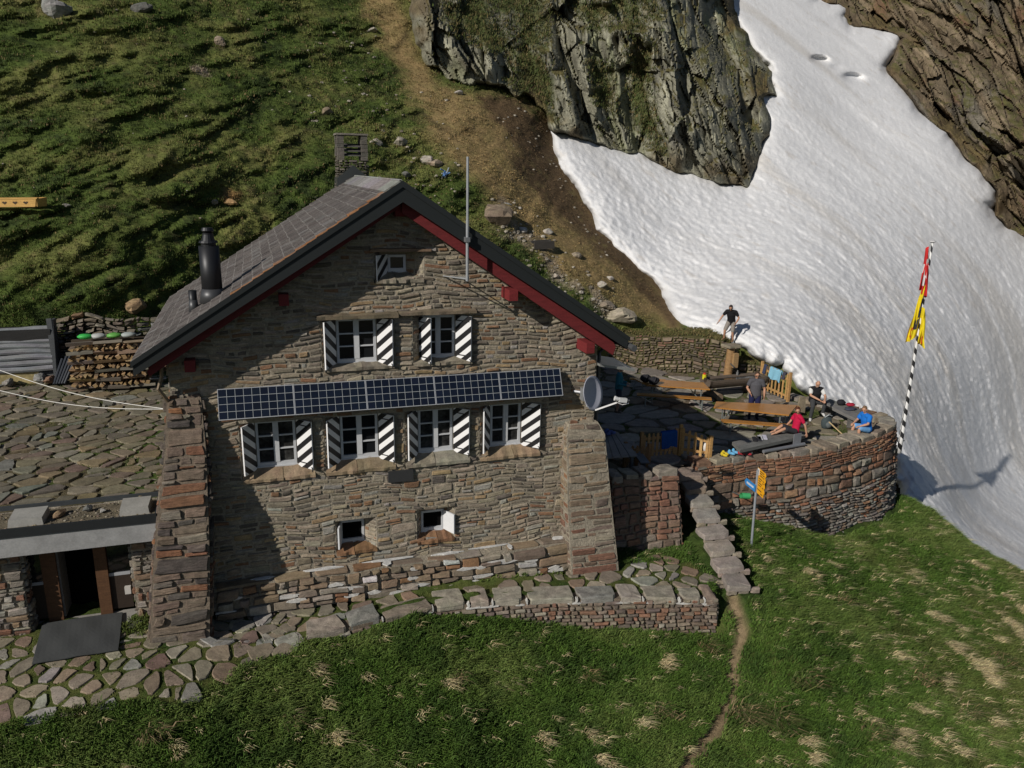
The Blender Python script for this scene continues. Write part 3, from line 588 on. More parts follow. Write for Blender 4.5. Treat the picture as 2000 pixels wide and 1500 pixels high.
def slab_stone(mb, x0, x1, yf, yb_, zf, zb, th, col, n=9):
    xs_ = [x0+(x1-x0)*i/n for i in range(n+1)]; e = [U(-.03, .03) for _ in xs_]; h = [U(-.012, .012) for _ in xs_]
    vs = []; cs = []
    for i, x in enumerate(xs_):
        for (y, z) in ((yf+e[i], zf-th), (yf+e[i]*.8, zf+h[i]), ((yf+yb_)/2, (zf+zb)/2+h[i]*1.5), (yb_, zb+h[i]), (yb_, zb-th)): vs.append((x, y, z)); cs.append(jit(col, .12))
    fs = [(i*5+k, i*5+(k+1) % 5, (i+1)*5+(k+1) % 5, (i+1)*5+k) for i in range(n) for k in range(5)]+[(0, 1, 2, 3, 4), tuple(n*5+k for k in range(5))[::-1]]
    mb.add(vs, fs, None, cs)
for i, (a, b, d) in enumerate(HOLES):
    lb = MB(); drop = .09 if i < 6 else .05
    c0 = (.23, .17, .11) if i in (0, 1, 3) else (.2, .175, .135)
    if i in (7, 8): c0 = (.2, .11, .06)
    xm = (a[0]+a[1])/2+U(-.1, .1)
    slab_stone(lb, a[0]+.01, xm-.006, -.07, d-.02, a[2]-.0, b[2]-.0, .07, c0, 6); lb.build('sill', slabM, hut); lb = MB(); slab_stone(lb, xm+.006, a[1]-.01, -.06, d-.02, a[2]-.0, b[2]-.0, .07, jit(c0, .2), 6)
    lb.build('sill', slabM, hut)
lb = MB(); x_, z_ = pxz(618, 622); x2, z2 = pxz(928, 607); slab_stone(lb, x_, (x_+x2)/2-.02, -.16, .05, HOLES[4][0][3]+.09, HOLES[4][0][3]+.13, .075, (.13, .105, .07), 10); lb.build('lintel', slabM, hut); lb = MB(); slab_stone(lb, (x_+x2)/2, x2, -.15, .05, HOLES[5][0][3]+.07, HOLES[5][0][3]+.12, .07, (.15, .12, .085), 10); lb.build('lintel', slabM, hut); lb = MB()
slab_stone(lb, HOLES[6][0][0]-.1, HOLES[6][0][1]+.15, -.1, .05, HOLES[6][0][3]+.05, HOLES[6][0][3]+.06, .06, (.18, .12, .08), 6); lb.build('lintel', slabM, hut)
# windows
WHITE = (.62, .63, .65); GREY = (.5, .51, .53)
def window(b, d, rows, cols, open_=None, gm=None):
    x0, x1, z0, z1 = b; y = d
    fb = MB(); w = .055
    fb.box((x0, y-.03, z0), (x0+w, y+.05, z1), GREY); fb.box((x1-w, y-.03, z0), (x1, y+.05, z1), GREY); fb.box((x0+w, y-.03, z0), (x1-w, y+.05, z0+w*1.4), GREY); fb.box((x0+w, y-.03, z1-w), (x1-w, y+.05, z1), GREY)
    fb.box((x0-.02, y-.055, z0-.035), (x1+.02, y+.04, z0-.001), GREY)
    if cols == 2:
        xm = (x0+x1)/2; fb.box((xm-.06, y-.04, z0+w*1.4), (xm+.06, y+.04, z1-w), GREY)
        ins = ((x0+w, xm-.06), (xm+.06, x1-w))
    else: ins = ((x0+w, x1-w),)
    win = fb.build('window', paintM, hut)
    if rows > 1:
        for (p, q) in ins:
            for r_ in range(1, rows): gb = MB(); zz = z0+w*1.4+(z1-w-z0-w*1.4)*r_/rows; gb.box((p, y-.025, zz-.014), (q, y+.02, zz+.014), GREY); gb.build('glazing_bar', paintM, win)
    for (p, q) in ins:
        pb_ = MB(); pb_.box((p-.005, y+.021, z0+.04), (q+.005, y+.03, z1-.04), (.01, .01, .01))
        pb_.build('pane' if open_ is None else 'opening', (gm or glassM) if open_ is None else darkM, win)
    return win
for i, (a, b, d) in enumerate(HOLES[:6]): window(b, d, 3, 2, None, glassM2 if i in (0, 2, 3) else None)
window(HOLES[6][1], HOLES[6][2], 1, 1)
for i in (7, 8):
    w_ = window(HOLES[i][1], HOLES[i][2], 1, 1, True); a, b, d = HOLES[i]; cb = MB()
    h0, h1 = b[2]-.02, b[3]-.02
    if i == 7: P0, P1 = Vector((b[0]+.02, d-.04, 0)), Vector((a[0]+.06, -.1, 0))
    else: P0, P1 = Vector((b[1]-.0, d-.04, 0)), Vector((a[1]-.03, -.1, 0))
    z3 = Vector((0, 0, 1)); cb.bar(P0.lerp(P1, .5)+z3*(h0+.03), P0.lerp(P1, .5)+z3*h1, .035, (P1-P0).length, WHITE, up=(P1-P0)); cb.build('casement', paintM, w_)
# shutters: black boards with white slanting stripes
def shutter_mat(sg):
    nm = 'striped_shutter_%s' % ('rising' if sg > 0 else 'falling')
    if nm in MATS: return MATS[nm]
    m = mat(nm, rough=.45, spec=.4); nt = m.node_tree; L = nt.links.new; p = nt.nodes['Principled BSDF']
    tc = nt.nodes.new('ShaderNodeTexCoord'); sp = nt.nodes.new('ShaderNodeSeparateXYZ'); L(tc.outputs['Object'], sp.inputs[0])
    def M(op, a, b=None):
        n = nt.nodes.new('ShaderNodeMath'); n.operation = op
        for i, q in enumerate((a, b)):
            if q is None: continue
            if isinstance(q, (int, float)): n.inputs[i].default_value = q
            else: L(q, n.inputs[i])
        return n.outputs[0]
    t = M('FRACT', M('MULTIPLY', M('SUBTRACT', M('ADD', sp.outputs[2], .07+10), M('MULTIPLY', M('ABSOLUTE', sp.outputs[0]), .82*sg)), 1/.285)); k = M('LESS_THAN', t, .5)
    edge = M('GREATER_THAN', M('ABSOLUTE', sp.outputs[1]), .0155)  # faces carry stripes, edges are white
    mx = nt.nodes.new('ShaderNodeMix'); mx.data_type = 'RGBA'; mx.inputs[6].default_value = (.012, .012, .014, 1); mx.inputs[7].default_value = (.72, .72, .73, 1)
    L(M('MAXIMUM', k, M('SUBTRACT', 1.0, edge)), mx.inputs[0]); L(mx.outputs[2], p.inputs['Base Color']); return m
def shutter(hx, hy, fx, fy, z0, z1, sg=1):
    w = math.hypot(fx-hx, fy-hy); mb = MB(); mb.box((0, -.016, 0), (w, .016, z1-z0), WHITE)
    o = mb.build('shutter', shutter_mat(sg), None); o.parent = hut; o.location = Vector((hx, hy, z0))-hut.location; o.rotation_euler = (0, 0, math.atan2(fy-hy, fx-hx))
    for zz in (.12, z1-z0-.12): kb = MB(); kb.box((.0, -.024, zz-.012), (w*.9, -.0165, zz+.012), (.02, .02, .02)); k = kb.build('strap_hinge', paintM, None); k.parent = o
    kb = MB(); kb.tube([(w-.03, -.02, .05), (w+.02, -.05, .03), (w+.02, -.05, -.04)], .012, (.02, .02, .02), 5); k = kb.build('shutter_catch', paintM, None); k.parent = o
for i in range(6):
    a, b, d = HOLES[i]; z0, z1 = b[2]-.06, b[3]-.0
    if i == 5: shutter(b[0]-.05, d-.05, *(at(842, 660, 1, -.13).x, -.13), z0, z1)
    else: shutter(b[0]-.03, d-.05, a[0]+.06, -.14, z0, z1)
    shutter(b[1]+.03, d-.05, a[1]-.05, -.12, z0, z1)
a, b, d = HOLES[6]; shutter(b[0]-.02, d-.05, a[0]+.03, -.06, b[2]-.16, b[3]+.02, -1)
# roof
RY0, RY1 = -.62, 7.75; EL, ER, EZ2, RZ = -2.43, 8.27, 4.66, 8.16     # eave tips (x), top z at the eaves, top z at the ridge
LX = AX-EL; sl = math.hypot(LX, RZ-EZ2); ux, uz = LX/sl, (RZ-EZ2)/sl
rb = MB(); T = .12
for sx in (-1, 1):
    e = EL if sx < 0 else ER; c_ = (.03, .031, .033)
    rb.hexa([(e, RY0+.05, EZ2-.03-T), (AX, RY0+.05, RZ-.03-T), (AX, RY1, RZ-.03-T), (e, RY1, EZ2-.03-T)], [(e, RY0+.05, EZ2-.03), (AX, RY0+.05, RZ-.03), (AX, RY1, RZ-.03), (e, RY1, EZ2-.03)], c_)
roof = rb.build('roof', paintM, hut)
tb = MB(); NR = 25
for side in (-1, 1):
    for r_ in range(NR):
        s0, s1 = sl*r_/NR-.02, sl*(r_+1)/NR+.1; s1 = min(s1, sl); y = RY0-.0-U(0, .02); off = U(0, .3); first = True
        while y < RY1-.05:
            w = U(.16, .42) if not first else off+.2; first = False; y2 = min(y+w, RY1)
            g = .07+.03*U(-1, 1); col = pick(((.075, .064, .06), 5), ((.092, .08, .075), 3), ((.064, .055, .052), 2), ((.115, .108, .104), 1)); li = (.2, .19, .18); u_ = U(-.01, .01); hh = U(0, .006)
            if side < 0 and y < RY0+.1 and r_ > 8: col = (.2, .09, .035); li = (.32, .13, .04)
            q = []; cs = []
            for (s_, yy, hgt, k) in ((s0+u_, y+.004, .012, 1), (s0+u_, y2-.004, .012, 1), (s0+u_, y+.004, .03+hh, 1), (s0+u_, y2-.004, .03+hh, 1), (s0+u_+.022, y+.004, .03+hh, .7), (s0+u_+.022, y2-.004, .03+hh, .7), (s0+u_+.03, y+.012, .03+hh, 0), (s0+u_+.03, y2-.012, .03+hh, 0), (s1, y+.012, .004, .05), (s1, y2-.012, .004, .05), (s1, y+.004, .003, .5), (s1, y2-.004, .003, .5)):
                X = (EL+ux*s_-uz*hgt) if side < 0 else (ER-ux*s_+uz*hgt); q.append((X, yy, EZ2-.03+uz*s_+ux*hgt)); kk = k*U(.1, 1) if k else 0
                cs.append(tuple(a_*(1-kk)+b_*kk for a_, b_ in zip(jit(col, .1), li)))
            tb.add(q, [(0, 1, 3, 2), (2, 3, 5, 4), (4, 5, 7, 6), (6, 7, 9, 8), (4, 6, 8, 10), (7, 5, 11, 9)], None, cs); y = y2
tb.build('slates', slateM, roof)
gb = MB()
for side in (-1, 1):
    y = RY0
    while y < RY1-1.0:
        y2 = min(y+U(.9, 1.3), RY1-.9); q = []
        for hgt in (.02, .05):
            for (s_, yy) in ((sl-.42, y), (sl-.42, y2-.01), (sl+.02, y2-.01), (sl+.02, y)):
                X = (EL+ux*s_-uz*hgt) if side < 0 else (ER-ux*s_+uz*hgt); q.append((X, yy, EZ2-.03+uz*s_+ux*hgt))
        gb.hexa(q[:4], q[4:], jit((.2, .195, .19), .2)); y = y2
gb.build('ridge_board', slateM, roof)
for sx in (-1, 1):                                   # dark bargeboards, red rafters under them, red purlin ends
    e = EL if sx < 0 else ER; bb = MB(); dk = (.018, .021, .022)
    bb.prism([(e, RY0-.05, EZ2-.02), (AX, RY0-.05, RZ-.02), (AX, RY0-.05, RZ-.43), (e+.04*(-sx), RY0-.05, EZ2-.28)], (0, .05, 0), dk)
    bb.prism([(e-.02*(-sx), RY0-.085, EZ2+.0), (AX, RY0-.085, RZ+.0), (AX, RY0-.085, RZ-.13), (e-.02*(-sx), RY0-.085, EZ2-.1)], (0, .034, 0), dk)
    bb.build('bargeboard', paintM, hut)
    rb = MB(); red = (.13, .018, .02); x1 = e-sx*.28
    rb.prism([(AX+sx*.02, -.44, RZ-.33), (x1, -.44, EZ2-.0-.17), (x1+sx*.06, -.44, EZ2-.28), (x1, -.44, EZ2-(.48 if sx > 0 else .36)), (AX+sx*.02, -.44, RZ-(.66 if sx > 0 else .54))], (0, .14, 0), red); rb.build('rafter', woodM, hut)
    eb = MB(); eb.box((min(e, e-sx*.03), RY0, EZ2-.3), (max(e, e-sx*.03), RY1, EZ2-.05), dk); eb.build('eave_board', paintM, hut)
for (x, z) in ((AX, RZ-.62), (5.4, 5.72), (7.32, 4.42), (.5, 5.72), (-1.42, 4.42)):
    qb = MB(); qb.bar((x, .05, z), (x, -.62 if x > 3.5 else -.3, z), .2, .24, (.15, .018, .02)); qb.build('purlin_end', woodM, hut)
sbm = MB()                                            # boards under the overhang
for sx in (-1, 1):
    e = EL if sx < 0 else ER
    sbm.hexa([(e, RY0+.05, EZ2-.18), (AX, RY0+.05, RZ-.18), (AX, .02, RZ-.18), (e, .02, EZ2-.18)], [(e, RY0+.05, EZ2-.155), (AX, RY0+.05, RZ-.155), (AX, .02, RZ-.155), (e, .02, EZ2-.155)], (.11, .02, .02))
sbm.build('soffit', woodM, hut)
# stone chimney at the far end of the ridge
ch = MB(); cx, cy = 2.95, 7.95; gz = RZ-.35
def chpal(u, v): return pick(((.1, .09, .072), 3), ((.13, .115, .094), 3), ((.075, .067, .055), 2))
for (fx, fy, tx, ty) in ((cx-.42, cy-.35, 1, 0), (cx-.42, cy+.35, 1, 0), (cx-.42, cy-.35, 0, 1), (cx+.42, cy-.35, 0, 1)):
    Lw = .84 if tx else .7; nx, ny = (0, -1 if fy < cy else 1) if tx else (-1 if fx < cx else 1, 0)
    masonry(ch, lambda u, v, w: (fx+tx*u+nx*(w+(8.65-v)*.05), fy+ty*u+ny*(w+(8.65-v)*.05), v), gz-.3, 8.62, lambda v: [(0, Lw)], chpal, hr=(.06, .1), lr=(.12, .3), depth=(.02, .04), wob=.005)
for (x0, y0) in ((cx-.44, cy-.37), (cx+.26, cy-.37), (cx-.44, cy+.17), (cx+.26, cy+.17)):
    for k in range(6):
        z0 = 8.6+k*.12; e = U(-.015, .015); ch.box((x0+e, y0+e, z0), (x0+.19+e, y0+.2-e, z0+.115), jit((.11, .1, .085)))
ch.box((cx-.47, cy-.4, 9.32), (cx+.47, cy+.4, 9.37), (.17, .155, .13))
for k in range(3): ch.hexa([(cx-.26, cy-.3, 8.72+k*.13), (cx+.26, cy-.3, 8.72+k*.13), (cx+.26, cy+.2, 8.8+k*.13), (cx-.26, cy+.2, 8.8+k*.13)], [(cx-.26, cy-.3, 8.75+k*.13), (cx+.26, cy-.3, 8.75+k*.13), (cx+.26, cy+.2, 8.83+k*.13), (cx-.26, cy+.2, 8.83+k*.13)], (.09, .085, .08))
chim = ch.build('chimney', stoneM, roof)
fl = MB(); fl.prism([(cx-.5, cy-.5, gz-.35), (cx-.48, cy-.46, 8.08), (cx, cy-.46, 8.46), (cx+.48, cy-.46, 8.08), (cx+.5, cy-.5, gz-.35)], (0, .9, 0), (.05, .055, .055)); fl.build('flashing', metalM, roof)
# flue pipe and vent on the left roof slope
p0 = at(415, 572, 0, -1.0); fp = MB(); BLK = (.018, .019, .022)
def flue(x, y, r, h, cap):
    z0 = EZ2+(x-EL)/LX*(RZ-EZ2)-.1; mb = MB(); mb.tube([(x, y, z0), (x, y, z0+h)], r, BLK, 18); mb.tube([(x, y, z0+.0), (x, y, z0+.3)], r*1.25, (.06, .062, .066), 18, rs=[r*1.35, r*1.02])
    o = mb.build('flue_pipe', metalM, roof, True)
    for p in o.data.polygons: p.use_smooth = len(p.vertices) == 4
    if cap:
        cbm = MB(); zt = z0+h; cbm.tube([(x, y, zt), (x, y, zt+.06), (x, y, zt+.24), (x, y, zt+.27)], r, BLK, 16, rs=[r*.72, r*.72, r*.5, r*.5]); cbm.tube([(x, y, zt+.07), (x, y, zt+.11)], r, BLK, 16, rs=[r*.95, r*.85]); cbm.tube([(x, y, zt+.26), (x, y, zt+.32), (x, y, zt+.38)], r, BLK, 16, rs=[r*.3, r*.62, r*.5]); cbm.build('flue_cap', metalM, roof)
ztop = at(412, 440, 0, -.93).z
FX, FY = -.93, at(415, 570, 0, -.93).y
flue(FX, FY, .21, 1.2, True); flue(-1.35, FY+.25, .085, .5, False)
# buttresses
def buttress(rows, name, pal, depth=(.015, .085), core=-.005, mm=None):
    """rows: (z, x0, x1, yfront) from bottom to top"""
    r0, r1 = rows[0], rows[1]; k_ = .4/(r1[0]-r0[0]); rows = [tuple(p-(q-p)*k_ for p, q in zip(r0, r1))]+list(rows)   # carry the foot into the ground
    mb = MB(); lz = [r_[0] for r_ in rows]
    def it(z, k): return float(np.interp(z, lz, [r_[k] for r_ in rows]))
    hr = (.12, .34)
    masonry(mb, lambda u, v, w: (it(v, 1)+(it(v, 2)-it(v, 1))*u, it(v, 3)-w, v), lz[0], lz[-1], lambda v: [(0, 1)], pal, hr=hr, lr=(.35, 1.1), depth=depth, gap=.012, wob=.02)
    for k, sg in ((1, -1), (2, 1)): masonry(mb, lambda u, v, w: (it(v, k)+sg*w, it(v, 3)*(1-u), v), lz[0], lz[-1], lambda v: [(.02, 1.0)], pal, hr=hr, lr=(.35, .9), depth=depth, gap=.018, wob=.012)
    masonry(mb, lambda u, v, w: (it(lz[-1], 1)+(it(lz[-1], 2)-it(lz[-1], 1))*u, it(lz[-1], 3)*(1-v), lz[-1]+w), 0, 1, lambda v: [(0, 1)], pal, hr=(.4, .5), lr=(.4, .6), depth=(.03, .06), gap=.02)
    o = mb.build(name, stoneM, hut); cm = MB()
    for a, b in zip(rows[:-1], rows[1:]):
        cm.hexa([(a[1]+core, a[3]+core, a[0]), (a[2]-core, a[3]+core, a[0]), (a[2]-core, .05, a[0]), (a[1]+core, .05, a[0])], [(b[1]+core, b[3]+core, b[0]), (b[2]-core, b[3]+core, b[0]), (b[2]-core, .05, b[0]), (b[1]+core, .05, b[0])], (.3, .3, .3))
    cm.build('mortar_core', mm or mat('dark_mortar', (.15, .12, .09), n=((12, .4),), bump=((30, .8, .02),)), o); return o
def lpal(u, v): return pick(((.14, .105, .08), 4), ((.115, .092, .076), 4), ((.17, .085, .05), 1.6), ((.18, .155, .125), 2), ((.07, .06, .053), 2), ((.2, .1, .05), .7))
def rpal(u, v): return pick(((.225, .175, .12), 4), ((.19, .145, .1), 3), ((.2, .105, .06), 1.3), ((.24, .205, .16), 2.5), ((.115, .09, .073), 1.3)) if v > .2 else pick(((.17, .115, .085), 3), ((.145, .115, .09), 3), ((.18, .095, .065), 2), ((.21, .18, .14), 1))
rows = []
for (xa, xb, y_, yy) in ((293, 410, 1235, -1.12), (297, 410, 1120, -.92), (306, 407, 1010, -.72), (322, 402, 880, -.36), (326, 392, 778, -.1)):
    rows.append((at((xa+xb)/2, y_, 1, yy).z, at(xa, y_, 1, yy).x, at(xb, y_, 1, yy).x, yy))
buttress(rows, 'buttress', lpal)
rows = []
for (xa, xb, y_, yy) in ((1116, 1204, 1092, -.62), (1110, 1192, 980, -.48), (1108, 1180, 850, -.3), (1112, 1166, 826, -.22)):
    rows.append((at((xa+xb)/2, y_, 1, yy).z, at(xa, y_, 1, yy).x, at(xb, y_, 1, yy).x, yy))
buttress(rows, 'buttress', rpal, (.008, .05), -.012, mortarM)
# gutter, downpipe, little canopy at the right hand side
gu = MB(); gu.tube([(8.33, RY0-.25, 4.42), (8.33, RY1, 4.5)], .075, (.1, .105, .11), 10); gu.build('gutter', metalM, hut)
dp = MB(); dp.tube([(8.3, .3, 4.4), (7.95, .25, 4.1), (7.93, .25, -.1)], .045, (.07, .075, .08), 8); dp.build('downpipe', metalM, hut)
ca = MB(); ca.hexa([(7.8, -.15, 3.84), (8.75, -.15, 3.66), (8.75, 1.1, 3.66), (7.8, 1.1, 3.84)], [(7.8, -.15, 3.9), (8.75, -.15, 3.72), (8.75, 1.1, 3.72), (7.8, 1.1, 3.9)], (.3, .31, .3)); ca.build('canopy', metalM, hut)
db = MB(); db.box((7.78, 3.2, .0), (7.83, 4.2, 2.0), (.01, .01, .01)); db.build('side_door', woodM, hut)

# ------------------------------------------------------------------ paving: yard, path, annex roof, terrace
def pavpal(u, v): return pick(((.22, .185, .135), 4), ((.18, .155, .118), 3), ((.27, .24, .19), 3), ((.2, .145, .105), 2), ((.24, .23, .205), 2), ((.16, .115, .09), 1))
zf0 = lambda x, y: mz(x, y)-.015
fb = MB(); flags(fb, YARD, .4, zf0, pavpal, gap=.016, th=.04, keep=.97, shrink=.045); flags(fb, PATHP, .5, zf0, pavpal, gap=.022, th=.055, keep=.95, shrink=.05)
tag(fb.build('paving', slabM), 'uneven stone slabs with grass joints in front of the hut', kind='structure')
# annex: flat stone paved roof over the entrance
annex = empty('entrance_annex', (-5, 0, -1.2), 'low stone entrance annex with flat paved roof and open dark doorway', 'annex')
az = lambda x, y: 1.33+.072*(y-.5)
ab = MB(); ab.hexa([(-14, .45, 1.15), (-1.9, .45, 1.15), (-1.9, 9.6, 1.7), (-14, 9.6, 1.7)], [(-14, .45, az(0, .45)), (-1.9, .45, az(0, .45)), (-1.9, 9.6, az(0, 9.6)), (-14, 9.6, az(0, 9.6))], (.3, .3, .3))
abv = np.meshgrid(np.arange(-13.5, -1.85, .12), np.arange(.45, 9.7, .12)); n1 = fbm(abv[0]*1.2, abv[1]*1.2, seed=301); n2 = fbm(abv[0]*5, abv[1]*5, seed=303)
c = mix(np.broadcast_to(np.array([.1, .085, .05]), n1.shape+(3,)), [.05, .07, .018], ss(-.1, .3, n1+.4*n2)); c = mix(c, [.05, .085, .018], ss(.9, .2, np.abs(abv[0]+2.9+.4*n1))*.8)
roofp = np_mesh('roof_bed', np.stack([abv[0], abv[1], 1.335+.072*(abv[1]-.5)+.025*n2], -1).reshape(-1, 3), ident(n1.shape[1], n1.shape[0]), c.reshape(-1, 3), earthM, annex)
ab.build('roof_slab', mortarM, annex)
fb = MB()
def rpavpal(u, v): return pick(((.14, .12, .082), 4), ((.12, .105, .08), 4), ((.17, .155, .115), 2), ((.135, .1, .078), 1.5), ((.16, .13, .075), 1.5), ((.14, .145, .12), 1.5))
flags(fb, [(-13, .62), (-2.25, .62), (-2.0, 4), (-2.0, 8.0), (-3.3, 8.5), (-13, 9.2)], 0.33, az, rpavpal, gap=.01, th=.045, asp=1.5, rot=.15, shrink=.035, keep=.985)
fb.build('stone_slabs', slabM, annex)
FYN = -.55                                            # front of the flat roof
fa = MB(); x1 = at(305, 1030, 1, FYN).x; zt = at(305, 1005, 1, FYN).z; zb = at(305, 1056, 1, FYN).z
fa.box((-14, FYN, zb), (x1, FYN+.12, zt-.1), (.27, .27, .27)); f_ = fa.build('concrete_fascia', mat('concrete', attr=True, n=((3, .2), (30, .15)), bump=((30, .3, .01),)), annex)
fa = MB(); fa.box((-14, FYN-.03, zt-.16), (x1+.03, FYN+.03, zt+.02), (.03, .033, .036)); fa.box((x1-.0, FYN+.03, zt-.16), (x1+.035, .6, zt+.03), (.05, .055, .06)); fa.build('metal_edge', metalM, annex)
fa = MB(); fa.box((-14, FYN+.12, zb+.02), (x1, .55, zt-.06), (.14, .12, .085)); fa.build('gravel_bed', earthM, annex)
fa = MB(); fa.box((-14, .5, zt-.06), (x1+.03, .56, zt+.07), (.07, .078, .085)); fa.build('flashing_strip', metalM, annex)
gv = MB()
for i in range(420):
    x_ = U(-7, x1-.05); y_ = U(FYN+.06, .48); r_ = U(.012, .035); gv.ball((x_, y_, zt-.055), r_, jit(pick(((.2, .16, .11), 2), ((.14, .12, .09), 2), ((.25, .22, .18), 1)), .2), 6, (1, 1, .7), .2)
gvo = gv.build('gravel', stoneM, annex); gvo['kind'] = 'stuff'
for (xx, yy, s_, lb) in ((at(205, 1020, 1, .1).x, .1, (.17, .1, .07), 'grey'), ):
    pass
def rock(name, c, r, col, sc=(1, 1, .6), m=None, label=None, cat='rock', group=None, seed=None, n=14):
    mb = MB(); mb.ball((0, 0, 0), r, col, n, sc, 0)
    V = np.array([tuple(v) for v in mb.v])/r/np.array(sc); V /= np.linalg.norm(V, axis=1)[:, None]; K = np.full(len(V), 1.25)
    for _ in range(15):
        q = np.array([U(-1, 1), U(-1, 1), U(-1, 1)]); q /= np.linalg.norm(q); K = np.minimum(K, U(.62, 1.0)/np.maximum(V@q, .2))
    rz_ = U(0, 3); Rz = np.array([[math.cos(rz_), -math.sin(rz_), 0], [math.sin(rz_), math.cos(rz_), 0], [0, 0, 1]])
    mb.v = [Vector(p)+Vector(c) for p in ((V*K[:, None]*r*np.array(sc))@Rz.T)]; mb.c = [jit(col, .12) for _ in mb.v]
    o = mb.build(name, m or stoneM); return tag(o, label, cat, group)
zg = zt-.05
rock('loose_stone', (at(110, 1018, 2, zg).x, .02, zg+.05), .13, (.22, .15, .09), (1.6, .8, .45), label='flat ochre stone lying in the gravel between the concrete blocks', cat='stone')
rock('loose_stone', (at(165, 1012, 2, zg).x, .12, zg+.06), .1, (.12, .12, .115), (1.2, .9, .7), label='dark grey stone lying upright in the gravel strip', cat='stone')
rock('loose_stone', (at(195, 1013, 2, zg).x, .0, zg+.04), .075, (.27, .26, .24), (1.4, .8, .5), label='small pale stone in the gravel beside the dark one', cat='stone')
for (qx, lab) in (((8, 75, 1035), 'long pale concrete block on the gravel edge, farther from the buttress'), ((230, 288, 1010), 'pale concrete block on the gravel edge next to the buttress')):
    a_, b_ = at(qx[0], qx[2], 2, zt).x, at(qx[1], qx[2], 2, zt).x; mb = MB(); mb.hexa([(a_, -.32, zt-.06), (b_, -.32, zt-.06), (b_+.0, .26, zt-.06), (a_, .26, zt-.06)], [(a_+.02, -.29, zt+.09), (b_-.02, -.29, zt+.09), (b_-.01, .25, zt+.11), (a_+.01, .25, zt+.11)], (.27, .265, .245))
    tag(mb.build('concrete_block', MATS['concrete']), lab, 'concrete block', 'concrete blocks on the annex roof')
# annex front: stone wall ends, timber posts, dark doorway
DY = .25
def annpal(u, v): return pick(((.2, .18, .15), 3), ((.16, .14, .115), 3), ((.2, .14, .09), 2), ((.26, .24, .21), 1.5), ((.17, .09, .06), 1))
sw = MB(); xa = at(50, 1150, 1, -.1).x; masonry(sw, lambda u, v, w: (u, -.1-w, v), -1.35, zb, lambda v: [(-9, xa)], annpal, hr=(.1, .2), lr=(.2, .5)); masonry(sw, lambda u, v, w: (xa+w, u, v), -1.35, zb, lambda v: [(-.1, .9)], annpal, hr=(.1, .2), lr=(.2, .5))
aw = sw.build('wall', stoneM, annex); sw = MB(); xb = at(262, 1150, 1, -.1).x; masonry(sw, lambda u, v, w: (u, -.1-w, v), -1.35, zb, lambda v: [(xb, -1.9)], annpal, hr=(.1, .2), lr=(.2, .5)); masonry(sw, lambda u, v, w: (xb-w, u, v), -1.35, zb, lambda v: [(-.1, .9)], annpal, hr=(.1, .2), lr=(.2, .5))
aw2 = sw.build('wall', stoneM, annex)
cm = MB(); cm.box((-9, -.08, -1.5), (xa-.02, .9, zb), (.2, .2, .2)); cm.build('mortar_core', mortarM, aw); cm = MB(); cm.box((xb+.02, -.08, -1.5), (-1.9, .9, zb), (.2, .2, .2)); cm.build('mortar_core', mortarM, aw2)
X = lambda p: at(p, 1150, 1, DY).x
fz0, fz1 = -1.2, zb+.05; WB = (.07, .035, .018)
dk = MB(); dk.box((-9, .88, -1.3), (-1.9, .95, zb), (.01, .01, .01)); dk.box((xa, .9, -1.3), (xb, 3.2, -1.25), (.05, .045, .04)); dk.build('dark_interior', darkM, annex)
for (p0_, p1_) in ((43, 53), (88, 118), (192, 216)):
    pm = MB(); pm.box((X(p0_), DY-.06, fz0), (X(p1_), DY+.1, fz1), jit((.085, .043, .02))); pm.build('door_post', woodM, annex)
for (p0_, p1_) in ((53, 88), (216, 258)):
    pm = MB(); pm.box((X(p0_), DY, fz0+.08), (X(p1_), DY+.05, fz0+.88), (.03, .02, .014)); pn = pm.build('door_panel', woodM, annex)
    pm = MB(); pm.box((X(p0_), DY, fz0+.88), (X(p1_), DY+.06, fz0+.95), (.33, .34, .36)); pm.build('window_rail', paintM, pn)
    pm = MB(); pm.box((X(p0_), DY+.02, fz0+.95), (X(p1_), DY+.03, fz1), (.0, .0, .0)); pm.build('pane', glassM, pn)
pm = MB(); pm.box((X(245), DY-.1, fz0+.45), (X(257), DY-.02, fz0+.62), (.5, .48, .45)); pm.build('lamp', paintM, annex)
pm = MB(); pm.box((X(118), DY+.0, fz0+.06), (X(122), DY+.55, fz1), (.16, .15, .14)); pm.build('open_door', woodM, annex)
st = MB(); st.hexa([(xa+.05, -.5, -1.34), (xb+.15, -.5, -1.32), (xb, .3, -1.3), (xa, .3, -1.3)], [(xa+.05, -.48, -1.24), (xb+.15, -.46, -1.22), (xb, .3, -1.2), (xa, .3, -1.2)], (.24, .23, .21)); st.build('threshold', MATS['concrete'], annex)
mm = MB(); q = [at(x, y, 2, -1.21) for x, y in ((84, 1225), (240, 1199), (231, 1272), (62, 1296))]; nx_, ny_ = 16, 10; vs = []; 
for j in range(ny_+1):
    for i in range(nx_+1):
        a_ = q[0].lerp(q[1], i/nx_); b_ = q[3].lerp(q[2], i/nx_); p = a_.lerp(b_, j/ny_); zz = max(mz(p.x, p.y)+.08, -1.2-.25*max(0, (-.45-p.y))); vs.append(Vector((p.x, p.y, zz+.012*math.sin(i*.9)*math.sin(j*.7))))
mm.add(vs, [(j*(nx_+1)+i, j*(nx_+1)+i+1, (j+1)*(nx_+1)+i+1, (j+1)*(nx_+1)+i) for j in range(ny_) for i in range(nx_)], (.05, .053, .054)); o = mm.build('doormat', mat('rubber_mat', attr=True, n=((60, .15),), bump=((120, .4, .006),), rough=.9))
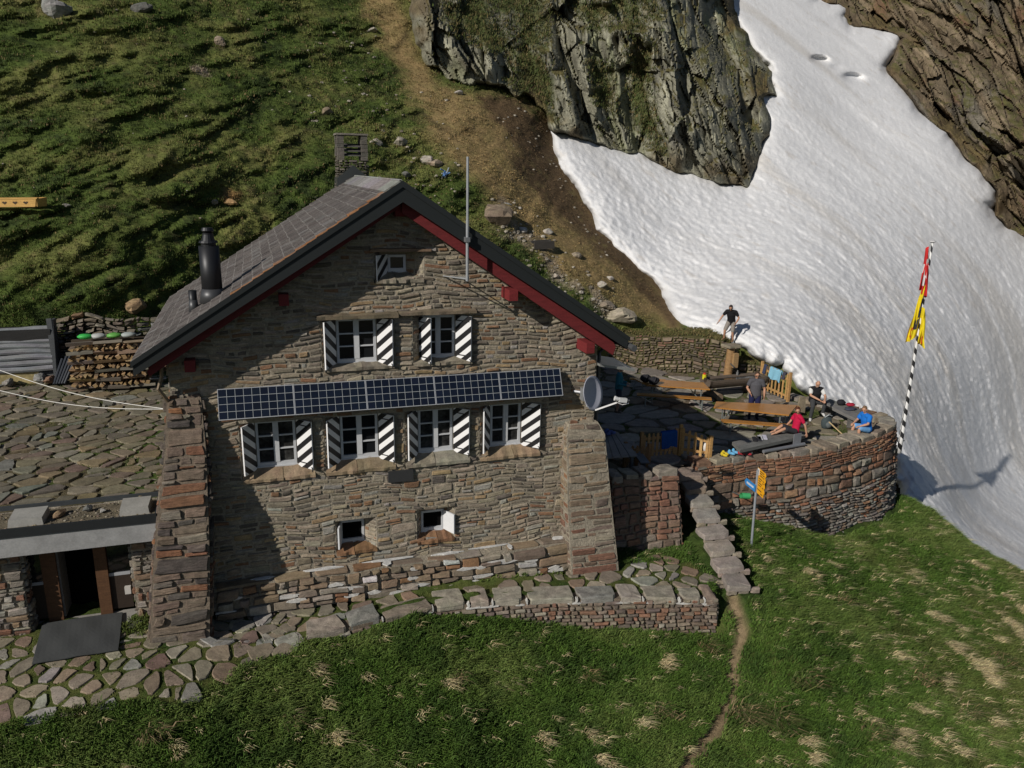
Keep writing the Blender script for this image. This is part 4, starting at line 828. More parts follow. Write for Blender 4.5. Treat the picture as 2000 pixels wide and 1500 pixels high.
sm = o.modifiers.new('thickness', 'SOLIDIFY'); sm.thickness = .02; sm.offset = 1; tag(o, 'large dark grey doormat lying in front of the annex doorway', 'doormat')
# low retaining wall along the path
pw = MB()
def along(pts):
    L = [0]
    for a_, b_ in zip(pts[:-1], pts[1:]): L.append(L[-1]+math.hypot(b_[0]-a_[0], b_[1]-a_[1]))
    return L
def polyf(pts, L, u):
    u = min(max(u, 0), L[-1]); i = max(0, min(len(pts)-2, next((k for k in range(len(L)-1) if L[k+1] >= u), len(L)-2))); t = (u-L[i])/(L[i+1]-L[i])
    a_, b_ = pts[i], pts[i+1]; d_ = Vector((b_[0]-a_[0], b_[1]-a_[1], 0)).normalized(); return Vector((a_[0]+(b_[0]-a_[0])*t, a_[1]+(b_[1]-a_[1])*t, 0)), Vector((d_.y, -d_.x, 0))
def smooth(pts, k=3):
    for _ in range(k): pts = [pts[0]]+[((a_[0]*.75+b_[0]*.25, a_[1]*.75+b_[1]*.25) if s_ == 0 else (a_[0]*.25+b_[0]*.75, a_[1]*.25+b_[1]*.75)) for a_, b_ in zip(pts[:-1], pts[1:]) for s_ in (0, 1)]+[pts[-1]]
    return pts
PS = smooth(PLANT); PL = along(PS); PT = lambda u: float(topz(polyf(PS, PL, u)[0].x))
def plantf(u, v, w): p, n_ = polyf(PS, PL, u); return p+n_*(w+.06*(PT(u)-v))+Vector((0, 0, v))
def ppal2(u, v):
    t = u/PL[-1]
    return pick(((.17, .13, .1), 3), ((.2, .17, .13), 2), ((.19, .105, .07), 3.5*t*t), ((.26, .23, .19), 1.5*(1-t)), ((.12, .095, .08), 2))
masonry(pw, plantf, -2.6, -1.5, lambda v: [(PL[-1]*max(0, (-1.6-v)*.75), PL[-1])], ppal2, hr=(.07, .15), lr=(.14, .42), depth=(.02, .06), gap=.012, wob=.01)
pe, pn_ = polyf(PS, PL, PL[-1]); pd = Vector((-pn_.y, pn_.x, 0))
masonry(pw, lambda u, v, w: pe+pd*w-pn_*u+Vector((0, 0, v)), -2.6, -1.58, lambda v: [(0, .55)], ppal2, hr=(.09, .16), lr=(.2, .4), depth=(.02, .05))
u = 0
JOINTS = []
while u < PL[-1]-.1:                                 # big coping stones
    JOINTS.append(u)
    l = min(U(.55, 1.25), PL[-1]-u)
    pw.stone(lambda a_, b_, w: (lambda pp: pp[0]-pp[1]*b_+Vector((0, 0, PT(a_)-.1+w*1.0)))(polyf(PS, PL, a_)), u+.015, u+l-.015, -.07, U(.5, .68), jit(pick(((.26, .23, .19), 3), ((.21, .17, .135), 2), ((.2, .195, .18), 2)), .1), U(.09, .11), 14, -.06, .3); u += l
lw = tag(pw.build('retaining_wall', stoneM), 'low retaining wall with big pale coping stones along the path', 'wall')
cv = []; cf = []
for i in range(60):
    u = PL[-1]*i/59; p, n_ = polyf(PS, PL, u); cv += [tuple(p+n_*-.01+Vector((0, 0, -2.6))), tuple(p+n_*-.012+Vector((0, 0, PT(u)-.07))), tuple(p-n_*.55+Vector((0, 0, PT(u)-.09))), tuple(p-n_*.55+Vector((0, 0, -2.6)))]
    if i: cf += [((i-1)*4+k, (i-1)*4+k+1, i*4+k+1, i*4+k) for k in range(3)]
cmb = MB(); cmb.add(cv, cf+[(59*4, 59*4+1, 59*4+2, 59*4+3)], (.2, .2, .2)); cmb.build('mortar_core', mat('dark_mortar', (.13, .105, .08), n=((12, .4),), bump=((30, .8, .02),)), lw)
mp = MB()
for u in JOINTS[2:]:
    for (du, dz, hw, hh) in ((0, -.07, U(.015, .035), .07), (U(-.15, .15), -.15, U(.1, .26), U(.012, .028))):
        if U(0, 1) < .25: continue
        p, n_ = polyf(PS, PL, u+du); k_ = 10; tdir = Vector((-n_.y, n_.x, 0)); mp.prism([p+n_*.045+tdir*(hw*math.cos(2*math.pi*k/k_)*U(.6, 1.25))+Vector((0, 0, PT(u)+dz+hh*math.sin(2*math.pi*k/k_)*U(.6, 1.3))) for k in range(k_)], -n_*.1, (.46, .45, .43))
o = mp.build('mortar_patches', slabM, lw); o['kind'] = 'stuff'
# terrace floor
TERR = [(7.7, 2.6), (9.2, 2.3), (11.4, 2.2), (12.2, 2.5), (14, 2.65), (17, 2.7), (18.6, 3.1), (20.1, 3.8), (20.4, 4.7), (19.9, 6.4), (19.4, 8.4), (19.2, 10.3), (15.8, 13.6), (13, 15.2), (7.7, 15.2)]
x_, y_ = np.meshgrid(np.arange(7.6, 20.6, .1), np.arange(1.9, 15.4, .1)); sdt = sdist(x_, y_, TERR); n1 = fbm(x_*1.1, y_*1.1, seed=401); n2 = fbm(x_*5, y_*5, seed=403)
c = mix(np.broadcast_to(np.array([.15, .12, .085]), n1.shape+(3,)), [.06, .08, .022], ss(-.05, .25, n1+.3*n2)); keep = (sdt > -.15).ravel()[ident(x_.shape[1], x_.shape[0])].all(1)
tag(np_mesh('terrace_ground', np.stack([x_, y_, -.03+.02*n2], -1).reshape(-1, 3), ident(x_.shape[1], x_.shape[0])[keep], c.reshape(-1, 3), earthM), 'earth and grass between the terrace slabs', kind='structure')
fb = MB()
def tpal(u, v): return pick(((.22, .2, .17), 4), ((.19, .17, .145), 3), ((.25, .225, .19), 2), ((.2, .165, .12), 2))
flags(fb, TERR, .92, lambda x, y: -.02, tpal, gap=.045, th=.045, shrink=.06, keep=.95, asp=1.15, inset=.03)
tag(fb.build('terrace_paving', slabM), 'large pale stone slabs paving the sunny terrace', kind='structure')
# terrace wall
TW = smooth([(12.1, 1.95), (14.0, 2.1), (15.8, 2.05), (17.1, 2.15), (18.4, 2.55), (19.5, 2.8), (20.6, 3.25), (21.35, 3.9), (21.3, 4.9), (20.6, 6.4), (19.9, 7.9)], 2); TL = along(TW)
def tz(u): return float(np.interp(u, [0, 8, 10.5, 13], [.1, .1, .12, .1]))
def tbase(u): return float(np.interp(u, [0, 3, 5.2, 8, 10.2, 13], [-1.75, -2.35, -3.05, -3.1, -3.3, -3.3]))
def twf(u, v, w): p, n_ = polyf(TW, TL, u); return p+n_*(w+.1*(.1-v))+Vector((0, 0, v))
def twpal(u, v):
    if U(0, 1) < np.interp(v+.2*math.sin(u*.9)-.25*(u > 9), [-2.6, -1.6, -.9, -.5], [.12, .3, .62, .95]): return pick(((.21, .105, .062), 4), ((.24, .14, .085), 3), ((.17, .1, .068), 3), ((.15, .11, .082), 2))
    return pick(((.165, .15, .13), 3), ((.21, .195, .17), 3), ((.125, .108, .095), 3), ((.16, .115, .085), 1.6), ((.24, .228, .205), 1))
tw = MB(); masonry(tw, twf, -.62, -.02, lambda v: [(0, TL[-1])], twpal, hr=(.06, .16), lr=(.2, .7), depth=(.015, .06), gap=.008, wob=.02)
masonry(tw, twf, -3.4, -.62, lambda v: [(max(0, np.interp(-v, [1.7, 2.4, 3.1], [0, 3, 5.3]) if v < -1.7 else 0), TL[-1])], twpal, hr=(.19, .4), lr=(.26, .8), depth=(.03, .1), gap=.018, wob=.03, bev=.035)
masonry(tw, lambda u, v, w: Vector((12.1-w-.03*(0-v), 1.95+u, v)), -1.8, 0, lambda v: [(-.05, .75)], twpal, hr=(.1, .2), lr=(.2, .5), depth=(.02, .05))
u = 0
while u < TL[-1]-.1:
    l = min(U(.42, .8), TL[-1]-u); k_ = U(.5, .66)
    tw.stone(lambda a_, b_, w: (lambda pp: pp[0]-pp[1]*b_+Vector((0, 0, tz(a_)-.1+w)))(polyf(TW, TL, a_)), u+.008, u+l-.008, -.05, k_, jit(pick(((.25, .215, .165), 3), ((.2, .16, .12), 2), ((.22, .2, .17), 2), ((.18, .11, .07), 1)), .1), U(.1, .13), 12, -.1, .25, .06); u += l
twall = tag(tw.build('terrace_wall', stoneM), 'curved rust and grey rubble wall carrying the terrace', 'wall')
cv = []; cf = []
for i in range(90):
    u = TL[-1]*i/89; p, n_ = polyf(TW, TL, u); cv += [tuple(p+n_*.36+Vector((0, 0, -3.6))), tuple(p+n_*.0+Vector((0, 0, 0))), tuple(p-n_*.55+Vector((0, 0, 0))), tuple(p-n_*.55+Vector((0, 0, -3.6)))]
    if i: cf += [((i-1)*4+k, (i-1)*4+k+1, i*4+k+1, i*4+k) for k in range(3)]
cmb = MB(); cmb.add(cv, cf+[(0, 1, 2, 3)], (.2, .2, .2)); cmb.build('mortar_core', MATS['dark_mortar'], twall)
# red wall block left of the steps and the flight of steps
def redpal(u, v): return pick(((.19, .1, .07), 4), ((.18, .115, .085), 3), ((.22, .14, .1), 2), ((.15, .108, .09), 2)) if v > -1.1 else pick(((.2, .16, .13), 3), ((.14, .1, .08), 2), ((.22, .12, .075), 1.5))
bw = MB(); b0, b1 = at(1196, 930, 1, .55), at(1326, 918, 1, .55); BT = (b0.z+b1.z)/2; BX0, BX1 = b0.x, b1.x
def bf(u, v, w): return Vector((BX0+u+.06*(u-1)*max(0, BT-v)*.4, .55-w-.36*(BT-v)/2.2, v))
masonry(bw, bf, -1.75, BT-.1, lambda v: [(0, BX1-BX0)], redpal, hr=(.12, .32), lr=(.22, .7), depth=(.015, .06), gap=.012, wob=.03)
masonry(bw, lambda u, v, w: Vector((BX1+w+.05*(BT-v), .55-.36*(BT-v)/2.2+u, v)), -1.75, BT-.1, lambda v: [(0, .9)], redpal, hr=(.12, .3), lr=(.22, .6), depth=(.02, .05)); masonry(bw, lambda u, v, w: Vector((BX0-w, .55-.36*(BT-v)/2.2+u, v)), -1.75, BT-.1, lambda v: [(0, .9)], redpal, hr=(.12, .3), lr=(.22, .6), depth=(.02, .05))
u = BX0-.05
while u < BX1: l = U(.35, .7); l = BX1-u+.05 if u+l > BX1-.25 else l; bw.stone(lambda a_, b_, w: Vector((a_, b_, BT-.12+w)), u, u+l-.02, .47, 1.15, jit((.24, .21, .17), .15), U(.09, .14), 12, -.06, .35); u += l
bl = tag(bw.build('wall_block', stoneM), 'short red stone wall between hut buttress and steps', 'wall')
cmb = MB(); cmb.hexa([(BX0, .19, -1.75), (BX1+.12, .19, -1.75), (BX1+.12, 2.4, -1.75), (BX0, 2.4, -1.75)], [(BX0+.01, .56, BT-.11), (BX1-.01, .56, BT-.11), (BX1-.01, 1.2, BT-.11), (BX0+.01, 1.2, BT-.11)], (.2, .2, .2)); cmb.build('mortar_core', MATS['dark_mortar'], bl)
cmb = MB(); cmb.hexa([(7.9, 2.45, -1.9), (9.5, 2.45, -1.9), (9.5, 2.7, -1.9), (7.9, 2.7, -1.9)], [(7.9, 2.45, -.05), (9.5, 2.45, -.05), (9.5, 2.7, -.05), (7.9, 2.7, -.05)], (.2, .2, .2)); masonry(cmb, lambda u, v, w: (u, 2.44-w, v), -1.6, -.05, lambda v: [(7.8, 9.4)], redpal, hr=(.12, .25)); tag(cmb.build('recessed_wall', stoneM), 'shaded stone wall at the back of the gap beside the hut buttress', 'wall')
steps = empty('stone_steps', (11.2, -1.8, -1.6), 'flight of rough stone steps climbing from the path to the terrace', 'steps'); NS = 8
for i in range(NS):
    t = i/(NS-1); c_ = Vector((11.02+.8*t, -1.95+3.9*t, -1.46+1.36*t)); mb = MB(); wd = .42 if i > 0 else .36
    sdv = Vector((.97, -.1, 0)); fwv = Vector((.21, 1, 0)).normalized()
    mb.stone(lambda a_, b_, w: c_+sdv*a_+fwv*b_+Vector((0, 0, w-.13)), -wd+U(-.05, .05), wd+U(-.05, .05), -.3, .34, jit((.24, .215, .185) if i < 6 else (.21, .165, .13), .12), .12, 14, -.05, .28, .07)
    for k in range(3): mb.stone(lambda a_, b_, w: c_+sdv*a_-fwv*(.2+w)+Vector((0, 0, b_)), -wd*.9+k*.32, -wd*.9+k*.32+.3, -.3, -.13, jit((.24, .2, .16), .15), .05)
    mb.build('step', slabM, steps)
# back wall behind the terrace
BW = [(13.2, 15.6), (15.8, 13.95), (17.4, 12.5), (19.1, 10.9), (20.3, 9.7)]; BL = along(BW)
def bwf(u, v, w): p, n_ = polyf(BW, BL, u); return p+n_*(w+.12*(1.5-v))+Vector((0, 0, v+.12*math.sin(u*1.3)))
def bkpal(u, v): return pick(((.16, .125, .085), 4), ((.13, .1, .075), 3), ((.19, .15, .105), 2), ((.17, .1, .07), 1), ((.09, .075, .055), 2))
mb = MB(); masonry(mb, bwf, -.1, 1.5, lambda v: [(0, BL[-1]*(1 if v < .8 else .84))], bkpal, hr=(.1, .24), lr=(.2, .6), depth=(.04, .12), gap=.02, wob=.05)
bk = tag(mb.build('back_wall', stoneM), 'mossy brown stone wall at the back of the terrace', 'wall')
cv = []; cf = []
for i in range(40):
    u = BL[-1]*i/39; p, n_ = polyf(BW, BL, u); hh = (1.52 if u < BL[-1]*.8 else .8)+.12*math.sin(u*1.3); cv += [tuple(p+n_*.2+Vector((0, 0, -.3))), tuple(p+Vector((0, 0, hh))), tuple(p-n_*1.3+Vector((0, 0, hh+.12)))]
    if i: cf += [((i-1)*3+k, (i-1)*3+k+1, i*3+k+1, i*3+k) for k in range(2)]
cmb = MB(); cmb.add(cv, cf, (.07, .065, .03)); cmb.build('turf_top', earthM, bk)

# ------------------------------------------------------------------ things on and around the hut
def solar():
    p00, p10 = at(424, 758, 1, -.14), at(1095, 721, 1, -.14); q00, q10 = at(427, 820, 1, -.42), at(1099, 774, 1, -.42)
    z_t, z_b = (p00.z+p10.z)/2, (q00.z+q10.z)/2; x0, x1 = (p00.x+q00.x)/2, (p10.x+q10.x)/2; n = 5; wd = (x1-x0)/n
    mb = MB(); e = .012; sl_ = Vector((0, .28, z_t-z_b)); hh = sl_.length; nrm = Vector((0, -sl_.z, sl_.y)).normalized(); up = sl_/hh
    root = empty('solar_panel', (x0, -.42, z_b)); P = lambda u, v, w: Vector((x0+u, -.42, z_b))+up*v+nrm*w
    def slabm(m_, u0, u1, v0, v1, w0, w1, col): m_.hexa([P(u0, v0, w0), P(u1, v0, w0), P(u1, v1, w0), P(u0, v1, w0)], [P(u0, v0, w1), P(u1, v0, w1), P(u1, v1, w1), P(u0, v1, w1)], col)
    W = wd-.006; slabm(mb, 0, W, 0, hh, -.035, 0, (.03, .03, .032)); 
    for (a, b, c, d) in ((0, W, 0, .012), (0, W, hh-.012, hh), (0, .012, .012, hh-.012), (W-.012, W, .012, hh-.012)): slabm(mb, a, b, c, d, 0, .006, (.42, .43, .45))
    mb.build('frame', metalM, root)
    gm = MB(); slabm(gm, .012, W-.012, .012, hh-.012, .0005, .002, (.3, .32, .33)); gm.build('cell_backing', paintM, root)
    cm = MB(); cw, chh = (W-.024)/9, (hh-.024)/4
    for i in range(9):
        for j in range(4): slabm(cm, .012+i*cw+.005, .012+(i+1)*cw-.005, .012+j*chh+.005, .012+(j+1)*chh-.005, .002, .0035, jit((.006, .009, .018), .25))
    cm.build('solar_cells', mat('solar_cell', attr=True, rough=.25, spec=.5), root)
    names = ('solar panel at the buttress end of the row, nearest the annex roof', 'solar panel of the row above the second ground floor window from the annex', 'middle solar panel of the row, above the slate plaque', 'solar panel of the row above the third window, next to the dish end panel', 'solar panel at the end of the row nearest the satellite dish')
    for i in range(n):
        r_ = root if i == 0 else copy_tree(root); r_.location.x = x0+wd*i; tag(r_, names[i], 'solar panel', 'solar panels across the facade')
solar()
# antenna mast
mx, my = at(913, 420, 1, -.78).x, -.78; z0, z1 = at(912, 549, 1, my).z, at(914.5, 306, 1, my).z
r_ = empty('antenna_mast', (mx, my, z0), 'thin grey metal mast clamped to the gable bargeboard', 'mast'); GAL = (.36, .38, .4)
mb = MB(); mb.tube([(mx, my, z0), (mx, my, (z0+z1)/2)], .032, GAL, 10); mb.tube([(mx, my, (z0+z1)/2), (mx, my, z1)], .026, GAL, 10); mb.build('pole', metalM, r_)
mb = MB(); zc = at(912, 468, 1, my).z; mb.box((mx-.05, my-.05, zc-.05), (mx+.05, RY0-.06, zc+.05), (.2, .21, .22)); mb.build('clamp', metalM, r_)
mb = MB(); mb.tube([(mx, my, z0+.04), (mx-.35, -.02, z0+.02)], .014, GAL, 6); mb.tube([(mx, my, z0+.06), (mx+.05, -.02, z0-.03)], .014, GAL, 6); mb.build('bracket', metalM, r_)
# satellite dish
dc = at(1156, 768, 1, -.45); r_ = empty('satellite_dish', dc, 'white satellite dish with long feed arm on the hut corner', 'satellite dish')
ax = Vector((.5, -.85, .22)).normalized(); s1 = ax.cross(Vector((0, 0, 1))).normalized(); s2 = s1.cross(ax).normalized(); mb = MB(); nr, ns = 6, 28; vs = []; RD = .42; 
for k_ in (0, 1):
    for i in range(nr+1):
        for j in range(ns): q = i/nr; vs.append(dc+(s1*math.cos(2*math.pi*j/ns)*RD*.9+s2*math.sin(2*math.pi*j/ns)*RD*1.02)*q+ax*(.075*q*q-.03-.012*k_))
o_ = (nr+1)*ns; fs = [(k_*o_+i*ns+j, k_*o_+i*ns+(j+1) % ns, k_*o_+(i+1)*ns+(j+1) % ns, k_*o_+(i+1)*ns+j) for k_ in (0, 1) for i in range(nr) for j in range(ns)]+[(nr*ns+j, nr*ns+(j+1) % ns, o_+nr*ns+(j+1) % ns, o_+nr*ns+j) for j in range(ns)]
mb.add(vs, fs, (.36, .37, .43)); mb.build('reflector', paintM, r_, True)
mb = MB(); en = at(1205, 786, 1, -.95); a0 = dc-s2*RD*.98+ax*.04; mb.bar(a0, en, .04, .035, (.62, .62, .62)); mb.build('feed_arm', paintM, r_)
mb = MB(); e2 = at(1216, 781, 1, -.95); mb.bar(e2+Vector((-.1, 0, .01)), e2+Vector((.1, 0, -.02)), .09, .1, (.55, .56, .56)); mb.tube([e2+Vector((-.2, .02, .05)), e2+Vector((-.1, .0, .02))], .05, (.6, .6, .6), 10, rs=[.06, .04]); mb.tube([e2+Vector((.1, 0, 0)), e2+Vector((.17, 0, -.02)), e2+Vector((.16, 0, -.1)), e2+Vector((.0, 0, -.12)), en], .012, (.6, .6, .6), 6); mb.build('feed_unit', paintM, r_)
mb = MB(); mb.tube([dc-ax*.05, dc-ax*.28+Vector((0, .1, 0)), Vector((dc.x-.3, .0, dc.z-.05))], .04, (.3, .31, .33), 8); mb.box(tuple(dc-ax*.2-Vector((.1, .1, .16))), tuple(dc-ax*.2+Vector((.08, .08, .14))), (.3, .31, .32)); mb.tube([dc-ax*.2+Vector((0, 0, -.15)), dc-ax*.2+Vector((.05, 0, -.32)), dc-ax*.1+Vector((.15, -.05, -.4)), a0], .014, (.55, .55, .55), 6); mb.build('mount', metalM, r_)
# signpost
sp = Vector((12.6, -.32, mz(12.6, -.32)-.05)); top = at(1480, 918, 1, -.32); r_ = empty('signpost', sp, 'grey signpost with yellow hiking sign and small blue arrow', 'signpost')
mb = MB(); mb.tube([sp, Vector((top.x, top.y, top.z))], .033, (.33, .36, .4), 12); mb.build('pole', metalM, r_)
def board(pts, th, col, name, parent, tilt=None):
    P = [Vector(p) for p in pts]; n_ = (P[1]-P[0]).cross(P[2]-P[0]).normalized(); n_ = -n_ if n_.dot(Vector(CAM)-P[0]) < 0 else n_; mb = MB(); mb.prism(P, -n_*th, col); return mb.build(name, paintM, parent), n_
sx = Vector((-.2, -.97, 0)).normalized(); tl = at(1473, 917, 1, -.36); sh = .80; wd = .3   # the board seen obliquely
tl = Vector((top.x+.045, -.26, top.z+.05))
B = lambda u, v: tl+sx*u*.52+Vector((0, 0, -v*.7))
yb, n_ = board([B(0, 0), B(.88, 0), B(1, .1), B(.9, .2), B(1, .33), B(.9, .45), B(1, .57), B(.9, .68), B(1, .8), B(.9, .92), B(.9, 1), B(0, 1)], .015, (.72, .34, .012), 'yellow_sign', r_)
def strip(u0, u1, v0, v1, col, name, parent, k=.004): board([B(u0, v0)+n_*k, B(u1, v0)+n_*k, B(u1, v1)+n_*k, B(u0, v1)+n_*k], .003, col, name, parent)
strip(.01, .24, .01, .27, (.62, .61, .58), 'white_panel', yb); strip(.07, .17, .08, .2, (.05, .05, .05), 'hiker_mark', yb, .007)
mbt = MB()
for (v0, ws) in ((.05, ((.3, .78),)), (.13, ((.3, .62), (.7, .85))), (.22, ((.3, .7), (.76, .86))), (.35, ((.25, .62), (.72, .86))), (.44, ((.25, .5), (.72, .84))), (.53, ((.25, .66),)), (.62, ((.25, .58), (.72, .86))), (.8, ((.2, .7),)), (.9, ((.6, .82),))):
    for (a, b) in ws:
        u = a
        while u < b: l = U(.03, .07); mbt.prism([B(u, v0)+n_*.005, B(min(u+l, b), v0)+n_*.005, B(min(u+l, b), v0+.035)+n_*.005, B(u, v0+.035)+n_*.005], -n_*.003, (.06, .045, .02)); u += l+.015
mbt.build('lettering', paintM, yb)
bx = Vector((.12, .97, 0)).normalized(); bt = Vector((top.x-.05, -.36, top.z-.42)); Q = lambda u, v: bt+bx*u*.6+Vector((0, 0, -v*.2))+Vector((0, 0, u*.0))
bs, nb = board([Q(0, 0), Q(.86, 0), Q(1, .5), Q(.86, 1), Q(0, 1)], .012, (.03, .2, .5), 'blue_sign', r_)
mbt = MB(); u = .15
while u < .75: l = U(.03, .06); mbt.prism([Q(u, .35)+nb*.004, Q(u+l, .35)+nb*.004, Q(u+l, .65)+nb*.004, Q(u, .65)+nb*.004], -nb*.003, (.6, .62, .65)); u += l+.02
mbt.build('lettering', paintM, bs)
gp = at(1455, 967, 1, 1.2); mb = MB(); mb.tube([gp-Vector((.13, 0, .0)), gp+Vector((.14, -.02, -.04))], .09, (.06, .38, .14), 14, False); mb.tube([gp-Vector((.13, 0, .0)), gp+Vector((.14, -.02, -.04))], .08, (.05, .3, .11), 14, False)
mb.tube([gp+Vector((.0, 0, -.06)), gp+Vector((.1, .9, -.25))], .02, (.1, .1, .1), 6); tag(mb.build('green_pipe', paintM), 'short bright green pipe sticking out of the terrace wall behind the signpost', 'pipe')
# flagpole with two hanging flags
fb0 = at(1757, 884, 1, 3.45); fb1 = at(1819.5, 474, 1, 3.45); fpx = Vector(((fb0.x+fb1.x)/2, 3.45, 0)); r_ = empty('flagpole', (fpx.x, 3.45, fb0.z), 'tall black and white spiral striped flagpole at the terrace wall corner', 'flagpole')
m = mat('spiral_stripes', rough=.4); nt = m.node_tree; L = nt.links.new; tc = nt.nodes.new('ShaderNodeTexCoord'); se = nt.nodes.new('ShaderNodeSeparateXYZ'); L(tc.outputs['Object'], se.inputs[0])
def MN(op, a, b=None):
    n = nt.nodes.new('ShaderNodeMath'); n.operation = op
    for i, q in enumerate((a, b)):
        if q is None: continue
        if isinstance(q, (int, float)): n.inputs[i].default_value = q
        else: L(q, n.inputs[i])
    return n.outputs[0]
k = MN('LESS_THAN', MN('FRACT', MN('ADD', MN('MULTIPLY', se.outputs[2], 1/.43), MN('MULTIPLY', MN('ARCTAN2', se.outputs[1], se.outputs[0]), 1/(2*math.pi)))), .46)
mxn = nt.nodes.new('ShaderNodeMix'); mxn.data_type = 'RGBA'; mxn.inputs[6].default_value = (.7, .7, .7, 1); mxn.inputs[7].default_value = (.02, .02, .022, 1); L(k, mxn.inputs[0]); L(mxn.outputs[2], nt.nodes['Principled BSDF'].inputs['Base Color'])
H = fb1.z-fb0.z; mb = MB(); mb.tube([(0, 0, H*i/12) for i in range(13)], .07, WHITE, 14, rs=[.082-.042*i/12 for i in range(13)]); o = mb.build('pole', m, None, True); o.parent = r_
mb = MB(); mb.tube([(0, 0, H), (0, 0, H+.03), (0, 0, H+.06), (0, 0, H+.075)], .1, (.55, .55, .56), 14, rs=[.05, .11, .11, .02]); o = mb.build('cap', paintM, None); o.parent = r_
mb = MB(); mb.box((-.16, -.02, .42), (.16, .5, .46), (.3, .3, .3)); mb.tube([(-.12, -.05, .45), (-.12, -.02, H-.05)], .006, (.5, .5, .5), 5); o = mb.build('bracket', metalM, None); o.parent = r_
mb = MB(); mb.tube([(-.105, -.03, .5), (-.06, -.02, H-.02)], .008, (.5, .5, .5), 5); o = mb.build('halyard', clothM, None); o.parent = r_
def hang(name, ztop, h, spread, cfun, label, seed, left, droop):
    ns_, nt_ = 40, 56; vs = []; cs = []; base = Vector((fpx.x, 3.45, 0))
    view = Vector((CAM[0]-fpx.x, CAM[1]-3.45, 0)).normalized(); rt = Vector((-view.y, view.x, 0))
    for j in range(nt_+1):
        t = j/nt_
        for i in range(ns_+1):
            s_ = i/ns_; wv = math.sin(s_*11+seed)*.5+.5
            off = left+spread*(.12+.88*t**.7)*(s_*1.0)+.05*math.sin(s_*19+seed+t*3)
            dep = .1+.09*math.sin(s_*23+seed)*(.3+t)+.03*math.sin(t*9+s_*5)
            zz = ztop-h*t-droop*s_*(1-.35*t)+.03*math.sin(s_*17)
            vs.append(base+rt*off+view*dep+Vector((0, 0, zz))); cs.append(cfun(s_, t))
    mb = MB(); mb.add(vs, [(j*(ns_+1)+i, j*(ns_+1)+i+1, (j+1)*(ns_+1)+i+1, (j+1)*(ns_+1)+i) for j in range(nt_) for i in range(ns_)], None, cs)
    return tag(mb.build(name, clothM, None, True), label, 'flag')
RED_, WH = (.5, .03, .03), (.6, .6, .6)
def swiss(s_, t): a, b = abs(s_-.30), abs(t-.5); return WH if (a < .1 and b < .32) or (b < .1 and a < .26) else RED_
zc = lambda y_: at(1790, y_, 1, 3.45).z
hang('flag', zc(482), 1.45, .2, swiss, 'red flag with white cross hanging folded near the pole top', 1.0, -.13, .35)
YEL, BLK2 = (.66, .52, .02), (.035, .033, .04)
def uri(s_, t):
    x_, y_ = s_-.28, t-.52
    if x_*x_*9+(y_+.02)**2*7 < .16 or (abs(x_) < .07+.1*max(0, -y_) and -.32 < y_ < .3): return (.66, .52, .02) if abs(y_-.08+.3*abs(x_)) < .012 else BLK2
    if abs(math.hypot((s_-.8)*1.3, t-.82)-.1) < .025: return (.5, .06, .02)
    return YEL
def uri2(s_, t): return uri(s_, t)
hang('flag', zc(555), 1.75, -.26, uri2, 'yellow flag half hanging left of the pole with black emblem', 2.3, -.04, .45)
def ringy(s_, t): return (.5, .06, .02) if abs(math.hypot((s_-.35)*1.2, (t-.86))-.14) < .035 else (BLK2 if (s_ > .85 and .55 < t < .62) else YEL)
hang('flag', zc(600), 1.2, .2, ringy, 'yellow flag half hanging right of the pole with red ring', 4.0, .04, .2)

# ------------------------------------------------------------------ left background: log cladding, firewood, rubble, planter bench, washing lines
r_ = empty('log_shelter', (-7.6, 9.3, 1.9), 'weathered grey log wall with turf on top beside the firewood', 'log shelter'); gl = lambda: jit((.17, .18, .19), .18)
ZL0, ZL1, NL = 2.32, 3.62, 8
for k in range(NL):
    z_ = ZL0+(ZL1-ZL0)*(k+.5)/NL; y_ = 8.95+.35*k/NL; mb = MB(); n_ = 10; xs_ = [-10+4.0*i/n_ for i in range(n_+1)]
    mb.tube([(x, y_+U(-.01, .01), z_+U(-.012, .012)+.02*math.sin(x*2+k)) for x in xs_], .09, (.2, .2, .2), 9); mb.c = [gl() for _ in mb.v]; mb.build('log', woodM, r_)
mb = MB(); mb.prism([(-5.98, 8.8, 2.28), (-5.98, 9.22, 3.8), (-5.98, 9.6, 3.8), (-5.98, 9.5, 2.28)], (.07, 0, 0), (.05, .055, .06)); mb.bar((-5.93, 8.86, 2.2), (-6.02, 9.24, 3.85), .14, .06, (.055, .06, .065), up=(0, 1, 0)); mb.build('end_board', woodM, r_)
mb = MB(); mb.box((-10, 8.95, 1.85), (-6.42, 9.3, 2.3), (.33, .27, .13)); mb.build('yellow_base', mat('weathered_yellow', attr=True, n=((2.2, .5), (14, .3)), bump=((30, .3, .01),)), r_)
mb = MB(); mb.box((-10, 9.1, 2.3), (-6.0, 9.7, 3.55), (.02, .02, .02)); mb.box((-6.36, 9.0, 1.8), (-5.95, 9.3, 2.28), (.1, .1, .1)); mb.build('backing', woodM, r_)
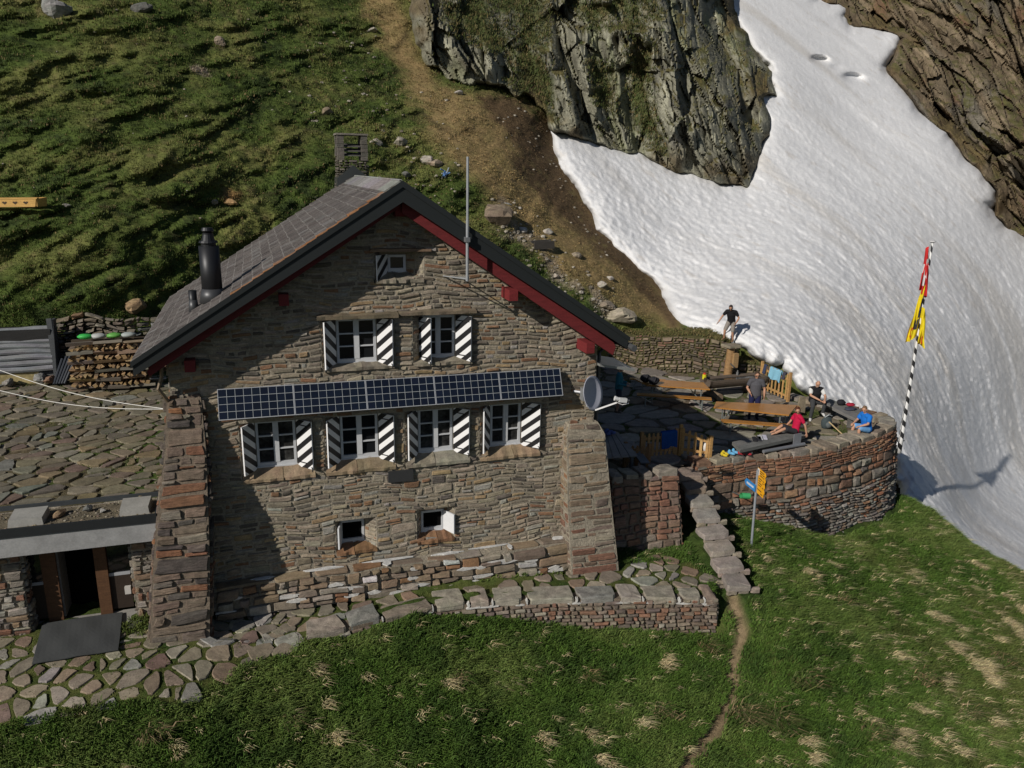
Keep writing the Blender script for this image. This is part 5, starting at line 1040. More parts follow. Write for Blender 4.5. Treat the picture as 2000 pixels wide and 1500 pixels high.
# firewood: each split log
def splitlog(c, L, r, ax, col, seed):
    ax = Vector(ax).normalized(); s1 = ax.cross(Vector((0, 0, 1))).normalized(); s2 = s1.cross(ax); a0 = U(0, 6.28); k = random.choice((3, 3, 4)); ring = []
    for i in range(k): a = a0+2*math.pi*i/k+U(-.3, .3); ring.append((math.cos(a)*r*U(.7, 1.15), math.sin(a)*r*U(.6, 1.0)))
    mb = MB(); c = Vector(c); A = [c-ax*L/2+s1*p+s2*q for p, q in ring]; Bq = [c+ax*L/2+s1*p*U(.85, 1.1)+s2*q*U(.85, 1.1) for p, q in ring]; out = jit(col, .2); inn = jit((.3, .2, .1), .2)
    mb.add(A+Bq+A+Bq, [tuple(range(k))[::-1], tuple(range(k, 2*k))]+[(2*k+i, 2*k+(i+1) % k, 3*k+(i+1) % k, 3*k+i) for i in range(k)], None, [inn]*(2*k)+[out]*(2*k)); return mb
wx0, wx1, wz0 = -5.35, -3.35, 1.93; row = 0; z_ = wz0+.05; cnt = 0
while z_ < 3.42:
    if row % 2 == 0:
        x_ = wx0
        for nseg in range(3):
            l = U(.55, .85); mb = splitlog((x_+l/2, 7.72+U(-.06, .06), z_+.04), l, .075, (1, U(-.05, .05), U(-.06, .06)), pick(((.2, .15, .1), 2), ((.14, .12, .1), 2), ((.28, .19, .1), 1)), 0)
            tag(mb.build('firewood_log', woodM), 'split log lying lengthwise in the firewood stack beside the eaves', 'firewood', 'split logs lying lengthwise in the stack'); x_ += l
        z_ += .13
    else:
        x_ = wx0+.04
        while x_ < wx1+.1:
            r__ = U(.055, .09); mb = splitlog((x_+r__, 7.95+U(-.08, .06), z_+U(.0, .03)), .6, r__, (U(-.15, .15), 1, U(-.08, .08)), pick(((.3, .2, .105), 3), ((.2, .15, .1), 2), ((.36, .26, .15), 1)), 0)
            tag(mb.build('firewood_log', woodM), 'split log with its cut end showing in the firewood stack', 'firewood', 'split logs end-on in the stack'); x_ += r__*1.75
        z_ += .135
    row += 1
mb = MB(); mb.box((wx0+.05, 8.25, wz0-.1), (wx1+.1, 8.4, 3.35), (.06, .045, .03)); tag(mb.build('stack_backboard', woodM), 'dark boards behind the firewood stack', 'board')
for (x_, c_, lb) in ((-4.86, (.04, .36, .07), 'bright green plastic sack on the firewood, leftmost of the four'), (-4.52, (.36, .37, .36), 'grey white sack between two green ones on the firewood'), (-4.1, (.1, .3, .06), 'dull green sack right of the grey one on the firewood'), (-3.72, (.3, .33, .32), 'pale sack at the eaves end of the firewood top')):
    mb = MB(); mb.ball((x_, 8.0, 3.5), .19, c_, 14, (1.15, .8, .42), .1); o = mb.build('sack', paintM, None, True); tag(o, lb, 'sack', 'plastic sacks on the firewood')
# dry stone rubble behind
mb = MB(); masonry(mb, lambda u, v, w: (u, 9.55+.22*(v-2)-w+.15*math.sin(u*2), v), 1.9, 3.75, lambda v: [(-6.0, -2.6)], lambda u, v: pick(((.16, .135, .1), 3), ((.2, .175, .14), 2), ((.12, .1, .08), 2), ((.19, .12, .075), 1), ((.17, .175, .165), 1)), hr=(.08, .24), lr=(.2, .6), depth=(.05, .28), gap=.01, wob=.08)
tag(mb.build('rubble_wall', stoneM), 'loose dry stone wall behind the firewood stack', 'wall')
for k in range(5):
    a_ = Vector((-5.95+.07*k, 8.5, 2.0)); mb = MB(); mb.tube([a_, a_+Vector((.2+.05*k, .5, .65+.06*k))], .04, (.03, .035, .045), 8); tag(mb.build('black_pipe', paintM), 'black plastic pipe leaning between log wall and firewood', 'pipe', 'black pipes leaning by the firewood')
for i, (px_, py_, r__, lb) in enumerate(((80, 738, .22, 'low grey rock at the foot of the yellow base, nearer the log wall'), (98, 742, .2, 'rusty brown angular rock beside the black pipes'), (15, 748, .2, 'pale flat rock at the edge of the annex roof slabs'))):
    p = at(px_, py_, 1, 8.7); rock('rock', p, r__, ((.2, .2, .19), (.2, .12, .08), (.19, .18, .16))[i], (1.3, .8, .7), label=lb)
# yellow flower trough on the slope
p0 = dist(-60, 405, 26.6); p1 = dist(72, 404, 26.6); r_ = empty('planter_box', p1, 'yellow wooden trough with heart shaped cut-outs on the grass slope', 'trough')
dx = (p1-p0).normalized(); up = Vector((0, 0, 1)); bk_ = dx.cross(up)*-1; bk_ = Vector((-dx.y, dx.x, 0)).normalized(); mb = MB(); YW = (.5, .3, .09); q = lambda u, v, w: p0+dx*u+up*v+bk_*w; L_ = (p1-p0).length
mb.hexa([q(0, 0, 0), q(L_-.06, 0, 0), q(L_-.06, 0, .04), q(0, 0, .04)], [q(0, .26, 0), q(L_, .26, 0), q(L_, .26, .04), q(0, .26, .04)], YW); mb.build('front_board', woodM, r_)
mb = MB(); mb.hexa([q(0, 0, .6), q(L_-.06, 0, .6), q(L_-.06, 0, .64), q(0, 0, .64)], [q(0, .3, .6), q(L_, .3, .6), q(L_, .3, .64), q(0, .3, .64)], YW); mb.hexa([q(L_-.04, 0, .04), q(L_, 0, .04), q(L_, 0, .6), q(L_-.04, 0, .6)], [q(L_, .27, .04), q(L_+.04, .27, .04), q(L_+.04, .3, .6), q(L_, .3, .6)], YW); mb.hexa([q(0, .27, -.02), q(L_+.05, .27, -.02), q(L_+.05, .28, .1), q(0, .28, .1)], [q(0, .3, -.02), q(L_+.05, .3, -.02), q(L_+.05, .31, .1), q(0, .31, .1)], YW); mb.build('side_boards', woodM, r_)
for i in range(7):
    u0 = L_-.36-.36*i
    if u0 < .2: break
    pts = []
    for k in range(16):
        t = 2*math.pi*k/16; hx = 16*math.sin(t)**3/16; hy = (13*math.cos(t)-5*math.cos(2*t)-2*math.cos(3*t)-math.cos(4*t))/16; pts.append(q(u0+hx*.085, .14+hy*.06, -.004))
    mb = MB(); mb.prism(pts, -dx.cross(up)*.003, (.05, .03, .015)); mb.build('heart_cutout', paintM, r_)
# washing lines
e_ = at(327, 799, 1, -.05)
for i, (x0, y0, yy, lb) in enumerate(((-20, 716, 3.5, 'white washing line running from the hut corner, upper of the two'), (-20, 758, 2.5, 'white washing line running from the hut corner, lower of the two'))):
    a_ = at(x0, y0, 1, yy); n_ = 14; mb = MB(); mb.tube([a_.lerp(e_, t/n_)+Vector((0, 0, -.16*math.sin(math.pi*t/n_))) for t in range(n_+1)], .008, (.62, .61, .58), 5); tag(mb.build('washing_line', clothM), lb, 'rope', 'washing lines')
mb = MB(); z_ = at(318, 740, 1, -.2); mb.tube([z_+Vector((-.24, 0, .02)), z_+Vector((.06, .05, .0))], .018, (.3, .3, .31), 6); mb.tube([z_+Vector((0, 0, .25)), z_+Vector((-.02, 0, .05)), z_+Vector((-.1, -.02, -.2)), z_+Vector((.05, .05, -.5))], .04, (.16, .12, .08), 6); tag(mb.build('iron_hook', metalM), 'iron bracket with a bundle of old rope on the hut corner', 'bracket')

# ------------------------------------------------------------------ terrace furniture
OR = (.34, .155, .035)
def quad_from(pxs, z): return [at(x, y, 2, z) for x, y in pxs]
def trestle(q, zt, th, name, label, cat, group, legs=(.12, .88), lw=.035):
    a, b, c, d = q; ctr = (a+b+c+d)/4; r_ = empty(name, (ctr.x, ctr.y, 0), label, cat, group); P = lambda u, v: a.lerp(b, u).lerp(d.lerp(c, u), v)
    mb = MB(); mb.hexa([p-Vector((0, 0, th)) for p in (a, b, c, d)], [a, b, c, d], OR); mb.build('top' if cat == 'table' else 'seat', mat('varnished_wood', attr=True, n=(((3, 3, 3), .15), ((25, 25, 25), .12)), rough=.35, spec=.4), r_)
    for u in legs:
        l0, l1 = P(u, .12), P(u, .88); g = lambda p: Vector((p.x, p.y, .03)); mb = MB(); GR = (.25, .27, .26)
        mb.bar(l0-Vector((0, 0, th)), g(l0), lw, lw, GR, up=(1, 0, 0)); mb.bar(l1-Vector((0, 0, th)), g(l1), lw, lw, GR, up=(1, 0, 0)); mb.bar(g(l0)-(l1-l0)*.1, g(l1)+(l1-l0)*.1, lw*1.3, lw, GR); mb.bar(l0-Vector((0, 0, th+.02)), l1-Vector((0, 0, th+.02)), lw, lw, GR)
        m0 = (l0+l1)/2; mb.bar(Vector((m0.x, m0.y, zt*.35)), P(u+(.16 if u < .5 else -.16), .5)-Vector((0, 0, th)), lw*.7, lw*.7, GR); mb.build('trestle', metalM, r_)
    return r_
T1 = quad_from(((1236, 738), (1374, 747), (1387, 760), (1264, 752)), .75); trestle(T1, .75, .045, 'beer_table', 'long orange folding table half in shade by the back wall', 'table', 'folding tables on the terrace')
T2 = quad_from(((1399, 784), (1557, 791), (1541, 810), (1394, 795)), .75); trestle(T2, .75, .045, 'beer_table', 'long orange folding table in full sun in front of the grey shirt man', 'table', 'folding tables on the terrace')
def bench_from(p0, p1, z, w, label):
    a, b = at(*p0, 2, z), at(*p1, 2, z); n_ = Vector((b.y-a.y, a.x-b.x, 0)).normalized()*w; trestle([a, b, b+n_, a+n_], z, .035, 'bench', label, 'bench', 'folding benches on the terrace')
bench_from((1244, 767), (1389, 776), .45, .3, 'orange bench half in shade, in front of the table by the back wall'); bench_from((1408, 818), (1570, 830), .45, .3, 'orange bench between the sunny table and the woman in red'); bench_from((1230, 737), (1300, 741), .45, .25, 'shaded bench behind the table by the back wall')
bench_from((1405, 786), (1560, 792), .45, .2, 'bench mostly hidden under the sunny table')
# log trough fountain with carved post
r_ = empty('log_trough', (17.6, 8.9, 0), 'hollowed log water trough resting on a round log', 'trough'); a, b = at(1377, 748, 2, .6), at(1490, 738, 2, .6); a.z = b.z = .6; t_ = (b-a).normalized(); sd_ = Vector((-t_.y, t_.x, 0)); GW = (.11, .085, .065)
mb = MB(); n_ = 14; prof = [(math.cos(2*math.pi*k/n_)*.34, math.sin(2*math.pi*k/n_)*.34) for k in range(n_)]; pr = []
for k in range(n_+1):
    an = math.pi*.98+math.pi*1.04*k/n_; pr.append((math.cos(an)*.36, math.sin(an)*.36))
pi_ = [(math.cos(math.pi*(1.9-.8*k/8))*.25, math.sin(math.pi*(1.9-.8*k/8))*.24+.08) for k in range(9)]; ring = pr+pi_
L_ = (b-a).length; vs = []
for s_ in (0, L_): vs += [a+t_*s_+sd_*p+Vector((0, 0, q+.12)) for p, q in ring]
m_ = len(ring); mb.add(vs, [(i, (i+1) % m_, (i+1) % m_+m_, i+m_) for i in range(m_)], GW)
for s_ in (0, L_-.12): mb.prism([a+t_*s_+sd_*p+Vector((0, 0, q+.12)) for p, q in pr], t_*.12, jit(GW, .1))
mb.build('trough_body', woodM, r_)
mb = MB(); c_ = a+t_*.0+Vector((0, 0, .12)); mb.tube([c_-t_*.012, c_-t_*.01], .1, (.05, .035, .025), 12); mb.build('end_plug', woodM, r_)
mb = MB(); w0 = [a+t_*.12+sd_*(-.22), a+t_*(L_-.12)+sd_*(-.22), a+t_*(L_-.12)+sd_*.22, a+t_*.12+sd_*.22]; mb.add([p+Vector((0, 0, .08)) for p in w0], [(0, 1, 2, 3)], (.02, .025, .025)); mb.build('water', glassM, r_)
for s_ in (.35, L_-.5): mb = MB(); p = a+t_*s_; mb.tube([Vector((p.x, p.y, .13))-sd_*.55, Vector((p.x, p.y, .13))+sd_*.4], .15, (.19, .14, .095), 14); mb.build('support_log', woodM, r_)
pb0 = at(1421, 731, 2, .35); r_ = empty('fountain_post', (pb0.x, pb0.y, 0), 'tall round wooden fountain post with flat stone cap behind the trough', 'post'); hpt = at(1424, 677, 1, pb0.y).z
mb = MB(); mb.tube([(pb0.x, pb0.y, 0), (pb0.x+.02, pb0.y, hpt*.5), (pb0.x+.06, pb0.y, hpt)], .17, (.26, .155, .07), 14, rs=[.18, .165, .16]); mb.build('post_body', woodM, r_)
mb = MB(); mb.box((pb0.x+.05, pb0.y-.28, hpt-.85), (pb0.x+.27, pb0.y-.12, hpt-.25), (.3, .19, .09)); mb.build('carved_block', woodM, r_)
mb = MB(); mb.stone(lambda u, v, w: Vector((pb0.x+.05+u, pb0.y+v, hpt+.0+w)), -.36, .4, -.3, .3, (.22, .19, .14), .08, 14, -.02, .6); mb.build('stone_cap', slabM, r_)
mb = MB(); mb.tube([(pb0.x, pb0.y-.15, hpt*.55), (pb0.x-.05, pb0.y-.5, hpt*.5)], .03, (.1, .1, .1), 8); mb.build('spout', metalM, r_)
p = a+t_*.05+sd_*.15; r_ = empty('yellow_can', p, 'small yellow container standing on the end of the trough', 'container'); mb = MB(); mb.tube([p+Vector((0, 0, .12)), p+Vector((0, 0, .3))], .08, (.55, .5, .02), 10); mb.build('body', paintM, r_); mb = MB(); mb.tube([p+Vector((0, 0, .3)), p+Vector((0, 0, .36))], .05, (.5, .06, .03), 10); mb.build('cap', paintM, r_)
p = a+t_*(L_*.62)+sd_*.28; mb = MB(); mb.tube([p+Vector((0, 0, .12)), p+Vector((0, 0, .24)), p+Vector((0, 0, .25)), p+Vector((0, 0, .32))], .05, (.2, .2, .2), 10, rs=[.05, .05, .025, .025]); tag(mb.build('metal_flask', metalM), 'small metal flask on the rim of the log trough', 'flask')
# picket fences and gates
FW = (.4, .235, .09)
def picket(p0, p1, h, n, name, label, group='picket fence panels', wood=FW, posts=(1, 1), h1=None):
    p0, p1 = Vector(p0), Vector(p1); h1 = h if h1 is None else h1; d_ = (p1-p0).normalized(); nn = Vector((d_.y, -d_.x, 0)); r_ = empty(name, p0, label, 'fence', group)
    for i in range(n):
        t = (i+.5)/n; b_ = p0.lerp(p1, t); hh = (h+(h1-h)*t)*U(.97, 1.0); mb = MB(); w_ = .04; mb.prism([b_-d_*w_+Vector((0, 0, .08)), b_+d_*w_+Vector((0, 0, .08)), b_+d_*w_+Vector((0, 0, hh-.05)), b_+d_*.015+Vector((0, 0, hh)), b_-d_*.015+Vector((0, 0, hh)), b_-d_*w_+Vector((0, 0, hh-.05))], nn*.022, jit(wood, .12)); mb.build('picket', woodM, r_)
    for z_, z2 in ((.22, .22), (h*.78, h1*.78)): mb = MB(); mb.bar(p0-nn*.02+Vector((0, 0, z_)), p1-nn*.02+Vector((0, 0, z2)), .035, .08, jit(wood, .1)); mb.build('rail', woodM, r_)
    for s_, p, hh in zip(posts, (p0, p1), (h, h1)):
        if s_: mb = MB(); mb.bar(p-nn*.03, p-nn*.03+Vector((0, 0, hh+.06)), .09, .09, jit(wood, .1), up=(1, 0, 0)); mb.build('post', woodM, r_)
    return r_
picket((19.15, 8.95, 0), (19.1, 7.1, 0), 1.12, 8, 'picket_fence', 'sunny yellow picket fence with a pale blue towel near the trough')
picket((12.05, 2.95, 0), (12.75, 2.35, 0), .95, 5, 'picket_fence', 'short sunlit picket fence with the white hat, by the steps', h1=.72)
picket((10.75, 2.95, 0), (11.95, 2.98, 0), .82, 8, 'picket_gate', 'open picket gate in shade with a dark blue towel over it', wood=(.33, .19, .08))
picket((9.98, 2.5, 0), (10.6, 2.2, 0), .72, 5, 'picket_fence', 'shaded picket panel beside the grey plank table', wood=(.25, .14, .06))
def towel(a, b, drop, col, name, label, off=(0, 0, 0)):
    a, b = Vector(a), Vector(b); d_ = (b-a); nn = Vector((d_.y, -d_.x, 0)).normalized(); nu, nv = 14, 12; vs = []
    for j in range(nv+1):
        for i in range(nu+1):
            t = i/nu; s_ = j/nv; side = 1 if s_ > .35 else -1; v = (s_-.35)/.65 if s_ > .35 else (.35-s_)/.35*.45; w_ = .02+.022*math.sin(t*13+v*2)*v+.03*v; vs.append(a.lerp(b, t)+Vector((0, 0, -drop*v*(1+.06*math.sin(t*7))))+nn*side*w_*1.3)
    mb = MB(); mb.add(vs, [(j*(nu+1)+i, j*(nu+1)+i+1, (j+1)*(nu+1)+i+1, (j+1)*(nu+1)+i) for j in range(nv) for i in range(nu)], col); o = mb.build(name, clothM, None, True); return tag(o, label, 'towel')
towel((11.38, 2.95, .86), (11.93, 2.97, .87), .55, (.015, .06, .22), 'towel', 'dark blue towel hanging over the shaded picket gate')
towel((19.14, 8.35, 1.14), (19.12, 7.6, 1.13), .48, (.2, .42, .55), 'towel', 'pale blue towel hanging over the sunny fence by the trough')
towel((19.14, 8.75, 1.14), (19.13, 8.55, 1.13), .4, (.04, .05, .09), 'sock', 'dark navy cloth hanging on the sunny fence left of the pale blue towel'); towel((19.11, 7.5, 1.13), (19.1, 7.3, 1.13), .3, (.05, .05, .07), 'sock', 'dark cloth hanging on the sunny fence right of the pale blue towel')
hp = at(1380, 873, 1, 2.55); r_ = empty('sun_hat', hp, 'round white hat hung on the short picket fence', 'hat'); mb = MB(); mb.ball(hp, .15, (.62, .6, .57), 14, (.95, .5, 1.1)); mb.build('crown', clothM, r_, True); mb = MB(); mb.tube([hp+Vector((0, .05, -.02)), hp+Vector((0, .07, -.02))], .19, (.58, .56, .52), 16); mb.build('brim', clothM, r_)
# plank table beside the hut
tq = quad_from(((1174, 841), (1209, 846), (1246, 889), (1180, 894)), .75); r_ = empty('plank_table', (9.6, 2.5, 0), 'shaded grey plank table against the hut side', 'table')
for k in range(4):
    a_, b_ = tq[0].lerp(tq[1], k/4+.012), tq[0].lerp(tq[1], (k+1)/4-.012); d_, c_ = tq[3].lerp(tq[2], k/4+.012), tq[3].lerp(tq[2], (k+1)/4-.012); mb = MB(); mb.hexa([q_-Vector((0, 0, .04)) for q_ in (a_, b_, c_, d_)], [a_, b_, c_, d_], jit((.2, .2, .205), .1)); mb.build('plank', woodM, r_)
for (u, v) in ((.12, .1), (.88, .1), (.12, .9), (.88, .9)): p = tq[0].lerp(tq[1], u).lerp(tq[3].lerp(tq[2], u), v); mb = MB(); mb.box((p.x-.04, p.y-.04, 0), (p.x+.04, p.y+.04, .71), (.1, .1, .1)); mb.build('leg', woodM, r_)
mb = MB(); a_, b_ = tq[1]+Vector((.35, 0, -.3)), tq[2]+Vector((.3, .1, -.3)); mb.bar(a_, b_, .26, .04, (.17, .17, .175)); 
for t in (.1, .9): p = a_.lerp(b_, t); mb.box((p.x-.03, p.y-.1, 0), (p.x+.03, p.y+.1, .44), (.1, .1, .1))
tag(mb.build('plank_bench', woodM), 'narrow grey bench beside the shaded plank table', 'bench')
p = at(1184, 846, 2, .78); mb = MB()
for k in range(7): q_ = p+Vector((U(-.15, .2), U(-.2, .2), 0)); mb.ball(q_+Vector((0, 0, .05)), .06, pick(((.1, .13, .3), 2), ((.3, .33, .4), 1)), 8, (1.3, .8, .7), .2)
mb.ball(p, .1, (.08, .1, .22), 10, (2.2, 1.6, .5), .1); tag(mb.build('crumpled_bag', clothM), 'crumpled blue bag on the far end of the plank table', 'bag')
for (x_, y_, lb) in ((1261, 741, 'dark backpack on the shaded end of the table, left of the other'), (1277, 746, 'round dark bag on the table by the back wall, right of the backpack')):
    p = at(x_, y_, 2, .85); r_ = empty('dark_bag', (p.x, p.y, .75), lb, 'bag', 'bags on the back table'); mb = MB(); mb.ball((p.x, p.y, .9), .2, (.025, .025, .03), 14, (1.1, .9, .75), .08); mb.build('bag_body', clothM, r_, True); mb = MB(); mb.tube([(p.x-.1, p.y-.15, .82), (p.x-.05, p.y-.2, 1.0), (p.x+.02, p.y-.1, 1.05)], .018, (.04, .04, .045), 6); mb.build('strap', clothM, r_)
# dark timber slabs used as benches
def slab_bench(q, z, th, label, cat='bench'):
    r_ = empty('slab_bench', (sum(p.x for p in q)/4, sum(p.y for p in q)/4, 0), label, cat, 'heavy dark slab benches'); mb = MB(); nn = 12; a, b, c, d = q
    for k in range(2):
        a_, b_ = a.lerp(d, k/2+.004), b.lerp(c, k/2+.004); d_, c_ = a.lerp(d, (k+1)/2-.004), b.lerp(c, (k+1)/2-.004); mb = MB(); mb.hexa([p-Vector((0, 0, th+U(0, .02))) for p in (a_, b_, c_, d_)], [a_, b_, c_, d_], jit((.15, .145, .14), .1)); mb.build('seat_plank', woodM, r_)
    for u in (.14, .86): p, p2 = a.lerp(b, u), d.lerp(c, u); mb = MB(); mb.bar(p.lerp(p2, .15)-Vector((0, 0, th+(z-th)/2)), p.lerp(p2, .85)-Vector((0, 0, th+(z-th)/2)), .3, z-th, (.09, .085, .08)); mb.build('stone_support', slabM, r_)
slab_bench(quad_from(((1430, 863), (1536, 840), (1574, 850), (1446, 879)), .42), .42, .09, 'dark slab bench the woman in red sits on')
slab_bench(quad_from(((1607, 786), (1674, 819), (1682, 800), (1621, 779)), .46), .46, .1, 'dark slab bench beside the snow, between the two sitting men')
# things on the benches and the wall
def boot(p, ang, col, sole=(.03, .03, .03), low=False, parent=None):
    mb = MB(); X = Matrix.Translation(p) @ Matrix.Rotation(ang, 4, 'Z'); mb.X = X
    mb.ball((.05, 0, .05), .05, col, 12, (1.9, .9, .9)); mb.ball((-.05, 0, .07), .055, col, 12, (1, .9, 1.2 if low else 1.7)); mb.build('upper', clothM, parent, True); mb = MB(); mb.X = X; mb.box((-.11, -.045, -.005), (.15, .045, .018), sole); mb.build('sole', paintM, parent)
def pair(px_, py_, z, ang, col, label, low=False, name='shoes', gap=.13, d=(0, 1)):
    p = at(px_, py_, 2, z); r_ = empty(name, p, label, 'shoes')
    for s_ in (-1, 1): boot(p+Vector((d[0]*s_*gap/2, d[1]*s_*gap/2, 0)), ang+U(-.2, .2), col, low=low, parent=r_)
pair(1414, 890, .13, -1.0, (.5, .38, .03), 'pair of yellow and black sandals on the wall top by the hat', True, gap=.16, d=(.7, .7)); pair(1431, 887, .13, -1.1, (.12, .34, .55), 'pair of light blue hiking boots on the terrace wall', gap=.2, d=(.9, .3)); pair(1453, 889, .13, -.6, (.3, .03, .04), 'pair of red and black shoes on the terrace wall beside the blue boots', True, gap=.22, d=(.8, -.3)); pair(1520, 846, .42, .4, (.06, .045, .035), 'dark boots next to the feet of the woman in red', gap=.18, d=(.6, .6))
for (x_, y_, c_, lb, cat, nm) in ((1490, 855, (.45, .46, .5), 'folded pale grey cloth with stripes on the dark slab bench', 'cloth', 'folded_cloth'), (1479, 858, (.03, .03, .035), 'flat black insoles lying beside the pale cloth on the slab', 'insoles', 'insoles')):
    p = at(x_, y_, 2, .43); r_ = empty(nm, p, lb, cat)
    for k in range(2): mb = MB(); mb.X = Matrix.Translation(p+Vector((k*.17-.1, 0, .003))) @ Matrix.Rotation(-.5, 4, 'Z'); mb.box((-.06, -.2, 0), (.06, .2, .025), jit(c_, .15)); mb.build('piece', clothM, r_)
r_ = empty('steel_beam', at(1530, 873, 2, .2), 'grey steel beam with upright plate lying along the wall top', 'steel beam'); a_, b_ = at(1491, 882, 2, .2), at(1571, 867, 2, .2); mb = MB(); mb.tube([a_, b_], .055, (.22, .23, .25), 12); mb.build('tube', metalM, r_); p = a_.lerp(b_, .82); d_ = (b_-a_).normalized(); mb = MB(); mb.bar(p-d_*.16+Vector((0, .03, .2)), p+d_*.16+Vector((0, .03, .2)), .02, .36, (.28, .29, .32)); mb.build('plate', metalM, r_)
r_ = empty('red_rucksack', at(1643, 791, 2, .46), 'red and black rucksack lying on the slab bench by the snow', 'bag'); p = at(1642, 791, 2, .46); mb = MB(); mb.ball(p+Vector((0, 0, .1)), .14, (.02, .02, .025), 12, (1.2, 1, .8), .1); mb.build('bag_body', clothM, r_, True); mb = MB(); mb.ball(p+Vector((.25, -.2, .06)), .12, (.3, .02, .04), 12, (1.4, 1.2, .5), .1); mb.build('red_flap', clothM, r_, True)
p = at(1660, 800, 2, .47); mb = MB(); mb.ball(p+Vector((0, 0, .03)), .16, (.05, .055, .08), 12, (1.4, 1.0, .35), .2); tag(mb.build('dark_jacket', clothM, None, True), 'dark jacket thrown on the slab bench beside the red rucksack', 'jacket')
p = at(1613, 838, 2, 0); r_ = empty('backpack', p, 'grey backpack standing on the slabs between the sitting men', 'backpack'); mb = MB(); mb.ball(p+Vector((0, 0, .24)), .2, (.05, .065, .07), 16, (1.0, .7, 1.25), .12); mb.build('bag_body', clothM, r_, True); mb = MB(); mb.ball(p+Vector((0, -.12, .2)), .13, (.1, .115, .12), 12, (1, .7, 1), .1); mb.build('pocket', clothM, r_, True); mb = MB(); mb.tube([p+Vector((-.15, -.05, .45)), p+Vector((-.05, -.12, .56)), p+Vector((.1, -.1, .5))], .02, (.3, .32, .33), 6); mb.build('strap', clothM, r_)
a_, b_ = at(1619, 824, 2, .4), at(1648, 851, 2, .02); mb = MB(); mb.tube([a_, b_], .022, (.4, .3, .16), 8); tag(mb.build('walking_stick', woodM), 'light wooden stick leaning on the grey backpack', 'stick')
mb = MB(); p = at(1576, 812, 2, .0); mb.prism([p+Vector((-.2, .3, 0)), p+Vector((.15, .3, 0)), p+Vector((.12, .32, .6)), p+Vector((-.12, .32, .62))], (.02, .1, 0), (.24, .2, .14)); tag(mb.build('standing_slab', slabM), 'upright pale stone slab behind the man in the black vest', 'stone slab')
# hillside bits
p = dist(1062, 484, 36.3); r_ = empty('log_water_bar', p, 'dark timber box trough across the path behind the roof', 'trough'); mb = MB(); mb.bar(p-Vector((.5, .1, -.1)), p+Vector((.52, .0, .14)), .06, .34, (.05, .045, .04)); mb.build('front_plank', woodM, r_); mb = MB(); mb.bar(p-Vector((.5, -.35, -.15)), p+Vector((.52, .45, .2)), .06, .3, (.06, .055, .05)); mb.bar(p+Vector((.4, -.0, .12)), p+Vector((.42, .45, .18)), .05, .3, (.06, .055, .05)); mb.build('back_planks', woodM, r_)
def on_hill(x, y):
    a = np.array([[float(x)]]); b = np.array([[float(y)]]); D_ = np.exp(hillD(a, b)); P_ = CAM+rays(a, b)*D_[..., None]; rl, _ = hill_relief(a, b, P_); D_ = D_-rl*(ss(-10, 60, -sdist(a, b, SNOW))*.8+.2); return Vector((CAM+rays(a, b)*D_[..., None])[0, 0])
hr_ = [(975, 427, 38, 'big flat brown boulder behind the bare slope of the roof', (.2, .155, .11), 1.2), (1022, 452, 13, 'small white angular stone on the path below the flat boulder', (.45, .42, .38), 1), (1068, 455, 11, 'pale rounded stone right of the white one on the slope', (.36, .33, .29), 1), (1205, 622, 34, 'large pale flat slab near the end of the roof', (.3, .265, .2), .8), (1185, 600, 22, 'grey slab uphill of the large pale flat slab', (.24, .2, .15), .8), (1175, 558, 12, 'pale stone on the rubble path above the roof end', (.36, .33, .28), 1),
       (1192, 545, 10, 'small whitish stone on top of the rubble path', (.4, .37, .33), 1), (1125, 500, 12, 'brown stone beside the dark timber trough', (.24, .2, .15), 1), (780, 283, 18, 'pale block in the heather right of the chimney', (.3, .27, .22), 1), (735, 280, 11, 'small pale stone close to the chimney top', (.33, .3, .25), 1), (832, 315, 15, 'whitish stone below the dark heather bush', (.3, .27, .23), 1), (852, 322, 19, 'flat beige rock beside the blue scrap on the slope', (.28, .22, .16), .8), (795, 343, 10, 'dark grey stone just above the ridge boards', (.12, .12, .11), 1),
       (430, 84, 14, 'round beige boulder on the grass ledge high up', (.24, .19, .14), 1.3), (275, 22, 26, 'dark overhanging rock at the top of the meadow', (.1, .1, .09), .9), (110, 25, 30, 'grey white streaked rock at the top left of the slope', (.22, .22, .21), 1), (730, 62, 14, 'flat pale stone on the straw coloured grass near the rock face', (.25, .23, .19), .6), (895, 183, 9, 'white stone at the foot of the grey rock face', (.4, .37, .33), 1), (1420, 664, 16, 'grey boulder under the foot of the man in the black shirt', (.26, .24, .2), .9), (640, 222, 14, 'brown stone in the grass left above the chimney', (.2, .16, .11), 1), (270, 600, 22, 'tawny boulder in the bank above the firewood', (.26, .18, .1), 1.1), (1240, 510, 10, 'beige stone at the snow edge', (.28, .24, .18), 1), (1085, 540, 9, 'small stone in the middle of the rubble path', (.34, .3, .25), 1),
       (450, 398, 16, 'ochre stone in the small earth scar on the slope', (.3, .19, .09), .7), (420, 396, 9, 'small grey stone left in the earth scar', (.26, .23, .19), 1), (128, 402, 10, 'pale flat stone right of the yellow trough', (.3, .28, .25), .5)]
for (x_, y_, pr_, lb, c_, fl_) in hr_:
    p = on_hill(x_, y_); dd = float((np.array(p)-CAM)@_f); rock('rock', p+Vector((0, 0, pr_*dd/F*.15)), pr_*dd/F, c_, (1, .8, .6*fl_), label=lb, n=16)
p = dist(985, 404, 38.3); mb = MB(); n_ = 14; mb.prism([p+Vector((.42*math.cos(2*math.pi*k/n_)*U(.8, 1.1), .3*math.sin(2*math.pi*k/n_), .1*math.cos(2*math.pi*k/n_+2)*U(.8, 1.3))) for k in range(n_)], (0, -.05, .12), (.72, .72, .72)); tag(mb.build('snow_patch', snowM), 'tiny leftover snow patch above the flat boulder', 'snow patch')
p = on_hill(866, 342); mb = MB()
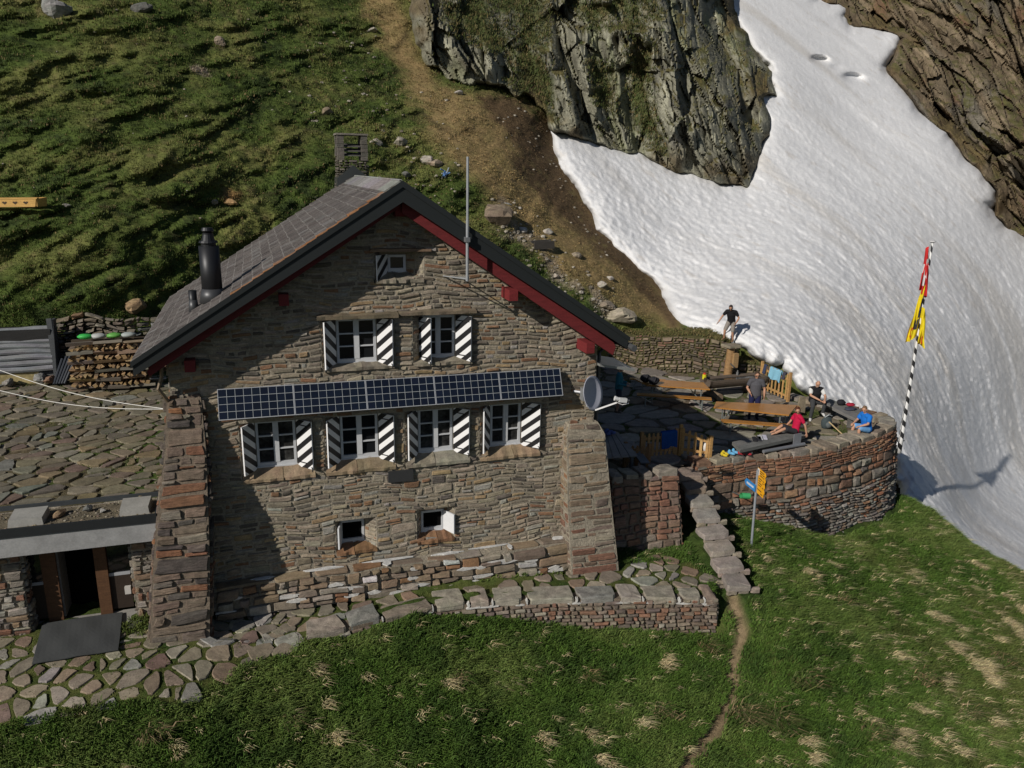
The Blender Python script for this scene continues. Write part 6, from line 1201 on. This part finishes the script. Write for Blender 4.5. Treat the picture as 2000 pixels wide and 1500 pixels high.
for k in range(9): mb.tube([p+Vector((U(-.3, .3), U(-.2, .2), U(-.15, .3))), p+Vector((U(-.3, .3), U(-.2, .2), U(-.1, .35)))], .03, pick(((.1, .2, .42), 2), ((.3, .34, .4), 1)), 5)
tag(mb.build('blue_scrap', clothM), 'tangle of blue plastic scrap lying among the rocks', 'scrap')

# ------------------------------------------------------------------ people
dg_ = lambda: bpy.context.evaluated_depsgraph_get()
def fuse(mb, name, m, parent, vox, it=3, col=None):
    o = mb.build(name, m, None); r_ = o.modifiers.new('fuse', 'REMESH'); r_.mode = 'VOXEL'; r_.voxel_size = vox; q = o.modifiers.new('soft', 'SMOOTH'); q.iterations = it; q.factor = .5
    me = bpy.data.meshes.new_from_object(o.evaluated_get(dg_())); old = o.data; o.modifiers.clear(); o.data = me; bpy.data.meshes.remove(old); me.materials.clear(); me.materials.append(m)
    for k in list(me.color_attributes): me.color_attributes.remove(k)
    a = me.color_attributes.new('Col', 'FLOAT_COLOR', 'POINT'); n = len(me.vertices); a.data.foreach_set('color', np.tile(np.array([*(col or (.4, .25, .18)), 1.], np.float32), n)); me.polygons.foreach_set('use_smooth', [True]*len(me.polygons))
    o.parent = parent; return o
def etube(mb, pts, rr, side=None, n=12):            # tube with elliptic sections (across 'side', the other way)
    pts = [Vector(p) for p in pts]; rings = []
    for i, p in enumerate(pts):
        t = (pts[min(i+1, len(pts)-1)]-pts[max(i-1, 0)]).normalized(); a = Vector(side) if side else (Vector((1, 0, 0)) if abs(t.x) < .9 else Vector((0, 1, 0)))
        a = (a-t*a.dot(t)).normalized(); b = t.cross(a); ra, rb = rr[i] if isinstance(rr[i], tuple) else (rr[i], rr[i]); rings.append([p+a*math.cos(2*math.pi*k/n)*ra+b*math.sin(2*math.pi*k/n)*rb for k in range(n)])
    vs = [q for g in rings for q in g]; m = len(pts); fs = [(i*n+k, i*n+(k+1) % n, (i+1)*n+(k+1) % n, (i+1)*n+k) for i in range(m-1) for k in range(n)]+[tuple(range(n))[::-1], tuple((m-1)*n+k for k in range(n))]
    mb.add(vs, fs, (.5, .5, .5)); 
    for p, r_ in ((pts[0], rr[0]), (pts[-1], rr[-1])):
        ra, rb = r_ if isinstance(r_, tuple) else (r_, r_); mb.ball(p, min(ra, rb)*.98, (.5, .5, .5), 10)
def lerp_pts(pts, n): return [pts[0].lerp(pts[1], t/n) for t in range(n+1)]
def person(label, loc, face, J, wear, hair=(.05, .035, .025), hairlen=.0, bald=False, glasses=None, build=1.0, beard=None, skin=None):
    """J: joints in metres, x to the person's right, y forward, z up; wear: garments"""
    r_ = empty('person', loc, label, 'person', 'people on the terrace'); ang = math.atan2(face[1], face[0])-math.pi/2; r_.rotation_euler = (0, 0, ang)
    J = {k: Vector(v) for k, v in J.items()}; pel, che, nec, hed = J['pel'], J['che'], J['nec'], J['hed']; side = (J['shR']-J['shL']).normalized(); B = build
    mb = MB(); etube(mb, [pel+Vector((0, 0, -.04)), pel, pel.lerp(che, .45), che, nec.lerp(che, .25)], [(.14*B, .1*B), (.165*B, .115*B), (.145*B, .105*B), (.175*B, .115*B), (.1, .075)], side)
    etube(mb, [nec.lerp(che, .3), nec, nec.lerp(hed, .6)], [.065, .055, .052], side)
    up = (hed-nec).normalized(); fw = J.get('look', Vector((0, 1, 0))); fw = (fw-up*fw.dot(up)).normalized(); hs = fw.cross(up).normalized()
    etube(mb, [hed+fw*.025-up*.085, hed+fw*.022-up*.05, hed, hed+up*.06, hed+up*.1], [(.04, .035), (.058, .062), (.076, .092), (.074, .09), (.04, .05)], hs)
    mb.ball(hed+fw*.1-up*.015, .015, (.5, .5, .5), 8, (1, 1.2, 1.6)); mb.ball(hed+fw*.085-up*.055, .016, (.5, .5, .5), 8, (1.6, .7, .5))
    for s_ in (-1, 1): mb.ball(hed+hs*.078*s_-up*.012, .02, (.5, .5, .5), 8, (.6, 1, 1.6))
    for S in ('R', 'L'):
        sh, el, wr = J['sh'+S], J['el'+S], J['wr'+S]; etube(mb, [nec.lerp(sh, .4)-Vector((0, 0, .03)), sh], [.06, .06*B]); etube(mb, [sh, sh.lerp(el, .5), el, el.lerp(wr, .35), wr], [.055*B, .047*B, .039*B, .04*B, .027])
        hd = J.get('ha'+S, (wr-el)).normalized(); pn = hd.cross(Vector((0, 1, 0)) if abs(hd.y) < .8 else Vector((1, 0, 0))).normalized(); sgn = 1 if S == 'R' else -1; pw_ = hd.cross(pn).normalized()
        palm = wr+hd*.055; etube(mb, [wr, palm, wr+hd*.095], [(.027, .022), (.04, .017), (.038, .014)], pw_)
        for i, (o_, l_) in enumerate(((-.03, .062), (-.01, .075), (.01, .07), (.029, .055))):
            b0 = wr+hd*.088+pw_*o_; k1 = b0+(hd+pn*.25+pw_*o_*3).normalized()*l_*.5; k2 = k1+(hd+pn*.75+pw_*o_*2).normalized()*l_*.5; etube(mb, [b0, k1, k2], [.0105, .0095, .008], n=8)
        tb_ = wr+hd*.035+pw_*(-.035); etube(mb, [wr+hd*.03, tb_, tb_+(hd*.7-pw_*.8+pn*.4).normalized()*.035, tb_+(hd-pw_*.3+pn*.5).normalized()*.065], [.014, .014, .011, .009], n=8)
        hi, kn, an, to = J['hi'+S], J['kn'+S], J['an'+S], J['to'+S]; etube(mb, [pel.lerp(hi, .6), hi, hi.lerp(kn, .5), kn, kn.lerp(an, .3), an], [.085*B, .088*B, .072*B, .054, .055, .036]); etube(mb, [an-(to-an).normalized()*.05-Vector((0, 0, .02)), an.lerp(to, .5), to], [(.036, .034), (.042, .03), (.035, .02)], hs)
    body = fuse(mb, 'body', skinM if not skin else skin, r_, .0085)
    for nm, kind, col, ex in wear:
        g = MB()
        if kind in ('tee', 'vest', 'jacket'):
            etube(g, [pel+Vector((0, 0, -.06)), pel+Vector((0, 0, .02)), pel.lerp(che, .45), che, nec.lerp(che, .3), nec.lerp(che, .05)], [(.17*B+ex, .13*B+ex), (.18*B+ex, .13*B+ex), (.165*B+ex, .125*B+ex), (.19*B+ex, .128*B+ex), (.12+ex, .085+ex), (.075, .07)], side, 16)
            for S in ('R', 'L'):
                sh, el, wr = J['sh'+S], J['el'+S], J['wr'+S]
                if kind == 'vest': etube(g, [nec.lerp(sh, .4)-Vector((0, 0, .03)), sh], [.085+ex, .068*B+ex]); continue
                etube(g, [nec.lerp(sh, .4)-Vector((0, 0, .03)), sh], [.085+ex, .075*B+ex])
                if kind == 'tee': etube(g, [sh, sh.lerp(el, .55)], [.072*B+ex, .068*B+ex])
                else: etube(g, [sh, el, wr.lerp(el, .05)], [.072*B+ex, .058+ex, .042+ex])
        if kind == 'sleeves':
            sh, el = J['shL'], J['elL']; etube(g, [sh, sh.lerp(el, .6)], [.07*B+ex, .066*B+ex]); fuse(g, 'white_sleeve', clothM, r_, .012, 4, col); g = MB(); sh, el = J['shR'], J['elR']; etube(g, [sh, sh.lerp(el, .6)], [.07*B+ex, .066*B+ex])
        if kind in ('shorts', 'trousers'):
            etube(g, [pel+Vector((0, 0, -.06)), pel+Vector((0, 0, .05))], [(.175*B+ex, .13*B+ex), (.17*B+ex, .125*B+ex)], side, 16)
            for S in ('R', 'L'):
                hi, kn, an = J['hi'+S], J['kn'+S], J['an'+S]
                if kind == 'shorts': etube(g, [pel.lerp(hi, .6), hi, hi.lerp(kn, .5), hi.lerp(kn, .86)], [.1*B+ex, .105*B+ex, .095*B+ex, .086+ex])
                else: etube(g, [pel.lerp(hi, .6), hi, hi.lerp(kn, .5), kn, kn.lerp(an, .4), an.lerp(kn, .05)], [.1*B+ex, .1*B+ex, .086*B+ex, .072+ex, .07+ex, .062+ex])
        if kind in ('shoes', 'socks'):
            for S in ('R', 'L'):
                an, to, kn = J['an'+S], J['to'+S], J['kn'+S]; d_ = (to-an).normalized()
                etube(g, [an-d_*.055-Vector((0, 0, .025)), an.lerp(to, .5)-Vector((0, 0, .004)), to+d_*.01], [(.046, .044), (.05, .04), (.04, .028)], hs)
                if kind == 'socks': etube(g, [an, an.lerp(kn, .28)], [.046, .052])
        fuse(g, nm, clothM, r_, .012, 4, col)
    if not bald:
        g = MB(); etube(g, [hed+up*.03-fw*.03, hed+up*.075-fw*.01, hed+up*.112-fw*.008], [(.084, .085), (.082, .095), (.045, .055)], hs); 
        if hairlen: etube(g, [hed+up*.05-fw*.05, hed-up*.02-fw*.075, hed-up*hairlen-fw*.08], [(.08, .05), (.08, .045), (.05, .03)], hs)
        fuse(g, 'hair', clothM, r_, .01, 3, hair)
    else:
        g = MB()
        for s_ in (-1, 1): etube(g, [hed+hs*.07*s_-fw*.02+up*.01, hed+hs*.055*s_-fw*.07], [(.02, .035), (.02, .035)])
        fuse(g, 'hair', clothM, r_, .01, 2, hair)
    if beard: g = MB(); etube(g, [hed+fw*.05-up*.075, hed+fw*.045-up*.09], [(.05, .045), (.035, .03)], hs); fuse(g, 'beard', clothM, r_, .008, 2, beard)
    for s_ in (-1, 1):
        g = MB(); g.ball(hed+fw*.088+hs*.03*s_+up*.012, .011, (.02, .015, .01), 8); o = g.build('eye', paintM, None, True); o.parent = r_
    if glasses:
        g = MB()
        for s_ in (-1, 1): g.ball(hed+fw*.1+hs*.033*s_+up*.01, .026, glasses, 10, (1, .35, .8)); g.tube([hed+fw*.095+hs*.06*s_+up*.014, hed+hs*.085*s_+up*.014], .005, glasses, 5)
        o = g.build('glasses', paintM, None); o.parent = r_
    return r_
def stand(**k):
    J = dict(pel=(0, 0, .95), che=(0, .0, 1.3), nec=(0, -.01, 1.5), hed=(0, .03, 1.64), shR=(.19, 0, 1.42), elR=(.27, -.03, 1.14), wrR=(.27, .08, .9), shL=(-.19, 0, 1.42), elL=(-.27, -.03, 1.14), wrL=(-.27, .08, .9),
             hiR=(.1, 0, .9), knR=(.12, .03, .49), anR=(.13, -.02, .09), toR=(.15, .14, .035), hiL=(-.1, 0, .9), knL=(-.12, .03, .49), anL=(-.13, -.02, .09), toL=(-.15, .14, .035)); J.update(k); return J
def sit(h, **k):
    J = dict(pel=(0, 0, h+.1), che=(0, .04, h+.46), nec=(0, .05, h+.66), hed=(0, .09, h+.8), shR=(.19, .04, h+.58), elR=(.25, .12, h+.32), wrR=(.16, .33, h+.2), shL=(-.19, .04, h+.58), elL=(-.25, .12, h+.32), wrL=(-.16, .33, h+.2),
             hiR=(.1, .05, h+.1), knR=(.13, .46, h+.1), anR=(.13, .44, .09), toR=(.15, .6, .035), hiL=(-.1, .05, h+.1), knL=(-.13, .46, h+.1), anL=(-.13, .44, .09), toL=(-.15, .6, .035)); J.update(k); return J
toC = lambda p: (CAM[0]-p[0], CAM[1]-p[1])
def rot2(v, a): return (v[0]*math.cos(a)-v[1]*math.sin(a), v[0]*math.sin(a)+v[1]*math.cos(a))
p = at(1470, 819, 2, 0); person('standing person in grey T-shirt, navy shorts and glasses behind the sunny table', p, rot2(toC(p), .15), stand(elL=(-.3, .0, 1.15), wrL=(-.3, .06, .9), elR=(.3, .02, 1.16), wrR=(.2, .22, 1.02)), [('T_shirt', 'tee', (.075, .075, .085), .006), ('shorts', 'shorts', (.018, .02, .06), .0), ('dark_socks', 'socks', (.015, .017, .03), 0)], hair=(.06, .04, .03), glasses=(.02, .02, .02), build=1.12)
p = dist(1424, 667, 33.2); p.z = at(1424, 667, 2, 0).z+p.z*1.0; p = dist(1424, 667, 33.2)
person('person in black T-shirt and grey shorts stepping down over the back wall', p, rot2(toC(p), -.25), stand(pel=(0, -.06, .86), che=(0, .06, 1.18), nec=(0, .13, 1.36), hed=(0, .21, 1.47), look=(-.1, 1, -.35), shR=(.19, .08, 1.3), elR=(.36, .1, 1.06), wrR=(.46, .2, .84), shL=(-.19, .08, 1.3), elL=(-.33, .05, 1.05), wrL=(-.27, .22, .86), hiR=(.1, -.05, .82), knR=(.16, .24, .5), anR=(.2, .1, .16), toR=(.24, .26, .1), hiL=(-.1, -.05, .82), knL=(-.12, .05, .42), anL=(-.13, -.08, .07), toL=(-.14, .08, .02)), [('T_shirt', 'tee', (.014, .014, .016), .004), ('shorts', 'shorts', (.22, .2, .18), .0), ('shoes', 'shoes', (.16, .1, .06), 0)], hair=(.05, .035, .03), glasses=(.01, .01, .01))
p = at(1588, 818, 2, 0); person('bald person in black vest, white sleeves and dark trousers perched by the dark slab', p, rot2(toC(p), .3), sit(.56, pel=(0, -.12, .66), che=(.02, .0, 1.0), nec=(.03, .06, 1.2), hed=(.02, .13, 1.33), shR=(.2, .0, 1.12), shL=(-.17, .05, 1.12), elR=(.24, .2, .92), wrR=(-.02, .42, .82), elL=(-.25, .25, .92), wrL=(-.18, .46, .84), knL=(-.22, .4, .72), anL=(-.2, .34, .34), toL=(-.22, .5, .28), knR=(.14, .26, .52), anR=(.16, .2, .09), toR=(.2, .36, .035)), [('white_sleeve', 'sleeves', (.55, .55, .54), .004), ('vest', 'vest', (.016, .016, .018), .012), ('trousers', 'trousers', (.045, .047, .05), .0), ('white_shoes', 'shoes', (.5, .5, .49), 0)], hair=(.2, .18, .16), bald=True, beard=(.2, .18, .16), build=1.08)
p = at(1552, 846, 2, .42); p.z = 0; fc = rot2(toC(p), -.95)
person('person with tied dark hair in bright red T-shirt sitting on the slab bench', p, fc, sit(.42, pel=(0, 0, .52), che=(0, -.06, .86), nec=(0, -.06, 1.05), hed=(-.02, -.01, 1.18), look=(-.9, .7, .1), shR=(.17, -.06, .98), shL=(-.17, -.06, .98), elL=(-.28, -.16, .74), wrL=(-.3, -.22, .5), elR=(.22, .06, .74), wrR=(.14, .26, .62), knR=(.12, .42, .66), anR=(.12, .66, .5), toR=(.12, .8, .46), knL=(-.08, .44, .62), anL=(-.06, .74, .5), toL=(-.06, .88, .46)), [('T_shirt', 'tee', (.42, .012, .05), .0), ('shorts', 'shorts', (.03, .03, .035), .0)], hair=(.09, .035, .02), hairlen=.06, build=.88, glasses=(.05, .03, .03))
p = at(1692, 842, 2, .12); p.z = .12; person('person in bright blue T-shirt and light blue shorts sitting on the wall coping', p, rot2(toC(p), -.85), sit(0, che=(0, .08, .44), nec=(0, .14, .63), hed=(0, .19, .77), look=(-.5, .9, 0), knR=(.12, .42, .2), anR=(.14, .5, -.18), toR=(.16, .64, -.23), knL=(-.14, .42, .18), anL=(-.14, .4, -.16), toL=(-.16, .54, -.22), elR=(.25, .22, .34), wrR=(.16, .42, .27), elL=(-.26, .2, .34), wrL=(-.16, .4, .26), shR=(.19, .1, .56), shL=(-.19, .1, .56)), [('T_shirt', 'tee', (.015, .14, .5), .008), ('shorts', 'shorts', (.13, .3, .55), .004)], hair=(.16, .1, .06), build=1.1)
p = at(1206, 806, 2, 0); person('person in teal jacket standing in the deep shade under the canopy', p, (.9, -.5), stand(wrR=(.18, .25, 1.1), wrL=(-.18, .25, 1.1)), [('teal_jacket', 'jacket', (.03, .14, .18), .012), ('shorts', 'shorts', (.04, .045, .06), .0), ('shoes', 'shoes', (.1, .07, .05), 0)], hair=(.06, .045, .04))

# ------------------------------------------------------------------ grass
def blades(name, P, H_, Wd, lean, col, nb, spread, label, parent=None, curl=.5):
    """P: clump positions (n,3); nb blades each; lean: (n,3) mean bend; col (n,3)"""
    n = len(P); m = n*nb; rep_ = lambda a: np.repeat(a, nb, axis=0)
    P, H_, Wd, L_, C_ = rep_(P), rep_(H_)*rng.uniform(.55, 1.15, m), rep_(Wd)*rng.uniform(.7, 1.3, m), rep_(lean), rep_(col)
    a = rng.uniform(0, 2*np.pi, m); r = np.sqrt(rng.uniform(0, 1, m)); sp_ = rep_(spread); off = np.stack([np.cos(a)*r*sp_, np.sin(a)*r*sp_, np.zeros(m)], 1)
    out = np.stack([np.cos(a)*r, np.sin(a)*r, np.zeros(m)], 1)*curl+L_+rng.normal(0, .16, (m, 3))*[1, 1, .2]
    b = rng.uniform(0, 2*np.pi, m); w = np.stack([np.cos(b), np.sin(b), np.zeros(m)], 1)*Wd[:, None]*.5
    base = P+off; up = np.array([0, 0, 1.]); mid = base+(up*.62+out*.28)*H_[:, None]; tip = base+(up*.8+out*.95)*H_[:, None]
    V = np.stack([base-w, base+w, mid-w*.8, mid+w*.8, tip], 1).reshape(-1, 3); i = np.arange(m)*5
    q = np.stack([i, i+1, i+3, i+2], 1); t = np.stack([i+2, i+3, i+4], 1)
    C_ = C_*rng.uniform(.72, 1.3, (m, 1))*rng.uniform(.93, 1.07, (m, 3)); C5 = np.repeat(C_, 5, axis=0)
    o = np_mesh(name, V, [q, t], np.clip(C5, .003, 1), grassM, parent); o['kind'] = 'stuff'; return tag(o, label)
def project(P):
    v = P-CAM; z = v@_f; return 1000+F*(v@_r2)/z, 750+F*(v@_d2)/z
FOOT = [[(-14, -.15), (-2.7, -.15), (-2.7, -1.15), (-1.35, -1.15), (-1.35, -.45), (7, -.45), (7, -.75), (8.4, -.75), (8.4, 1.1), (11.5, 1.0), (11.5, 4.5), (-14, 4.5)], [(x, y) for x, y in [(12.0, 4), (11.9, 1.6), (14, 1.55), (15.8, 1.45), (17.4, 1.6), (18.7, 2.0), (19.8, 2.3), (21.0, 2.85), (21.8, 3.8), (21.6, 5)]],
        [(.45, -1.62), (1.6, -1.55), (3.2, -1.36), (5.3, -1.58), (7.8, -2.1), (10.3, -2.72), (10.5, -2.2), (7.8, -1.45), (5.3, -.95), (3.2, -.75), (1.6, -.95), (.45, -1.0)], [(10.4, -2.45), (11.6, -2.45), (12.4, 2.2), (11.3, 2.2)]]
N = 66000; gx = rng.uniform(-8.5, 27, N*3); gy = rng.uniform(-9.5, 4.2, N*3); gz = meadowZ(gx, gy); qx, qy = project(np.stack([gx, gy, gz], 1)); ok = (qx > -160) & (qx < 2160) & (qy > 850) & (qy < 1640)
for f_ in FOOT: ok &= sdist(gx, gy, f_) < 0
td, _ = linedist(gx, gy, TRAIL); ok &= td > .13+.12*fbm(gx*2, gy*2, seed=4); sy, spth = sdist(gx, gy, YARD), sdist(gx, gy, PATHP); ok &= (sy < .05) & (spth < .0) & (sdist(gx, gy, [tuple(at(x, y, 2, -1.22)[:2]) for x, y in ((84, 1225), (240, 1199), (231, 1272), (62, 1296))]) < -.05)
gx, gy, sy, spth = gx[ok][:N], gy[ok][:N], sy[ok][:N], spth[ok][:N]; td = td[ok][:N]; free = np.ones_like(gx); gz = meadowZ(gx, gy)+meadow_bumps(gx, gy, free); n = len(gx)
n1 = fbm(gx*.7, gy*.7, seed=611); n2 = fbm(gx*2.4, gy*2.4, seed=613); n3 = fbm(gx*.25, gy*.25, o=2, seed=617)
col = mix(np.broadcast_to(np.array([.08, .142, .025]), (n, 3)), [.13, .18, .045], ss(-.3, .4, n1+.5*n2)); col = mix(col, [.04, .078, .016], ss(.1, .5, n2-.5*n1)*.7); col = mix(col, [.11, .115, .035], ss(.15, .5, n3+.3*n2)*.5)
dry = ss(9, 17, gx)*ss(3.5, -2, gy); _k = 150; cxs = np.r_[26-14*rng.random(_k)**1.4, rng.uniform(-6, 12, 40)]; cys = np.r_[-8.5+9.5*rng.random(_k)**1.7, rng.uniform(-8, -2.3, 40)]; crs = rng.uniform(.06, .2, len(cxs))*(.75+.5*(cxs > 17)*(cys < -1)); st_ = np.zeros(n, bool)
for cx_, cy_, cr_ in zip(cxs, cys, crs): st_ |= (np.hypot((gx-cx_)*.8+.3*(gy-cy_), gy-cy_) < cr_*(.7+.6*rng.random(n)))
st_ &= rng.random(n) < .85; st_ |= rng.random(n) < .01+.02*dry
lg = np.stack([.35+.25*n1, -.45+.3*n2, np.zeros(n)], 1)
h = (.17+.08*n2+.05*n1)*rng.uniform(.75, 1.3, n); h = np.where(td < .5, h*.75, h); h = np.where((sy > -.35) | (spth > -.3), h*.6, h)
col[st_] = np.array([.58, .49, .28])*rng.uniform(.6, 1.15, (st_.sum(), 1)); h[st_] *= 1.25; lg[st_] = lg[st_]*1.5+[.1, -.35, 0]
blades('grass', np.stack([gx, gy, gz-.02], 1), h, np.full(n, .017), lg, col, 8, np.full(n, .075), 'dense green meadow grass with straw coloured tufts')
# big tussocks
tus = [(1450, 1405, .5, 260), (1510, 1420, .55, 300), (1560, 1340, .45, 160), (1380, 1270, .35, 120), (1800, 1330, .4, 140), (1880, 1400, .45, 150), (1700, 1440, .4, 140), (1950, 1300, .4, 120), (560, 1420, .3, 100), (300, 1440, .35, 120), (1150, 1330, .3, 90), (1640, 1180, .3, 90), (900, 1330, .28, 90), (1290, 1400, .35, 120)]
P_, h_, c_, l_ = [], [], [], []
for x_, y_, hh, k in tus:
    p = on_meadow(x_, y_)
    for _ in range(k//4):
        P_.append((p.x+random.gauss(0, hh*.28), p.y+random.gauss(0, hh*.28), p.z+.05)); h_.append(hh*U(.7, 1.1)); c_.append(jit(pick(((.06, .1, .02), 2), ((.09, .115, .035), 1), ((.25, .19, .1), 1.2)), .15)); l_.append((.4+U(-.3, .3), -.7+U(-.3, .3), -.15))
blades('grass', np.array(P_), np.array(h_), np.full(len(P_), .02), np.array(l_), np.array(c_), 7, np.full(len(P_), .1), 'long arching tussocks of half dry grass', curl=.9)
# grass in the paving joints
N = 30000; gx = rng.uniform(-8.5, 20, N); gy = rng.uniform(-3.6, 14, N); a_ = np.maximum(sdist(gx, gy, YARD), sdist(gx, gy, PATHP)) > 0; b_ = sdist(gx, gy, TERR) > .1; nn = fbm(gx*1.2, gy*1.2, seed=641)
ann = (gx < -2.1) & (gy > .8) & (gy < 9) & (fbm(gx*.9, gy*.9, seed=645) > .12); keep = (a_ & (nn > -.25)) | (b_ & (nn > .1)) | ann
gx, gy, a_, b_, ann = gx[keep], gy[keep], a_[keep], b_[keep], ann[keep]; gz = np.where(ann, 1.34+.072*(gy-.5), np.where(b_, -.03, meadowZ(gx, gy)-.01)); n = len(gx)
mat_px = [(84, 1225), (240, 1199), (231, 1272), (62, 1296)]; mq = [tuple(at(x, y, 2, -1.22)[:2]) for x, y in mat_px]; ok = sdist(gx, gy, mq) < -.02
for f_ in FOOT: ok &= (sdist(gx, gy, f_) < 0) | b_ | ann
gx, gy, gz = gx[ok], gy[ok], gz[ok]; n = len(gx); n2 = fbm(gx*3, gy*3, seed=643); col = mix(np.broadcast_to(np.array([.06, .1, .02]), (n, 3)), [.12, .125, .04], ss(-.2, .4, n2))
blades('grass', np.stack([gx, gy, gz], 1), np.full(n, .06), np.full(n, .012), np.zeros((n, 3)), col, 5, np.full(n, .05), 'short grass growing in the joints of the stone slabs')
# hillside tufts
N = 120000; qx = rng.uniform(-160, 2000, N); qy = rng.uniform(-60, 745, N)
gr_ = np.full(N, -99.)
for g_ in GRASSY: gr_ = np.maximum(gr_, sdist(qx, qy, g_))
ok = (sdist(qx, qy, SNOW) < -9) & (sdist(qx, qy, CLIFF) < -5) & (sdist(qx, qy, RCLIFF) < 2)
hut_px = [(300, 720), (785, 372), (1200, 655), (1180, 760), (300, 760)]; ok &= (sdist(qx, qy, hut_px) < 0) | (rng.random(N) < .12)
qx, qy = qx[ok], qy[ok]; D0 = np.exp(hillD(qx, qy)); P0 = CAM+rays(qx, qy)*D0[:, None]; rel, ledge = hill_relief(qx, qy, P0); P = CAM+rays(qx, qy)*(D0-rel*(ss(-10, 60, -sdist(qx, qy, SNOW))*.8+.2))[:, None]
c, st, dt = hill_color(qx, qy, P0, ledge*0); n = len(qx); keep = (rng.random(n) > dt*.25) & ~((P[:, 1] < 9.75) & (P[:, 0] < -2.2) & (P[:, 2] < 3.45)) & ~((P[:, 0] > 12.5) & (P[:, 1] < 10))
P, c, st, dt = P[keep], c[keep], st[keep], dt[keep]; n = len(P); D0 = D0[keep]
big = fbm(P[:, 0]*.8, P[:, 1]*.8, P[:, 2]*.8, 3, 651); cc = c*1.35*rng.uniform(.75, 1.25, (n, 1)); dry = rng.random(n) < .10+.3*st; cc[dry] = np.array([.24, .18, .085])*rng.uniform(.6, 1.15, (dry.sum(), 1))
cc = np.where(dt[:, None] > .45, np.array([.14, .095, .05])*rng.uniform(.5, 1.4, (n, 1)), cc); h = (.15+.15*np.clip(big, -.6, 1))*rng.uniform(.6, 1.3, n)*(1-.45*st)*(1-.4*dt)*np.clip(D0/38, .7, 1.5); lean = np.stack([.25+rng.normal(0, .15, n), -.55+rng.normal(0, .15, n), np.full(n, -.25)], 1)
blades('hillside_grass', P-[0, 0, .03], h, .022*np.clip(D0/30, .8, 2.2), lean, cc, 5, .09*np.clip(D0/34, .8, 2), 'rough tufted grass and heather covering the mountainside', curl=.6)
# grass on the ledges of the rock face
ok = []
dgr = dg_(); rf = [o for o in bpy.data.objects if o.name.startswith('rock_face')]
V = np.empty(len(rf[0].data.vertices)*3, np.float32); rf[0].data.vertices.foreach_get('co', V); V = V.reshape(-1, 3); qx, qy = project(V.astype(float)); gr_ = np.full(len(V), -99.)
for g_ in GRASSY: gr_ = np.maximum(gr_, sdist(qx, qy, g_))
Nn = np.empty(len(V)*3, np.float32); rf[0].data.vertices.foreach_get('normal', Nn); Nn = Nn.reshape(-1, 3); sel = ((gr_ > -8) & (rng.random(len(V)) < .5)) | ((np.abs(Nn[:, 2]) > .8) & (rng.random(len(V)) < .15)); sel &= sdist(qx, qy, CLIFF) > 6
P = V[sel].astype(float)+rng.normal(0, .08, (sel.sum(), 3)); n = len(P); cc = mix(np.broadcast_to(np.array([.06, .082, .022]), (n, 3)), [.17, .13, .06], rng.random(n)**2); blades('hillside_grass', P, np.full(n, .28), np.full(n, .04), np.tile([.2, -.5, -.2], (n, 1)), cc, 4, np.full(n, .15), 'grass tufts on the ledges of the rock face')

# loose stones scattered over the slope
mb = MB()
def scree(x, y, pr_):
    p = on_hill(x, y); dd = float((np.array(p)-CAM)@_f); c_ = pick(((.3, .27, .22), 3), ((.22, .19, .15), 2), ((.38, .35, .3), 1)); r__ = pr_*dd/F; n_ = 6; k0 = len(mb.v); mb.ball(p+Vector((0, 0, r__*.2)), r__, c_, n_, (1, .8, .6), .3)
for _ in range(150):
    t = random.random()**.8; i_ = random.choice((0, 1, 2, 3)); path = [(985, 405), (1010, 450), (1060, 490), (1080, 540), (1150, 580), (1210, 625)]; k_ = random.randrange(5); a_, b_ = path[k_], path[k_+1]; t = random.random()
    scree(a_[0]+(b_[0]-a_[0])*t+random.gauss(0, 17), a_[1]+(b_[1]-a_[1])*t+random.gauss(0, 13), U(1.5, 5.5))
for _ in range(110): scree(U(700, 900), U(180, 420), U(1.5, 5)) if U(0, 1) < .6 else scree(U(600, 760), U(60, 260), U(1.5, 4.5))
for _ in range(60): t = random.random(); scree(1000+260*t+random.gauss(0, 30), 230+330*t+random.gauss(0, 25), U(1.2, 3.5))
for _ in range(40): scree(U(0, 620), U(10, 560), U(1.2, 3.2))
o = mb.build('scree', stoneM); tag(o, 'small loose stones scattered over the slope and rubble path', kind='stuff')

# turf along the top of the back wall
n = 1500; uu = rng.uniform(0, BL[-1]*.97, n); ww = rng.uniform(0, 1.2, n); P = []
for a_, b_ in zip(uu, ww):
    p, n_ = polyf(BW, BL, a_); hh = (1.52 if a_ < BL[-1]*.8 else .8)+.12*math.sin(a_*1.3); P.append(tuple(p-n_*b_+Vector((0, 0, hh+.1*b_))))
cc = mix(np.broadcast_to(np.array([.08, .1, .03]), (n, 3)), [.24, .18, .085], rng.random(n)**1.3)
blades('turf_grass', np.array(P), np.full(n, .17), np.full(n, .022), np.tile([.2, -.5, -.2], (n, 1)), cc, 5, np.full(n, .09), 'dry grass overhanging the top of the back wall', curl=.6)
